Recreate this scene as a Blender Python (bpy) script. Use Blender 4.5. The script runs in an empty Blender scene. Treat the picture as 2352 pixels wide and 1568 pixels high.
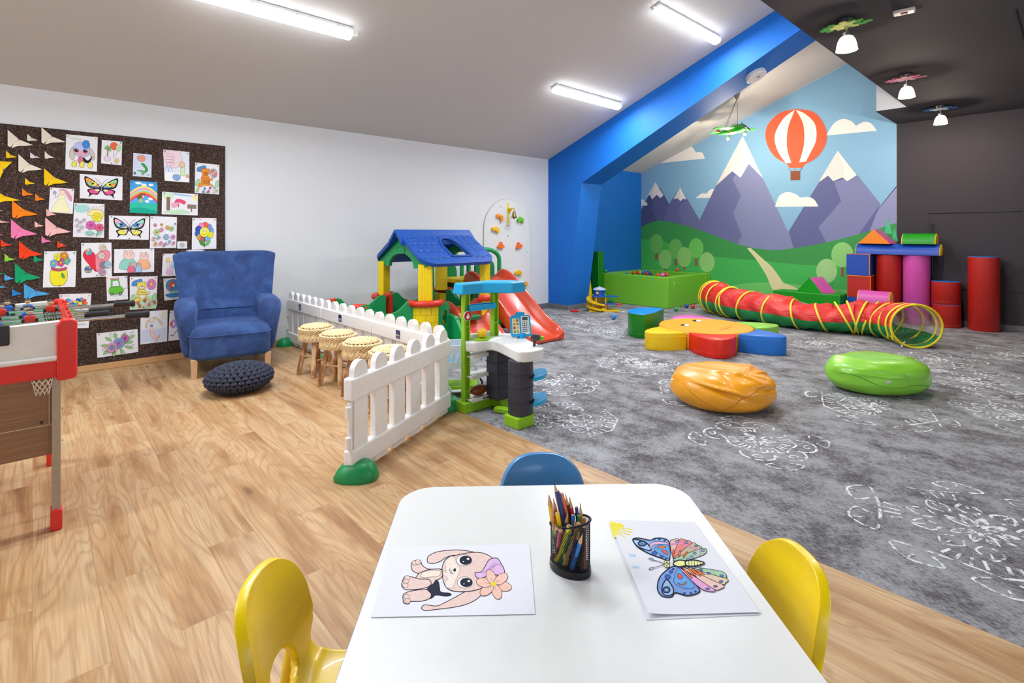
import bpy, bmesh, math, random
from mathutils import Vector, Matrix, noise
from mathutils.geometry import tessellate_polygon
PI = math.pi
S = bpy.context.scene
C = S.collection
# ---------------------------------------------------------------- camera
EYE = 1.3                       # eye height; horizon at row 535 of 1568
FPX = 1198.0                    # focal length in pixels of a 2352 wide frame
YAW = math.atan2(2480 - 1176, FPX)   # angle between view direction and +X
cam_d = bpy.data.cameras.new('camera'); cam = bpy.data.objects.new('camera', cam_d); C.objects.link(cam)
cam_d.sensor_width = 36; cam_d.lens = FPX / 2352 * 36; cam_d.shift_y = (535 - 784) / 2352
cam_d.clip_start = 0.02
cam.location = (0, 0, EYE); cam.rotation_euler = (PI / 2, 0, YAW - PI / 2)
S.camera = cam
# ---------------------------------------------------------------- world, exposure
w = bpy.data.worlds.new('world'); S.world = w; w.use_nodes = True
w.node_tree.nodes['Background'].inputs[0].default_value = (0.86, 0.93, 1.0, 1)
w.node_tree.nodes['Background'].inputs[1].default_value = 3.0
S.view_settings.view_transform = 'Standard'
S.view_settings.look = 'None'
S.view_settings.exposure = 0.27
S.view_settings.gamma = 1.0
S.view_settings.use_curve_mapping = False
TUBE = 11.0        # fluorescent diffuser emission
TUBEW = 46.0       # light sent down by each fluorescent batten, watts
SPOTW = 42.0       # spot lamp watts
# ---------------------------------------------------------------- pixel -> place (reading positions off the photograph)
FW = Vector((math.cos(YAW), math.sin(YAW), 0)); RT = Vector((math.sin(YAW), -math.cos(YAW), 0))
def ray(px, py): return FW + RT * ((px - 1176) / FPX) + Vector((0, 0, 1)) * ((535 - py) / FPX)
def atz(px, py, z=0.0):
    r = ray(px, py); return Vector((0, 0, EYE)) + r * ((z - EYE) / r.z)
def atx(px, py, x):
    r = ray(px, py); return Vector((0, 0, EYE)) + r * (x / r.x)
def aty(px, py, y):
    r = ray(px, py); return Vector((0, 0, EYE)) + r * (y / r.y)
# ---------------------------------------------------------------- materials
def lin(h):
    h = h.lstrip('#'); o = []
    for i in (0, 2, 4):
        c = int(h[i:i+2], 16) / 255; o.append(c / 12.92 if c <= 0.04045 else ((c + 0.055) / 1.055) ** 2.4)
    return tuple(o) + (1,)
MC = {}
def mat(h, rough=0.5, bump=0.0, scale=60, var=0.06, metal=0.0, coat=0.0, spec=0.5, key=None, trans=0.0, emis=0.0, sheen=0.0, stretch=(1, 1, 1), subs=0.0, alpha=1.0):
    k = (h, rough, bump, scale, var, metal, coat, spec, key, trans, emis, sheen, stretch, subs, alpha)
    if k in MC: return MC[k]
    m = bpy.data.materials.new('paint_' + h.strip('#')); m.use_nodes = True; nt = m.node_tree; N = nt.nodes; L = nt.links
    b = N['Principled BSDF']
    tc = N.new('ShaderNodeTexCoord'); mp = N.new('ShaderNodeMapping'); mp.inputs['Scale'].default_value = stretch
    L.new(tc.outputs['Object'], mp.inputs[0])
    nz = N.new('ShaderNodeTexNoise'); nz.inputs['Scale'].default_value = scale; nz.inputs['Detail'].default_value = 3
    L.new(mp.outputs[0], nz.inputs['Vector'])
    c = lin(h)
    if var > 0:
        cr = N.new('ShaderNodeValToRGB')
        cr.color_ramp.elements[0].position = 0.3; cr.color_ramp.elements[1].position = 0.7
        cr.color_ramp.elements[0].color = tuple(x * (1 - var) for x in c[:3]) + (1,)
        cr.color_ramp.elements[1].color = tuple(min(1, x * (1 + var)) for x in c[:3]) + (1,)
        L.new(nz.outputs[0], cr.inputs[0]); L.new(cr.outputs[0], b.inputs['Base Color'])
    else: b.inputs['Base Color'].default_value = c
    b.inputs['Roughness'].default_value = rough; b.inputs['Metallic'].default_value = metal
    b.inputs['Coat Weight'].default_value = coat; b.inputs['Specular IOR Level'].default_value = spec
    b.inputs['Transmission Weight'].default_value = trans
    b.inputs['Sheen Weight'].default_value = sheen
    b.inputs['Alpha'].default_value = alpha
    if subs: b.inputs['Subsurface Weight'].default_value = subs; b.inputs['Subsurface Radius'].default_value = (0.02, 0.02, 0.02)
    if bump > 0:
        bp = N.new('ShaderNodeBump'); bp.inputs['Strength'].default_value = bump; bp.inputs['Distance'].default_value = 0.01
        L.new(nz.outputs[0], bp.inputs['Height']); L.new(bp.outputs[0], b.inputs['Normal'])
    if emis: b.inputs['Emission Color'].default_value = c; b.inputs['Emission Strength'].default_value = emis
    MC[k] = m; return m
def plastic(h, rough=0.35, **k): return mat(h, rough, 0.0, 30, 0.03, **k)
def paper(h): return mat(h, 0.8, 0.0, 150, 0.07, spec=0.2)
def foam(h): return mat(h, 0.38, 0.05, 25, 0.03)
def flat(h): return mat(h, 0.7, 0.0, 20, 0.02, spec=0.2)
def chain(nt, kind, **vals):
    n = nt.nodes.new(kind)
    for k, v in vals.items():
        if k in ('operation', 'blend_type', 'data_type', 'feature', 'wave_type', 'bands_direction', 'distance'): setattr(n, k, v)
        else: n.inputs[k.replace('_', ' ')].default_value = v
    return n
def ramp(nt, stops):
    r = nt.nodes.new('ShaderNodeValToRGB'); e = r.color_ramp.elements
    while len(e) < len(stops): e.new(0.5)
    for i, (p, c) in enumerate(stops): e[i].position = p; e[i].color = lin(c) if isinstance(c, str) else (c, c, c, 1)
    return r
def newmat(name):
    m = bpy.data.materials.new(name); m.use_nodes = True; return m, m.node_tree, m.node_tree.nodes['Principled BSDF']
# ---------------------------------------------------------------- mesh helpers
class MB:
    """collects shapes into one mesh"""
    def __init__(s): s.bm = bmesh.new()
    def add(s, vs, fs, mi=0):
        v = [s.bm.verts.new(p) for p in vs]
        for f in fs:
            try: q = s.bm.faces.new([v[i] for i in f]); q.material_index = mi
            except ValueError: pass
        return v
    def box(s, c, d, rot=None, mi=0, taper=1.0):
        x, y, z = d[0] / 2, d[1] / 2, d[2] / 2; R = rot or Matrix.Identity(3); c = Vector(c)
        vs = []
        for k in (-1, 1):
            t = taper if k > 0 else 1
            for a, b in ((-1, -1), (1, -1), (1, 1), (-1, 1)): vs.append(c + R @ Vector((a * x * t, b * y * t, k * z)))
        s.add(vs, [(3, 2, 1, 0), (4, 5, 6, 7), (0, 1, 5, 4), (1, 2, 6, 5), (2, 3, 7, 6), (3, 0, 4, 7)], mi); return s
    def loft(s, rings, cap=True, closed=True, mi=0):
        n = len(rings[0]); vs = [p for r in rings for p in r]; fs = []
        for i in range(len(rings) - 1):
            for j in range(n if closed else n - 1):
                k = (j + 1) % n; fs.append((i * n + j, i * n + k, (i + 1) * n + k, (i + 1) * n + j))
        if cap: fs.append(tuple(range(n - 1, -1, -1))); fs.append(tuple((len(rings) - 1) * n + j for j in range(n)))
        s.add(vs, fs, mi); return s
    def lathe(s, prof, c=(0, 0, 0), seg=32, mi=0, cap=True, sx=1, sy=1, M=None):
        c = Vector(c); rings = []
        for r, z in prof:
            q = [Vector((r * sx * math.cos(2 * PI * j / seg), r * sy * math.sin(2 * PI * j / seg), z)) for j in range(seg)]
            rings.append([(M @ p if M else p) + c for p in q])
        return s.loft(rings, cap, True, mi)
    def tube(s, pts, r, seg=10, mi=0, cap=True, flat=1.0):
        pts = [Vector(p) for p in pts]; rings = []; up = Vector((0, 0, 1)); prev = None
        for i, p in enumerate(pts):
            t = (pts[min(i + 1, len(pts) - 1)] - pts[max(i - 1, 0)]).normalized()
            if prev is None:
                a = t.cross(up)
                if a.length < 1e-3: a = t.cross(Vector((1, 0, 0)))
            else: a = prev - t * prev.dot(t)
            a.normalize(); prev = a; b = t.cross(a)
            rr = r[i] if isinstance(r, (list, tuple)) else r
            rings.append([p + (a * math.cos(2 * PI * j / seg) + b * flat * math.sin(2 * PI * j / seg)) * rr for j in range(seg)])
        return s.loft(rings, cap, True, mi)
    def ball(s, c, r, seg=20, rings=12, mi=0, sc=(1, 1, 1)):
        c = Vector(c); vs = [c + Vector((0, 0, -r * sc[2]))]; fs = []
        for i in range(1, rings):
            a = -PI / 2 + PI * i / rings
            for j in range(seg): t = 2 * PI * j / seg; vs.append(c + Vector((r * sc[0] * math.cos(a) * math.cos(t), r * sc[1] * math.cos(a) * math.sin(t), r * sc[2] * math.sin(a))))
        vs.append(c + Vector((0, 0, r * sc[2]))); T = len(vs) - 1
        for j in range(seg):
            k = (j + 1) % seg; fs.append((0, 1 + k, 1 + j)); b = 1 + (rings - 2) * seg; fs.append((T, b + j, b + k))
            for i in range(rings - 2): q = 1 + i * seg; fs.append((q + j, q + k, q + seg + k, q + seg + j))
        s.add(vs, fs, mi); return s
    def prism(s, poly, o, u, v, depth, mi=0, mi_side=None, mi_back=None):
        """flat outline poly (2-D) in the frame o,u,v pushed along u x v by depth; concave is fine"""
        o, u, v = Vector(o), Vector(u), Vector(v); n = u.cross(v).normalized() * depth
        N = len(poly); a = [o + u * p[0] + v * p[1] for p in poly]; b = [p + n for p in a]
        tris = tessellate_polygon([[Vector((p[0], p[1], 0)) for p in poly]])
        va = [s.bm.verts.new(p) for p in a]; vb = [s.bm.verts.new(p) for p in b]
        ms = mi if mi_side is None else mi_side; mb = mi if mi_back is None else mi_back
        for t in tris:
            for vv, m_ in ((vb, mi), (va, mb)):
                try: f = s.bm.faces.new([vv[i] for i in t]); f.material_index = m_
                except ValueError: pass
        for i in range(N):
            j = (i + 1) % N
            try: f = s.bm.faces.new([va[i], va[j], vb[j], vb[i]]); f.material_index = ms
            except ValueError: pass
        return s
    def grid(s, fn, nu, nv, mi=0, wrapu=False):
        vs = [Vector(fn(i / nu, j / nv)) for j in range(nv + 1) for i in range(nu + (0 if wrapu else 1))]
        W = nu if wrapu else nu + 1; fs = []
        for j in range(nv):
            for i in range(nu): k = (i + 1) % W; fs.append((j * W + i, j * W + k, (j + 1) * W + k, (j + 1) * W + i))
        s.add(vs, fs, mi); return s
def ob(name, mb, mats, parent=None, smooth=True, bevel=0, sub=0, solid=0, weld=False, loc=None, segs=2, angle=30):
    bm = mb.bm if isinstance(mb, MB) else mb
    if weld: bmesh.ops.remove_doubles(bm, verts=bm.verts, dist=1e-5)
    bmesh.ops.recalc_face_normals(bm, faces=bm.faces)
    me = bpy.data.meshes.new(name); bm.to_mesh(me); bm.free()
    if not isinstance(mats, (list, tuple)): mats = [mats]
    for m in mats: me.materials.append(m)
    o = bpy.data.objects.new(name, me); C.objects.link(o)
    if parent: o.parent = parent
    if loc: o.location = loc
    if smooth:
        for p in me.polygons: p.use_smooth = True
        if not sub: me.set_sharp_from_angle(angle=math.radians(angle + 15 if not bevel else 40))
    if solid: md = o.modifiers.new('solid', 'SOLIDIFY'); md.thickness = solid; md.offset = 0
    if bevel:
        md = o.modifiers.new('bevel', 'BEVEL'); md.width = bevel; md.segments = segs; md.limit_method = 'ANGLE'; md.angle_limit = math.radians(35)
        md.harden_normals = False
    if sub: md = o.modifiers.new('sub', 'SUBSURF'); md.levels = md.render_levels = sub
    return o
def empty(name, loc=(0, 0, 0), rz=0.0):
    o = bpy.data.objects.new(name, None); C.objects.link(o); o.location = loc; o.rotation_euler = (0, 0, rz); o.empty_display_size = 0.05; return o
def tag(o, label, cat, group=None):
    o['label'] = label; o['category'] = cat
    if group: o['group'] = group
    return o
def struct(o): o['kind'] = 'structure'; return o
def thing(name, label, cat, loc=(0, 0, 0), rz=0.0, group=None): return tag(empty(name, loc, rz), label, cat, group)
def kids(o): return [c for c in C.objects if c.parent == o]
def copy_tree(o, parent=None):
    c = o.copy(); C.objects.link(c)
    if parent: c.parent = parent
    for k in kids(o): copy_tree(k, c)
    return c
def Rz(a): return Matrix.Rotation(a, 3, 'Z')
def rrect(w, h, r, n=5, cx=0, cy=0):
    o = []
    for sx, sy, a0 in ((1, 1, 0), (-1, 1, 90), (-1, -1, 180), (1, -1, 270)):
        for k in range(n + 1):
            a = math.radians(a0 + 90 * k / n); o.append((cx + sx * (w / 2 - r) + r * math.cos(a), cy + sy * (h / 2 - r) + r * math.sin(a)))
    return o
def ell(cx, cy, rx, ry=None, n=20, rot=0.0, a0=0, a1=360):
    ry = rx if ry is None else ry; o = []; full = (a1 - a0) >= 360
    for k in range(n if full else n + 1):
        a = math.radians(a0 + (a1 - a0) * k / n); x, y = rx * math.cos(a), ry * math.sin(a)
        o.append((cx + x * math.cos(rot) - y * math.sin(rot), cy + x * math.sin(rot) + y * math.cos(rot)))
    return o
def crv(pts, closed=True, n=6):
    """smooth curve through points"""
    P = [Vector((p[0], p[1], 0)) for p in pts]; N = len(P); o = []
    for i in range(N if closed else N - 1):
        p0 = P[(i - 1) % N] if closed or i > 0 else P[i]; p1 = P[i]; p2 = P[(i + 1) % N]; p3 = P[(i + 2) % N] if closed or i + 2 < N else P[(i + 1) % N]
        for k in range(n):
            t = k / n
            q = 0.5 * ((2 * p1) + (p2 - p0) * t + (2 * p0 - 5 * p1 + 4 * p2 - p3) * t * t + (3 * p1 - p0 - 3 * p2 + p3) * t ** 3)
            o.append((q.x, q.y))
    if not closed: o.append((P[-1].x, P[-1].y))
    return o
def crv3(pts, n=6):
    P = [Vector(p) for p in pts]; N = len(P); o = []
    for i in range(N - 1):
        p0 = P[max(i - 1, 0)]; p1 = P[i]; p2 = P[i + 1]; p3 = P[min(i + 2, N - 1)]
        for k in range(n):
            t = k / n; o.append(0.5 * ((2 * p1) + (p2 - p0) * t + (2 * p0 - 5 * p1 + 4 * p2 - p3) * t * t + (3 * p1 - p0 - 3 * p2 + p3) * t ** 3))
    o.append(P[-1]); return o
class Art:
    """flat picture: coloured outlines laid in print order on a surface given by place(u,v)->point"""
    def __init__(s, place, nrm, eps=0.00012, kind=paper):
        s.bm = bmesh.new(); s.place = place; s.n = Vector(nrm).normalized(); s.z = 0.0; s.eps = eps; s.mats = []; s.kind = kind
    def mi(s, c):
        m = s.kind(c) if isinstance(c, str) else c
        if m not in s.mats: s.mats.append(m)
        return s.mats.index(m)
    def fill(s, c, poly, line=None, lw=0.008):
        s.z += s.eps; k = s.mi(c)
        vs = [s.bm.verts.new(s.place(*p[:2]) + s.n * s.z) for p in poly]
        for t in tessellate_polygon([[Vector((p[0], p[1], 0)) for p in poly]]):
            try: f = s.bm.faces.new([vs[i] for i in t]); f.material_index = k
            except ValueError: pass
        if line: s.line(line, list(poly) + [poly[0]], lw)
        return s
    def line(s, c, pts, lw=0.008, taper=False):
        s.z += s.eps; k = s.mi(c); P = [Vector((p[0], p[1])) for p in pts]; prev = None; N = len(P)
        for i, p in enumerate(P):
            t = P[min(i + 1, N - 1)] - P[max(i - 1, 0)]
            if t.length < 1e-9: continue
            t.normalize(); q = Vector((-t.y, t.x)) * lw / 2
            if taper: q = q * max(0.15, math.sin(PI * (i + .3) / N))
            a = s.bm.verts.new(s.place(*(p + q)) + s.n * s.z); b = s.bm.verts.new(s.place(*(p - q)) + s.n * s.z)
            if prev:
                f = s.bm.faces.new([prev[0], a, b, prev[1]]); f.material_index = k
            prev = (a, b)
        return s
    def text(s, c, txt, x, y, size, bold=0.0, sx=1.0, slant=0.0):
        cu = bpy.data.curves.new('lettering', 'FONT'); cu.body = txt; cu.size = size; cu.offset = bold; cu.resolution_u = 3
        t = bpy.data.objects.new('lettering', cu); C.objects.link(t)
        me = bpy.data.meshes.new_from_object(t.evaluated_get(bpy.context.evaluated_depsgraph_get()))
        s.z += s.eps; k = s.mi(c); base = [s.bm.verts.new(s.place(x + v.co.x * sx + slant * v.co.y, y + v.co.y) + s.n * s.z) for v in me.vertices]
        for p in me.polygons:
            try: f = s.bm.faces.new([base[i] for i in p.vertices]); f.material_index = k
            except ValueError: pass
        bpy.data.objects.remove(t); bpy.data.meshes.remove(me); bpy.data.curves.remove(cu)
        return s
    def obj(s, name, parent=None):
        me = bpy.data.meshes.new(name); s.bm.to_mesh(me); s.bm.free()
        for m in s.mats: me.materials.append(m)
        o = bpy.data.objects.new(name, me); C.objects.link(o)
        if parent: o.parent = parent
        return o
def bilin(q):
    tl, tr, br, bl = [Vector(p) for p in q]
    return lambda u, v: (bl * (1 - u) + br * u) * (1 - v) + (tl * (1 - u) + tr * u) * v
# ================================================================ the room
WY = 6.30; BX = 6.65; MX = 9.56; CX0 = 2.289; EZ = 2.575; SL = 0.375; DZ = 2.935; DY = 1.517
X0, Y0 = -3.0, -2.6
def czt(y): return EZ + SL * (WY + .03 - y)
def wood_floor():
    m, nt, b = newmat('oak_planks'); N = nt.nodes; L = nt.links
    tc = N.new('ShaderNodeTexCoord'); sp = N.new('ShaderNodeSeparateXYZ'); L.new(tc.outputs['Object'], sp.inputs[0])
    cb = N.new('ShaderNodeCombineXYZ'); L.new(sp.outputs['Y'], cb.inputs['X']); L.new(sp.outputs['X'], cb.inputs['Y'])
    def brick(c1, c2, mo):
        k = chain(nt, 'ShaderNodeTexBrick', Scale=1.0, Mortar_Size=0.0012, Mortar_Smooth=0.1, Brick_Width=1.22, Row_Height=0.178)
        k.inputs['Color1'].default_value = c1; k.inputs['Color2'].default_value = c2; k.inputs['Mortar'].default_value = mo
        k.offset = 0.37; k.inputs['Bias'].default_value = 0.0; L.new(cb.outputs[0], k.inputs['Vector']); return k
    rnd = brick((0, 0, 0, 1), (1, 1, 1, 1), (0.5, 0.5, 0.5, 1))
    # each plank gets its own piece of grain
    off = chain(nt, 'ShaderNodeVectorMath', operation='SCALE'); off.inputs['Scale'].default_value = 37.0
    L.new(rnd.outputs['Color'], off.inputs[0])
    ad = chain(nt, 'ShaderNodeVectorMath', operation='ADD'); L.new(tc.outputs['Object'], ad.inputs[0]); L.new(off.outputs[0], ad.inputs[1])
    mp = N.new('ShaderNodeMapping'); mp.inputs['Scale'].default_value = (6.0, 0.75, 1); L.new(ad.outputs[0], mp.inputs[0])
    n1 = chain(nt, 'ShaderNodeTexNoise', Scale=1.0, Detail=1.5, Distortion=0.35); L.new(mp.outputs[0], n1.inputs['Vector'])
    mu = chain(nt, 'ShaderNodeMath', operation='MULTIPLY'); mu.inputs[1].default_value = 105.0; L.new(n1.outputs[0], mu.inputs[0])
    sn = chain(nt, 'ShaderNodeMath', operation='SINE'); L.new(mu.outputs[0], sn.inputs[0])
    mp2 = N.new('ShaderNodeMapping'); mp2.inputs['Scale'].default_value = (140.0, 4.0, 1); L.new(ad.outputs[0], mp2.inputs[0])
    n2 = chain(nt, 'ShaderNodeTexNoise', Scale=1.0, Detail=3.0); L.new(mp2.outputs[0], n2.inputs['Vector'])
    mp3 = N.new('ShaderNodeMapping'); mp3.inputs['Scale'].default_value = (9.0, 1.0, 1); L.new(ad.outputs[0], mp3.inputs[0])
    n3 = chain(nt, 'ShaderNodeTexNoise', Scale=1.0, Detail=4.0, Distortion=0.3); L.new(mp3.outputs[0], n3.inputs['Vector'])
    base = ramp(nt, [(0.28, '#8d6340'), (0.40, '#b1875a'), (0.52, '#c39e72'), (0.75, '#d0b189')]); L.new(n3.outputs[0], base.inputs[0])
    ringm = chain(nt, 'ShaderNodeMapRange', From_Min=0.2, From_Max=1.0, To_Min=0.0, To_Max=0.34); L.new(sn.outputs[0], ringm.inputs[0])
    mx = N.new('ShaderNodeMixRGB'); mx.inputs[2].default_value = lin('#9a6a42'); L.new(ringm.outputs[0], mx.inputs[0]); L.new(base.outputs[0], mx.inputs[1])
    fine = ramp(nt, [(0.35, 0.84), (0.65, 1.05)]); L.new(n2.outputs[0], fine.inputs[0])
    m2 = N.new('ShaderNodeMixRGB'); m2.blend_type = 'MULTIPLY'; m2.inputs[0].default_value = 1.0; L.new(mx.outputs[0], m2.inputs[1]); L.new(fine.outputs[0], m2.inputs[2])
    tone = ramp(nt, [(0.0, 0.94), (1.0, 1.04)]); L.new(rnd.outputs['Color'], tone.inputs[0])
    m3 = N.new('ShaderNodeMixRGB'); m3.blend_type = 'MULTIPLY'; m3.inputs[0].default_value = 1.0; L.new(m2.outputs[0], m3.inputs[1]); L.new(tone.outputs[0], m3.inputs[2])
    # knots
    mp4 = N.new('ShaderNodeMapping'); mp4.inputs['Scale'].default_value = (5.5, 1.8, 1); L.new(ad.outputs[0], mp4.inputs[0])
    vo = chain(nt, 'ShaderNodeTexVoronoi', Scale=1.0, Randomness=1.0); L.new(mp4.outputs[0], vo.inputs['Vector'])
    kr = ramp(nt, [(0.03, 0.7), (0.13, 0.0)]); L.new(vo.outputs['Distance'], kr.inputs[0])
    m4 = N.new('ShaderNodeMixRGB'); m4.inputs[2].default_value = lin('#6b4326'); L.new(kr.outputs[0], m4.inputs[0]); L.new(m3.outputs[0], m4.inputs[1])
    seam = brick((1, 1, 1, 1), (1, 1, 1, 1), (0.84, 0.81, 0.77, 1))
    m5 = N.new('ShaderNodeMixRGB'); m5.blend_type = 'MULTIPLY'; m5.inputs[0].default_value = 1.0; L.new(m4.outputs[0], m5.inputs[1]); L.new(seam.outputs['Color'], m5.inputs[2])
    L.new(m5.outputs[0], b.inputs['Base Color']); b.inputs['Roughness'].default_value = 0.42; b.inputs['Specular IOR Level'].default_value = 0.35
    bp = N.new('ShaderNodeBump'); bp.inputs['Strength'].default_value = 0.06; bp.inputs['Distance'].default_value = 0.004
    L.new(n2.outputs[0], bp.inputs['Height']); L.new(bp.outputs[0], b.inputs['Normal'])
    return m
def carpet_mat(chalk=False):
    m, nt, b = newmat('chalk_yarn' if chalk else 'mottled_carpet'); N = nt.nodes; L = nt.links
    tc = N.new('ShaderNodeTexCoord')
    mp = N.new('ShaderNodeMapping'); mp.inputs['Scale'].default_value = (6.0, 4.2, 1); L.new(tc.outputs['Object'], mp.inputs[0])
    n1 = chain(nt, 'ShaderNodeTexNoise', Scale=0.8, Detail=10.0, Roughness=0.76, Distortion=0.15); L.new(mp.outputs[0], n1.inputs['Vector'])
    mp2 = N.new('ShaderNodeMapping'); mp2.inputs['Scale'].default_value = (120, 45, 1); L.new(tc.outputs['Object'], mp2.inputs[0])
    n2 = chain(nt, 'ShaderNodeTexNoise', Scale=1.0, Detail=3.0, Roughness=0.7); L.new(mp2.outputs[0], n2.inputs['Vector'])
    a = chain(nt, 'ShaderNodeMath', operation='MULTIPLY_ADD'); a.inputs[1].default_value = 0.6; a.inputs[2].default_value = -0.30; L.new(n2.outputs[0], a.inputs[0])
    s_ = chain(nt, 'ShaderNodeMath', operation='ADD'); L.new(a.outputs[0], s_.inputs[0]); L.new(n1.outputs[0], s_.inputs[1])
    r = ramp(nt, [(0.33, '#544f51'), (0.43, '#6f6c70'), (0.50, '#87878a'), (0.58, '#9a9b9f'), (0.72, '#a8a9ac')]); L.new(s_.outputs[0], r.inputs[0])
    if chalk:     # the white yarn is patchy and lets the grey show
        n4 = chain(nt, 'ShaderNodeTexNoise', Scale=26.0, Detail=6.0, Roughness=0.75); L.new(tc.outputs['Object'], n4.inputs['Vector'])
        k = ramp(nt, [(0.44, 0.0), (0.53, 1.0)]); L.new(n4.outputs[0], k.inputs[0]); mxx = N.new('ShaderNodeMixRGB'); mxx.inputs[2].default_value = lin('#e4e6e8')
        L.new(k.outputs[0], mxx.inputs[0]); L.new(r.outputs[0], mxx.inputs[1]); L.new(mxx.outputs[0], b.inputs['Base Color'])
    else: L.new(r.outputs[0], b.inputs['Base Color'])
    b.inputs['Roughness'].default_value = 0.95; b.inputs['Specular IOR Level'].default_value = 0.1
    bp = N.new('ShaderNodeBump'); bp.inputs['Strength'].default_value = 0.4; bp.inputs['Distance'].default_value = 0.004
    n3 = chain(nt, 'ShaderNodeTexNoise', Scale=350.0, Detail=1.0); L.new(tc.outputs['Object'], n3.inputs['Vector'])
    L.new(n3.outputs[0], bp.inputs['Height']); L.new(bp.outputs[0], b.inputs['Normal'])
    return m
M_FLOOR = wood_floor(); M_CARP = carpet_mat()
M_WHITE = mat('#d9dbde', 0.75, 0.03, 180, 0.015, spec=0.2); M_CEIL = mat('#cbc8c5', 0.8, 0.02, 120, 0.015, spec=0.2)
M_BLUE = mat('#1269c6', 0.6, 0.02, 160, 0.015, spec=0.3); M_DARK = mat('#413e44', 0.9, 0.03, 140, 0.03, spec=0.12)
M_SKIRT = mat('#6f6f74', 0.9, 0.4, 200, 0.25)
M_OAKTRIM = mat('#c79a68', 0.45, 0.03, 30, 0.12, stretch=(1, 8, 8))
fl = struct(ob('floor', MB().box(((X0 + CX0) / 2, (Y0 + WY) / 2, -0.05), (CX0 - X0, WY - Y0 + .1, 0.1)), M_FLOOR, smooth=False))
# carpet with its chalk-drawn rosettes woven in
mb = MB(); mb.box(((CX0 + MX) / 2, (Y0 + WY + .06) / 2, -0.05), (MX - CX0, WY - Y0 + .06, 0.1))
carpet = tag(ob('carpet', mb, M_CARP, smooth=False), 'wall-to-wall mottled grey carpet with white chalk-like rosettes beside the oak floor', 'carpet')
M_CHALK = carpet_mat(True)
art = Art(lambda u, v: Vector((u, v, 0.0006)), (0, 0, 1), 0.000008, lambda c: M_CHALK)
def rosette(cx, cy, R, seed):
    rn = random.Random(seed); n = rn.choice((8, 9, 10, 12)); ph = rn.random()
    art.z = 0.0
    def P(r, a): return (cx + r * math.cos(a), cy + r * math.sin(a))
    for ring in range(4):
        r0 = R * (0.05 + ring * 0.24); r1 = r0 + R * 0.2; style = rn.randrange(4)
        for k in range(n):
            nn = n
            a = 2 * PI * (k + ph + 0.5 * ring) / nn; da = PI / nn
            if rn.random() < 0.08 + .13 * ring: continue
            w_ = rn.uniform(0.009, 0.016)
            if style == 0 or ring == 0:
                art.line('c', crv([P(r0, a - da * .3), P((r0 + r1) / 2, a - da * .7), P(r1, a), P((r0 + r1) / 2, a + da * .7), P(r0, a + da * .3)], False, 4), w_)
                art.line('c', [P(r0 + .1 * R, a), P(r1 - .02 * R, a)], w_ * .8)
            elif style == 1:
                art.line('c', [P(r0 + (r1 - r0) * math.sqrt(max(0, 1 - t * t)), a + t * da) for t in (-1, -.93, -.8, -.6, -.3, 0, .3, .6, .8, .93, 1)], w_)
                art.line('c', [P(r0 + R * .08 + R * .04 * math.cos(t), a + .1 * math.sin(t)) for t in [i * PI / 4 for i in range(9)]], w_ * .8)
            elif style == 2:
                for q in (-.6, -.2, .2, .6): art.line('c', [P(r0, a + q * da), P(r0 + R * .13, a + q * da * 1.15)], w_)
                art.line('c', [P(r1 - R * .05 * (1 - t * t), a + t * da) for t in (-1, -.75, -.5, -.25, 0, .25, .5, .75, 1)], w_)
            else:
                art.line('c', crv([P(r0, a), P(r0 + R * .1, a + da * .5), P(r1, a + da * .2), P(r1 - R * .04, a - da * .3), P(r1 - R * .08, a)], False, 4), w_)
                art.line('c', crv([P(r0, a - da * .8), P(r0 + R * .06, a - da * .5), P(r0, a - da * .2)], False, 3), w_)
for i, (x, y, R) in enumerate([(2.76, 2.43, .36), (3.36, 1.37, .44), (3.05, .30, .52), (3.35, 3.1, .40), (4.5, 2.95, .48), (4.63, 1.03, .5), (6.1, .62, .55), (5.15, .25, .45), (5.9, 4.95, .5),
                               (6.8, 2.1, .5), (6.85, 1.0, .45), (3.98, 2.1, .42), (2.35, 3.9, .4), (5.6, 4.2, .45), (7.2, 5.1, .4), (7.7, .5, .5), (4.3, -.3, .5), (4.4, 4.9, .45), (8.4, 2.9, .4), (6.3, 3.3, .4)]):
    rosette(x, y, R, i + 5)
art.obj('rosette_pattern', carpet)
# walls
def wallbox(name, m, lo, hi):
    lo, hi = Vector(lo), Vector(hi); return struct(ob(name, MB().box((lo + hi) / 2, hi - lo), m, smooth=False))
wallbox('wall_left', M_WHITE, (X0, WY, 0), (BX, WY + .15, EZ + .08))
wallbox('wall_left_alcove', M_BLUE, (BX, WY + .03, 0), (MX + .15, WY + .2, EZ + .08))
mb = MB(); mb.prism([(Y0, 0), (1.862, 0), (1.862, DZ), (Y0, DZ)], (MX, 0, 0), (0, 1, 0), (0, 0, 1), .15)
struct(ob('wall_right', mb, M_DARK, smooth=False))
mb = MB(); mb.prism([(1.862, 0), (WY + .2, 0), (WY + .2, czt(WY + .2)), (1.4, czt(1.4)), (1.4, DZ), (1.862, DZ)], (MX, 0, 0), (0, 1, 0), (0, 0, 1), .15)
struct(ob('wall_back', mb, M_WHITE, smooth=False))
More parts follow.
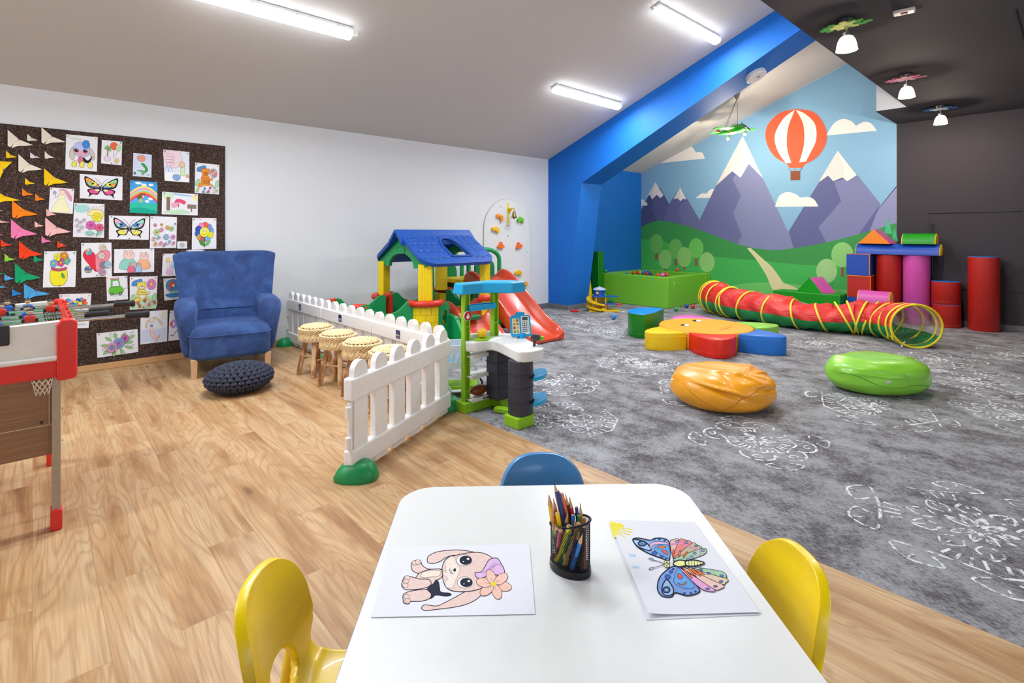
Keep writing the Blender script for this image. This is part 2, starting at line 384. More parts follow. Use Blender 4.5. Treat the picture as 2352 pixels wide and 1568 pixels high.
# unseen wall behind the camera; its two windows are added for frontal fill light
FILL_WINS = [(-1.7, 1.0), (1.7, 4.4)]; wf = MB()
def wb(lo, hi): lo, hi = Vector(lo), Vector(hi); wf.box((lo + hi) / 2, hi - lo)
wb((X0, Y0 - .15, 0), (MX, Y0, .85)); wb((X0, Y0 - .15, 2.45), (MX, Y0, DZ))
for a_, b_ in ((X0, FILL_WINS[0][0]), (FILL_WINS[0][1], FILL_WINS[1][0]), (FILL_WINS[1][1], MX)): wb((a_, Y0 - .15, .85), (b_, Y0, 2.45))
struct(ob('wall_front', wf, M_WHITE, smooth=False))
for i_, (a_, b_) in enumerate(FILL_WINS):
    wn = struct(empty('window_%d' % (i_ + 1), ((a_ + b_) / 2, Y0 - .08, 1.65))); W_ = b_ - a_; mb = MB()
    for x_ in (-W_ / 2 + .03, 0, W_ / 2 - .03): mb.box((x_, 0, 0), (.06, .06, 1.6))
    for z_ in (-.77, .77): mb.box((0, 0, z_), (W_, .06, .06))
    ob('window_frame', mb, plastic('#e8e8e8', .4), wn, smooth=False)
    ob('window_sill', MB().box((0, .12, -.79), (W_ + .1, .2, .03)), plastic('#e8e8e8', .4), wn, smooth=False, bevel=.004)
    pl_ = bpy.data.lights.new('daylight_portal', 'AREA'); pl_.shape = 'RECTANGLE'; pl_.size = W_; pl_.size_y = 1.6; pl_.cycles.is_portal = True
    po = bpy.data.objects.new('daylight_portal', pl_); C.objects.link(po); po.parent = wn; po.location = (0, -.06, 0); po.rotation_euler = (PI / 2, 0, 0)
mb = MB(); mb.prism([(Y0, 0), (WY, 0), (WY, czt(WY)), (1.4, czt(1.4)), (1.4, DZ), (Y0, DZ)], (X0 - .15, 0, 0), (0, 1, 0), (0, 0, 1), .15)
struct(ob('wall_entrance', mb, M_WHITE, smooth=False))
# sloped ceiling, dark flat ceiling with the notch by the mural, white upstands
mb = MB(); mb.prism([(WY + .25, czt(WY + .25)), (DY - .1, czt(DY - .1)), (DY - .1, czt(DY - .1) + .1), (WY + .25, czt(WY + .25) + .1)], (X0 - .15, 0, 0), (0, 1, 0), (0, 0, 1), MX + .3 - X0)
struct(ob('ceiling', mb, M_CEIL, smooth=False))
mb = MB(); mb.prism([(X0, Y0), (MX, Y0), (MX, 1.86), (8.40, 1.86), (8.40, DY), (X0, DY)], (0, 0, DZ), (1, 0, 0), (0, 1, 0), .012)
struct(ob('ceiling_flat', mb, M_DARK, smooth=False))
wallbox('wall_upstand', M_WHITE, (X0, DY - .1, DZ + .012), (8.40, DY, czt(DY) + .05))
wallbox('wall_upstand_end', M_WHITE, (8.40, DY - .1, DZ + .012), (MX, 1.86, czt(1.86) + .02))
# blue frame: column with a slanted inner edge and the sloping rafter
poly = [(WY + .05, 0), (5.85, 0), (5.545, 2.124), (DY, 4.025), (DY, czt(DY) + .02), (WY + .05, czt(WY + .05) + .02)]
mb = MB(); mb.prism(poly, (BX, 0, 0), (0, 1, 0), (0, 0, 1), .52)
struct(ob('trim_1', mb, M_BLUE, smooth=False))
# skirtings
def skirt(name, m, a, b, h=.075, t=.014):
    a, b = Vector(a), Vector(b); d = (b - a); R = Rz(math.atan2(d.y, d.x))
    return struct(ob(name, MB().box(((a + b) / 2) + Vector((0, 0, h / 2 + .003)), (d.length, t, h), R), m, smooth=False))
skirt('baseboard_left', M_OAKTRIM, (X0, WY - .008, 0), (CX0, WY - .008, 0), .06, .016)
skirt('baseboard_left_carpet', M_SKIRT, (CX0, WY - .007, 0), (BX, WY - .007, 0))
skirt('baseboard_beam', M_SKIRT, (BX - .007, WY, 0), (BX - .007, 5.84, 0)); skirt('baseboard_beam_side', M_SKIRT, (BX - .01, 5.837, 0), (BX + .52, 5.837, 0))
skirt('baseboard_alcove', M_SKIRT, (BX + .52, WY + .023, 0), (MX, WY + .023, 0))
skirt('baseboard_right', M_SKIRT, (MX - .007, Y0, 0), (MX - .007, 1.86, 0)); skirt('baseboard_back', M_SKIRT, (MX - .007, 1.86, 0), (MX - .007, WY, 0))
# access hatch in the dark wall (flush, same paint) with its black bolt handle
d1 = struct(empty('door_1', (MX, 1.0, 0)))
mb = MB()
for y, z, sy, sz in ((-.006, 1.60, 1.02, .03), (-.006, .545, 1.02, .05), (.489, 1.0775, .03, 1.013), (-.501, 1.0775, .03, 1.013)): mb.box((-.006, y, z), (.012, sy, sz))
ob('door_frame', mb, M_DARK, d1, smooth=False, bevel=.002)
ob('door_leaf', MB().box((-.003, 0, 1.07), (.006, .97, 1.0)), M_DARK, d1, smooth=False)
mb = MB(); mb.tube([(-.025, .44, .64), (-.025, .44, 1.44)], .012, 8)
for z in (.66, 1.05, 1.42): mb.box((-.014, .44, z), (.028, .03, .04))
ob('bolt_rod', mb, plastic('#17161a', .3), d1)
for yy in (-.04,): pass
# ceiling seam strip on the dark ceiling
struct(ob('trim_2', MB().box((5.75, .32, DZ - .002), (.9, .004, .004)), flat('#2b2829'), smooth=False))
# ---------------------------------------------------------------- mural wallpaper
def mp_(px, py): p = atx(px, py, MX - .0015); return p
A = Art(lambda u, v: mp_(u, v), (-1, 0, 0), 0.0001, lambda c: mat(c, 0.65, 0.0, 90, 0.025, spec=0.25))
def Mz(y, z):   # world y,z -> pixel on the mural plane
    d = Vector((MX - .0015, y, z - EYE)); f = d.dot(FW); return (1176 + FPX * d.dot(RT) / f, 535 - FPX * d.z / f)
tl, tm, tr_, br_, bl_ = Mz(WY + .028, EZ), Mz(1.864, czt(1.864) - .01), Mz(1.864, DZ), Mz(1.864, 0), Mz(WY + .028, 0)
A.fill('#86b4d6', [tl, tm, br_, bl_])
L0, R0_ = tl[0], br_[0]
def cloud(pts): A.fill('#f1ecea', pts)
cloud(crv([(1512, 375), (1545, 352), (1577, 336)], False) + crv([(1577, 336), (1590, 338), (1598, 350)], False) + crv([(1598, 350), (1612, 350), (1619, 364)], False))
cloud(crv([(1898, 311), (1915, 284), (1935, 273), (1955, 278), (1966, 289)], False) + crv([(1966, 289), (1984, 280), (2000, 283), (2014, 300)], False))
cloud(crv([(1598, 455), (1612, 444), (1623, 445)], False) + crv([(1623, 445), (1632, 435), (1645, 434), (1652, 441)], False) + crv([(1652, 441), (1662, 440), (1666, 453)], False))
def mount(body, shade, c1, c2, snow, snow2):
    A.fill(c1, body); A.fill(c2, shade); A.fill('#eeeae6', snow)
    if snow2: A.fill('#dfdcda', snow2)
# far right and left ranges
A.fill('#8d92bb', [(2061, 427), (1975, 533), (R0_, 620), (R0_, 427)])
mount([(1505, 418), (1538, 470), (1560, 520), (L0, 545), (L0, 482)], [(1506, 442), (1516, 430), (1538, 470), (1500, 540), (1509, 505), (1496, 480)], '#50547e', '#5c608c', [(1505, 418), (1524, 448), (1517, 455), (1508, 447), (1498, 458), (1492, 447), (1484, 455)], [(1505, 418), (1498, 458), (1492, 447), (1484, 455)])
mount([(1562, 430), (1608, 507), (1590, 560), (1500, 560), (1540, 463)], [(1578, 455), (1608, 507), (1590, 560), (1555, 560), (1566, 510), (1557, 480)], '#646998', '#6c719e', [(1562, 430), (1577, 458), (1569, 456), (1563, 462), (1556, 455), (1547, 457)], [(1562, 430), (1563, 462), (1556, 455), (1547, 457)])
mount([(1706, 312), (1830, 575), (1680, 580), (1590, 540), (1644, 427)], [(1720, 376), (1752, 408), (1830, 575), (1688, 572), (1704, 540), (1684, 490), (1702, 450), (1682, 410)], '#6c71a0', '#8489b4', [(1706, 312), (1752, 409), (1720, 376), (1701, 408), (1682, 393), (1644, 427)], [(1706, 312), (1708, 360), (1682, 393), (1644, 427)])
mount([(1924, 346), (2022, 468), (1985, 560), (1825, 575), (1811, 532), (1880, 420)], [(1968, 402), (2022, 468), (1965, 548), (1900, 560), (1880, 522), (1932, 462), (1916, 418)], '#646998', '#7f84af', [(1924, 346), (1968, 402), (1946, 416), (1935, 407), (1914, 416), (1902, 403), (1880, 419)], [(1924, 346), (1940, 388), (1935, 407), (1914, 416), (1902, 403), (1880, 419)])
cloud(crv([(1780, 475), (1790, 450), (1808, 441), (1828, 446), (1838, 454)], False) + crv([(1838, 454), (1855, 452), (1870, 458), (1880, 474)], False))
cloud(crv([(L0, 458), (1479, 459), (1481, 464)], False) + crv([(1481, 464), (1486, 465), (1487, 472)], False) + [(L0, 472)])
# hills
A.fill('#419850', crv([(L0, 522), (1500, 509), (1530, 508), (1600, 526), (1700, 562), (1760, 573), (1800, 573), (1900, 556), (2000, 530), (R0_, 512)], False) + [(R0_, 620), (L0, 640)])
A.fill('#4ab75a', crv([(L0, 550), (1500, 549), (1530, 556), (1560, 574), (1640, 589), (1740, 598), (1850, 608), (1960, 606), (R0_, 570)], False) + [br_, bl_])
A.fill('#70c96c', crv([(1640, 668), (1700, 652), (1790, 649), (1900, 662), (2000, 665), (R0_, 650)], False) + [br_, bl_])
A.fill('#e4dca8', crv([(1716, 570), (1738, 597), (1760, 632), (1772, 660), (1786, 680)], False) + crv([(1850, 690), (1830, 662), (1800, 650)], False) + crv([(1800, 650), (1775, 615), (1752, 594), (1724, 569)], False))
def tree(x, y, rx, ry, h, c): A.fill('#9b5f4c', [(x - 3, y + ry - 2), (x + 3, y + ry - 2), (x + 3, y + ry + h), (x - 3, y + ry + h)]); A.fill(c, ell(x, y, rx, ry, 28))
for t in ((1508, 559, 15, 22, 16, '#6fbd5e'), (1552, 571, 16, 23, 16, '#6fbd5e'), (1599, 570, 17, 23, 18, '#74c85f'), (1528, 595, 15, 22, 4, '#90cc72'), (1572, 590, 16.5, 23, 6, '#90cc72'), (1624, 602, 17.5, 23, 5, '#98cf7d'),
          (1935, 585, 25.5, 29, 21, '#90d27c'), (1899, 622, 24, 28, 14, '#a2d38d')): tree(*t)
for x, y, s_ in ((2040, 545, 1.0), (2055, 560, .8)):
    A.fill('#9b5f4c', [(x - 2, y), (x + 2, y), (x + 2, y + 14 * s_), (x - 2, y + 14 * s_)])
    A.fill('#4fc08a', [(x, y - 46 * s_), (x + 10 * s_, y - 8 * s_), (x - 10 * s_, y - 8 * s_)])
# balloon
A.fill('#e8603f', crv([(1829, 250), (1870, 258), (1895, 290), (1898, 325), (1880, 358), (1852, 376)], False) + [(1850, 376), (1844, 385), (1814, 386), (1808, 377)] + crv([(1808, 377), (1778, 358), (1760, 325), (1762, 290), (1790, 260), (1829, 250)], False))
A.fill('#eeeae4', crv([(1826, 252), (1800, 272), (1780, 310), (1786, 345), (1805, 375)], False) + crv([(1818, 374), (1808, 340), (1810, 295), (1826, 252)], False))
A.fill('#eeeae4', crv([(1828, 252), (1850, 262), (1872, 285), (1875, 320), (1862, 350), (1851, 371)], False) + crv([(1836, 373), (1847, 330), (1845, 285), (1828, 252)], False))
for a, b_ in (((1812, 387), (1817, 393)), ((1826, 387), (1826, 393)), ((1842, 385), (1838, 393))): A.line('#5b4a48', [a, b_], 1.0)
A.fill('#8a4f36', [(1816, 393), (1838, 392), (1838, 413), (1816, 414)])
tag(A.obj('mural'), 'printed wallpaper mural of mountains, green hills and a red striped hot air balloon', 'mural')
# ================================================================ lamps and ceiling fittings
M_GLOW = mat('#f4f8ff', 0.4, var=0, emis=TUBE)
M_LAMPW = plastic('#dfe1e4', .35)
def sloped(x, y, dz=0): return Vector((x, y, czt(y) - dz))
SA = math.atan(SL)
def tube_lamp():
    t = empty('fluorescent_lamp')
    mb = MB(); mb.box((0, 0, -.022), (1.40, .105, .044)); ob('housing', mb, M_LAMPW, t, bevel=.01)
    r = []
    for x, k in ((-.70, .0), (-.69, 1.0), (.69, 1.0), (.70, .0)):
        q = [(-.05, -.044), (-.056, -.06), (-.045, -.085), (-.02, -.097), (.02, -.097), (.045, -.085), (.056, -.06), (.05, -.044)]
        r.append([Vector((x, a * (.75 + .25 * k), -.044 + (b + .044) * (.5 + .5 * k))) for a, b in q])
    ob('diffuser', MB().loft(r), M_GLOW, t)
    for sx in (-.55, -.18, .18, .55):
        for sy in (-1, 1): ob('clip', MB().box((sx, sy * .057, -.043), (.03, .008, .02)), M_LAMPW, t, smooth=False)
    ld = bpy.data.lights.new('tube_light', 'AREA'); ld.shape = 'RECTANGLE'; ld.size = 1.3; ld.size_y = .07; ld.energy = TUBEW; ld.color = (.90, .95, 1)
    lo = bpy.data.objects.new('tube_light', ld); C.objects.link(lo); lo.parent = t; lo.location = (0, 0, -.099)
    ob('feed_cable', MB().tube([(.70, .0, -.03), (.735, .0, -.05), (.76, 0, -.045), (.765, 0, -.005)], .004, 6), M_LAMPW, t)
    return t
lamp0 = tube_lamp()
TUBES = [(1.50, 4.64, 'long white fluorescent batten at top left of the sloped ceiling'),
         (5.67, 3.12, 'bright fluorescent batten beside the top of the blue beam'),
         (5.67, 4.62, 'smallest fluorescent batten lower on the slope, nearest the white wall')]
for i, (x, y, lb) in enumerate(TUBES):
    o = lamp0 if i == 0 else copy_tree(lamp0)
    o.location = sloped(x, y, .002); o.rotation_euler = (-SA, 0, 0)
    if i == 2 or i == 1: o.scale = (-1, 1, 1)
    tag(o, lb, 'ceiling lamp', 'fluorescent battens on the sloped ceiling')
# battens added out of view for extra fill light, continuing the same rows
for i, (x, y) in enumerate([(1.50, 3.12), (-1.6, 4.64), (-1.6, 3.12)]):
    o = copy_tree(lamp0); o.location = sloped(x, y, .002) if i < 3 else Vector((x, y, DZ - .001)); o.rotation_euler = (-SA if i < 3 else 0, 0, 0)
    tag(o, 'fluorescent batten on the ceiling outside the picture', 'ceiling lamp', 'battens outside the picture')
# three puzzle-piece spot lamps on the dark ceiling
def puzzle(w_, h_):
    k = .016
    return [(-w_, -h_), (-.03, -h_), (-.04, -h_ + k), (-.02, -h_ + 2 * k), (.02, -h_ + 2 * k), (.04, -h_ + k), (.03, -h_), (w_, -h_), (w_, -.02), (w_ + k, -.032), (w_ + 2.4 * k, -.02), (w_ + 2.4 * k, .02), (w_ + k, .032), (w_, .02),
            (w_, h_), (.02, h_), (.034, h_ + k), (.02, h_ + 2.4 * k), (-.02, h_ + 2.4 * k), (-.034, h_ + k), (-.02, h_), (-w_, h_), (-w_, .03), (-w_ + k, .04), (-w_ + 2 * k, .02), (-w_ + 2 * k, -.02), (-w_ + k, -.04), (-w_, -.03)]
M_CHROME = mat('#b9babd', .25, metal=1.0, var=0.02)
def spot(x, c1, c2, lab):
    t = thing('ceiling_spot_lamp', lab, 'ceiling lamp', (x, 1.21, DZ), group='puzzle piece spot lamps')
    R = Rz(-.25)
    def pl(ox, oy, z, sc, col, rot, nm):
        mb = MB(); P = [(a * sc, b * sc) for a, b in puzzle(.085, .07)]
        a = math.radians(rot); u = (math.cos(a), math.sin(a), 0); v = (-math.sin(a), math.cos(a), 0)
        mb.prism(P, (ox, oy, z), u, v, .006); ob(nm, mb, plastic(col, .3), t, smooth=False)
    mb = MB(); mb.lathe([(.0, -.03), (.05, -.03), (.055, 0)], seg=24, cap=True); ob('ceiling_rose', mb, plastic('#3a3a3c'), t)
    pl(.01, .085, -.040, .80, c1, 90, 'puzzle_plate'); pl(.02, -.045, -.037, .80, c1, 90, 'puzzle_plate'); pl(-.02, .0, -.052, .86, c2, 90, 'front_plate')
    ob('front_plate_knob', MB().prism(ell(0, 0, .032, .018, 16), (.0, -.138, -.045), (0, 1, 0), (1, 0, 0), .005), plastic(c1, .3), t, smooth=False)
    ob('stem', MB().tube([(0, 0, -.05), (0, 0, -.10)], .008, 10), M_CHROME, t)
    ob('collar', MB().lathe([(.026, -.128), (.028, -.10), (.02, -.095)], seg=20), M_CHROME, t)
    prof = [(.030, -.125), (.045, -.135), (.058, -.16), (.067, -.195), (.073, -.235), (.069, -.235), (.063, -.195), (.054, -.162), (.04, -.140)]
    ob('glass_shade', MB().lathe(prof, seg=32, cap=False), mat('#ffe9cf', .35, var=0, emis=1.6), t)
    ob('bulb', MB().ball((0, 0, -.19), .03, sc=(1, 1, 1.2)), mat('#fff1dd', .3, var=0, emis=14.0), t)
    ld = bpy.data.lights.new('bulb_light', 'POINT'); ld.energy = SPOTW; ld.color = (1, .86, .70); ld.shadow_soft_size = .035
    lo = bpy.data.objects.new('bulb_light', ld); C.objects.link(lo); lo.parent = t; lo.location = (0, 0, -.255)
    return t
spot(4.60, '#4fb63c', '#d3dc7e', 'spot lamp with green puzzle-piece plates, nearest of the three')
spot(6.65, '#e0638f', '#efb0be', 'spot lamp with pink puzzle-piece plates')
spot(8.60, '#2f74c0', '#c6d3e0', 'spot lamp with blue and white puzzle-piece plates, farthest')
# call point / sensor on the dark ceiling
t = thing('ceiling_sensor', 'small white box with a dark red window on the dark ceiling', 'sensor', (4.70, .87, DZ), math.radians(8))
mb = MB(); mb.box((0, 0, -.014), (.075, .13, .028), taper=1); ob('case', mb, plastic('#d9d3cf', .4), t, bevel=.008)
ob('lens', MB().box((-.01, 0, -.03), (.035, .04, .012)), plastic('#7c1d26', .2), t, bevel=.003)
# round emergency lamp on the beam's underside
uo = Vector((6.97, 2.88, 3.383)); dn = Vector((0, -.472, -1)).normalized(); ns_ = Vector((0, -.427, -.904)).normalized()
slope_dir = Vector((0, 2.226 - 5.547, 3.691 - 2.124)).normalized(); un = Vector((1, 0, 0)).cross(slope_dir)
if un.z > 0: un = -un
M_ = Matrix((Vector((1, 0, 0)), un.cross(Vector((1, 0, 0))), un)).transposed()
t = thing('emergency_lamp', 'round white disc lamp under the blue beam', 'ceiling lamp', uo - un * -.002)
ob('disc', MB().lathe([(.13, -.004), (.13, .045), (.122, .055), (0.0, .055)], seg=40, M=M_, cap=True), plastic('#d9dbdf', .35), t, bevel=.004)
ob('led_window', MB().lathe([(.02, .054), (.02, .060), (.0, .060)], c=M_ @ Vector((.01, .02, 0)), seg=16, M=M_), plastic('#8c8c8e', .3), t)
# aeroplane pendant
t = thing('airplane_pendant', 'green toy airplane pendant lamp with two lit spots hanging before the mural', 'pendant lamp', (8.3, 3.80, 0))
gz = plastic('#35b52c', .3); og = plastic('#f08a1c', .3)
hd = Vector((-.5, -.87, 0)).normalized(); sd = Vector((hd.y, -hd.x, 0))   # heading toward image right
def AP(f, s_, z): return hd * f + sd * s_ + Vector((0, 0, 2.955 + z))
rings = []
for f, r in ((-.37, .012), (-.30, .025), (-.15, .045), (.0, .062), (.16, .066), (.27, .058), (.33, .035)):
    rings.append([AP(f, r * math.cos(a), r * 1.05 * math.sin(a) - f * .03) for a in [2 * PI * k / 18 for k in range(18)]])
ob('fuselage', MB().loft(rings), gz, t)
def slab(nm, pts, z, th, m): mb = MB(); P = [AP(a, b_, z) for a, b_ in pts]; Q = [p + Vector((0, 0, th)) for p in P]; mb.loft([P, Q]); return ob(nm, mb, m, t, bevel=.003)
slab('upper_wing', [(.03, -.36), (.15, -.36), (.20, 0), (.15, .36), (.03, .36), (.0, 0)], .0, .012, gz)
slab('tail_wing', [(-.38, -.16), (-.30, -.16), (-.27, 0), (-.30, .16), (-.38, .16)], .015, .01, gz)
ob('tail_fin', MB().prism([(-.40, .0), (-.28, .0), (-.33, .10), (-.39, .10)], AP(0, -.004, 0), hd, (0, 0, 1), .008), og, t, smooth=False)
ob('stripe', MB().lathe([(.064, -.03), (.066, .0), (.0665, .03)], c=AP(.06, 0, -.003), seg=24, M=Matrix((sd, Vector((0, 0, 1)), hd)).transposed(), cap=False), og, t)
ob('canopy', MB().ball(AP(.08, 0, .05), .05, sc=(1, 1.3, .9)), plastic('#d9d6cf', .2), t)
mb = MB()
for a in (0.6, 0.6 + PI):
    d_ = sd * math.cos(a) + Vector((0, 0, math.sin(a))); e_ = hd.cross(d_)
    mb.loft([[AP(.35, 0, -.01) + d_ * r + e_ * w_ * s_ + hd * h_ for s_, h_ in ((-1, -.003), (1, .003), (1, .006), (-1, 0))] for r, w_ in ((.0, .008), (.05, .016), (.10, .010))])
mb.ball(AP(.35, 0, -.01), .018); ob('propeller', mb, plastic('#5d5f63', .3), t)
top = Vector((.06, -.06, czt(3.74)))
ob('ceiling_mount', MB().lathe([(.045, 0), (.05, -.01), (.02, -.09), (.0, -.09)], c=top, seg=20), plastic('#8f8683', .4), t)
for f, s_ in ((-.2, .03), (.24, .06), (-.27, -.05)): ob('cable', MB().tube([top + Vector((0, 0, -.085)), AP(f, s_, .0)], .0035, 6), plastic('#6c6663', .4), t)
for f, s_ in ((-.17, -.06), (.24, -.07)):
    p = AP(f, s_, -.075); ax = Vector((-.45, -.1, -.9)).normalized()
    ob('spot_can', MB().tube([AP(f, s_, .0), p], .009, 8).tube([p - ax * .03, p + ax * .035], [.02, .027], 16), M_CHROME, t)
    ob('spot_bulb', MB().ball(p + ax * .034, .022), mat('#fff4e4', .3, var=0, emis=12.0), t)
    ld = bpy.data.lights.new('bulb_light', 'POINT'); ld.energy = SPOTW * .9; ld.color = (1, .86, .68); ld.shadow_soft_size = .03
    lo = bpy.data.objects.new('bulb_light', ld); C.objects.link(lo); lo.parent = t; lo.location = p + ax * .085
# ================================================================ armchair, pouf, stools
def velvet():
    m, nt, b = newmat('blue_velvet'); N = nt.nodes; L = nt.links
    tc = N.new('ShaderNodeTexCoord'); n = chain(nt, 'ShaderNodeTexNoise', Scale=7.0, Detail=5.0, Roughness=0.6, Distortion=.5); L.new(tc.outputs['Object'], n.inputs['Vector'])
    r = ramp(nt, [(.3, '#213868'), (.5, '#29457c'), (.72, '#395b92')]); L.new(n.outputs[0], r.inputs[0]); L.new(r.outputs[0], b.inputs['Base Color'])
    b.inputs['Roughness'].default_value = .85; b.inputs['Sheen Weight'].default_value = .35; b.inputs['Sheen Tint'].default_value = lin('#7f9fd6')
    n2 = chain(nt, 'ShaderNodeTexNoise', Scale=14.0, Detail=4.0, Distortion=1.5); L.new(tc.outputs['Object'], n2.inputs['Vector'])
    bp = N.new('ShaderNodeBump'); bp.inputs['Strength'].default_value = .25; bp.inputs['Distance'].default_value = .02; L.new(n2.outputs[0], bp.inputs['Height']); L.new(bp.outputs[0], b.inputs['Normal'])
    return m
M_VEL = velvet(); M_LEG = mat('#cda57c', .5, .02, 40, .1, stretch=(4, 4, .6))
t = thing('wing_armchair', 'blue velvet wing armchair with pale wooden legs before the cork board', 'armchair', (1.345, 5.24, 0), math.radians(-10))
# seat: deep rounded block, domed on top
def sup(a, e): c = math.cos(a); return math.copysign(abs(c) ** e, c)
rings = []
for z, k, dy in ((.155, .93, 0), (.165, .985, 0), (.2, 1.0, 0), (.34, 1.0, 0), (.395, .985, 0), (.425, .93, 0), (.443, .82, 0), (.452, .6, 0), (.456, .3, 0)):
    rings.append([Vector((.338 * k * sup(a, .32), .36 + .36 * k * sup(a - PI / 2, .32), z)) for a in [2 * PI * j / 40 for j in range(40)]])
ob('seat_cushion', MB().loft(rings), M_VEL, t, angle=60)
mb = MB(); mb.tube([Vector((.344 * sup(a, .32), .36 + .366 * sup(a - PI / 2, .32), .372 + .0 * a)) for a in [PI + 0.02 + (PI - .04) * j / 40 for j in range(41)]], .005, 6)
ob('seat_piping', mb, M_VEL, t)
# back: winged shell
def back(u, v):
    s_ = u * 2 - 1; z = .30 + v * .785; hw = .375 + .082 * v ** 1.2
    y = .66 + .20 * v; wing = (.20 - .02 * v) * (abs(s_) ** 2.6)
    bulge = -.055 * math.exp(-(max(0, z - .55) / .035) ** 2 - (max(0, .55 - z) / .2) ** 2) * (1 - s_ * s_) + .012 * math.sin(v * 9)
    return Vector((hw * s_, y - wing + bulge, z - .035 * v ** 6 * abs(s_) ** 9 + .01 * v * s_ * s_))
nu, nv = 28, 34; front = [[back(i / nu, j / nv) for i in range(nu + 1)] for j in range(nv + 1)]
mb = MB(); rings = []
for j in range(nv + 1):
    f = front[j]; th = .13 - .04 * j / nv; rear = [Vector((p.x * (1.0 + .02), p.y + th * (1 - .25 * abs(i / nu * 2 - 1)), p.z)) for i, p in enumerate(f)]
    rings.append(f + rear[::-1])
# rounded crown
last = rings[-1]; cxm = sum((p for p in last), Vector()) / len(last)
for k, dz in ((.5, .02), (.0, .026)):
    rings.append([Vector((p.x * (1 - .01 * (1 - k)), (cm := (last[i].y + last[len(last) - 1 - i].y) / 2) + (p.y - cm) * k, p.z + dz)) for i, p in enumerate(last)])
ob('backrest', mb.loft(rings), M_VEL, t, angle=60)
ob('back_seam', MB().tube([back(u, .305) + Vector((0, -.004, 0)) for u in [.22 + .56 * i / 20 for i in range(21)]], .004, 6), M_VEL, t)
for sx in (-1, 1):
    rings = []
    for z, xi, th, y0, y1 in ((.17, .335, .045, .17, .70), (.22, .340, .058, .15, .76), (.40, .350, .076, .12, .80), (.52, .357, .090, .10, .82), (.59, .360, .097, .11, .82), (.63, .358, .092, .15, .81), (.66, .352, .070, .22, .78), (.672, .348, .035, .30, .72)):
        rings.append([Vector((sx * (xi + th * sup(a, .7)), (y0 + y1) / 2 + (y1 - y0) / 2 * sup(a - PI / 2, .55), z)) for a in [2 * PI * j / 24 for j in range(24)]])
    ob('armrest', MB().loft(rings), M_VEL, t, angle=60)
for x, y, s_ in ((-.30, .06, 1), (.30, .06, 1), (-.27, .68, 1), (.27, .68, 1)):
    back_ = y > .3
    ob('leg', MB().loft([[Vector((x * (1.0 if not back_ else 1.05) + a * w_, y + (.05 if back_ else 0) + b_ * w_, 0)) for w_ in (.022,) for a, b_ in ((-1, -1), (1, -1), (1, 1), (-1, 1))],
                          [Vector((x + a * .028, y + b_ * .028, .17)) for a, b_ in ((-1, -1), (1, -1), (1, 1), (-1, 1))]]), M_LEG, t, smooth=False, bevel=.003)
# knitted pouf
def knit_mat(c0, c1):
    m, nt, b = newmat('knitted_cord'); N = nt.nodes; L = nt.links
    at = N.new('ShaderNodeTexNoise'); at.inputs['Scale'].default_value = 160.0; tc = N.new('ShaderNodeTexCoord'); L.new(tc.outputs['Object'], at.inputs['Vector'])
    r = ramp(nt, [(.35, c0), (.65, c1)]); L.new(at.outputs[0], r.inputs[0]); L.new(r.outputs[0], b.inputs['Base Color'])
    b.inputs['Roughness'].default_value = .95; b.inputs['Specular IOR Level'].default_value = .15
    return m
mb = MB(); nr, na = 12, 27
def pouf(th, ph): return Vector((.255 * math.cos(ph) * math.cos(th), .235 * math.cos(ph) * math.sin(th), .112 + .108 * math.sin(ph)))
core = MB().grid(lambda u, v: pouf(2 * PI * u, -PI / 2 + PI * v) * 1.0 , 48, 24, wrapu=True)
t = thing('knitted_pouf', 'dark charcoal knitted pouf lying on the floor before the blue armchair', 'pouf', (1.26, 4.70, 0), math.radians(20))
core = MB().grid(lambda u, v: (lambda p: Vector((p.x * .97, p.y * .97, .112 + (p.z - .112) * .97)))(pouf(2 * PI * u, -PI / 2 + PI * v)), 48, 24, wrapu=True)
ob('filling', core, mat('#15161d', .95, var=.1), t)
for r_ in range(nr):      # rows of knit stitches: little v-shaped loops
    ph0 = -1.25 + (2.72 * r_) / (nr - 1); n = max(10, int(na * math.cos(ph0) + 4))
    for k in range(n):
        th = 2 * PI * (k + .5 * (r_ % 2)) / n; dth = 2 * PI / n
        for s_ in (-1, 1):
            a = pouf(th + s_ * dth * .46, ph0 + .14); c_ = pouf(th + s_ * dth * .05, ph0 - .10); m_ = (a + c_) / 2
            nrm = (m_ - Vector((0, 0, .112))).normalized()
            mb.tube([a - nrm * .006, m_ + nrm * .006, c_ - nrm * .004], [.010, .0145, .008], 6)
ob('knit_cover', mb, knit_mat('#30323f', '#4b4e5f'), t)
# woven stools
def straw():
    m, nt, b = newmat('woven_straw'); N = nt.nodes; L = nt.links
    tc = N.new('ShaderNodeTexCoord'); n = chain(nt, 'ShaderNodeTexNoise', Scale=70.0, Detail=3.0); L.new(tc.outputs['Object'], n.inputs['Vector'])
    r = ramp(nt, [(.3, '#d3b07a'), (.5, '#ecd3a3'), (.7, '#f7e6c2')]); L.new(n.outputs[0], r.inputs[0]); L.new(r.outputs[0], b.inputs['Base Color']); b.inputs['Roughness'].default_value = .8
    return m
def bark():
    m, nt, b = newmat('rustic_branch'); N = nt.nodes; L = nt.links
    tc = N.new('ShaderNodeTexCoord'); mp = N.new('ShaderNodeMapping'); mp.inputs['Scale'].default_value = (12, 12, 4); L.new(tc.outputs['Object'], mp.inputs[0])
    n = chain(nt, 'ShaderNodeTexNoise', Scale=1.4, Detail=5.0, Distortion=1.0); L.new(mp.outputs[0], n.inputs['Vector'])
    r = ramp(nt, [(.33, '#6b4226'), (.45, '#a9784a'), (.55, '#d9b184'), (.7, '#e8c79c')]); L.new(n.outputs[0], r.inputs[0]); L.new(r.outputs[0], b.inputs['Base Color']); b.inputs['Roughness'].default_value = .6
    return m
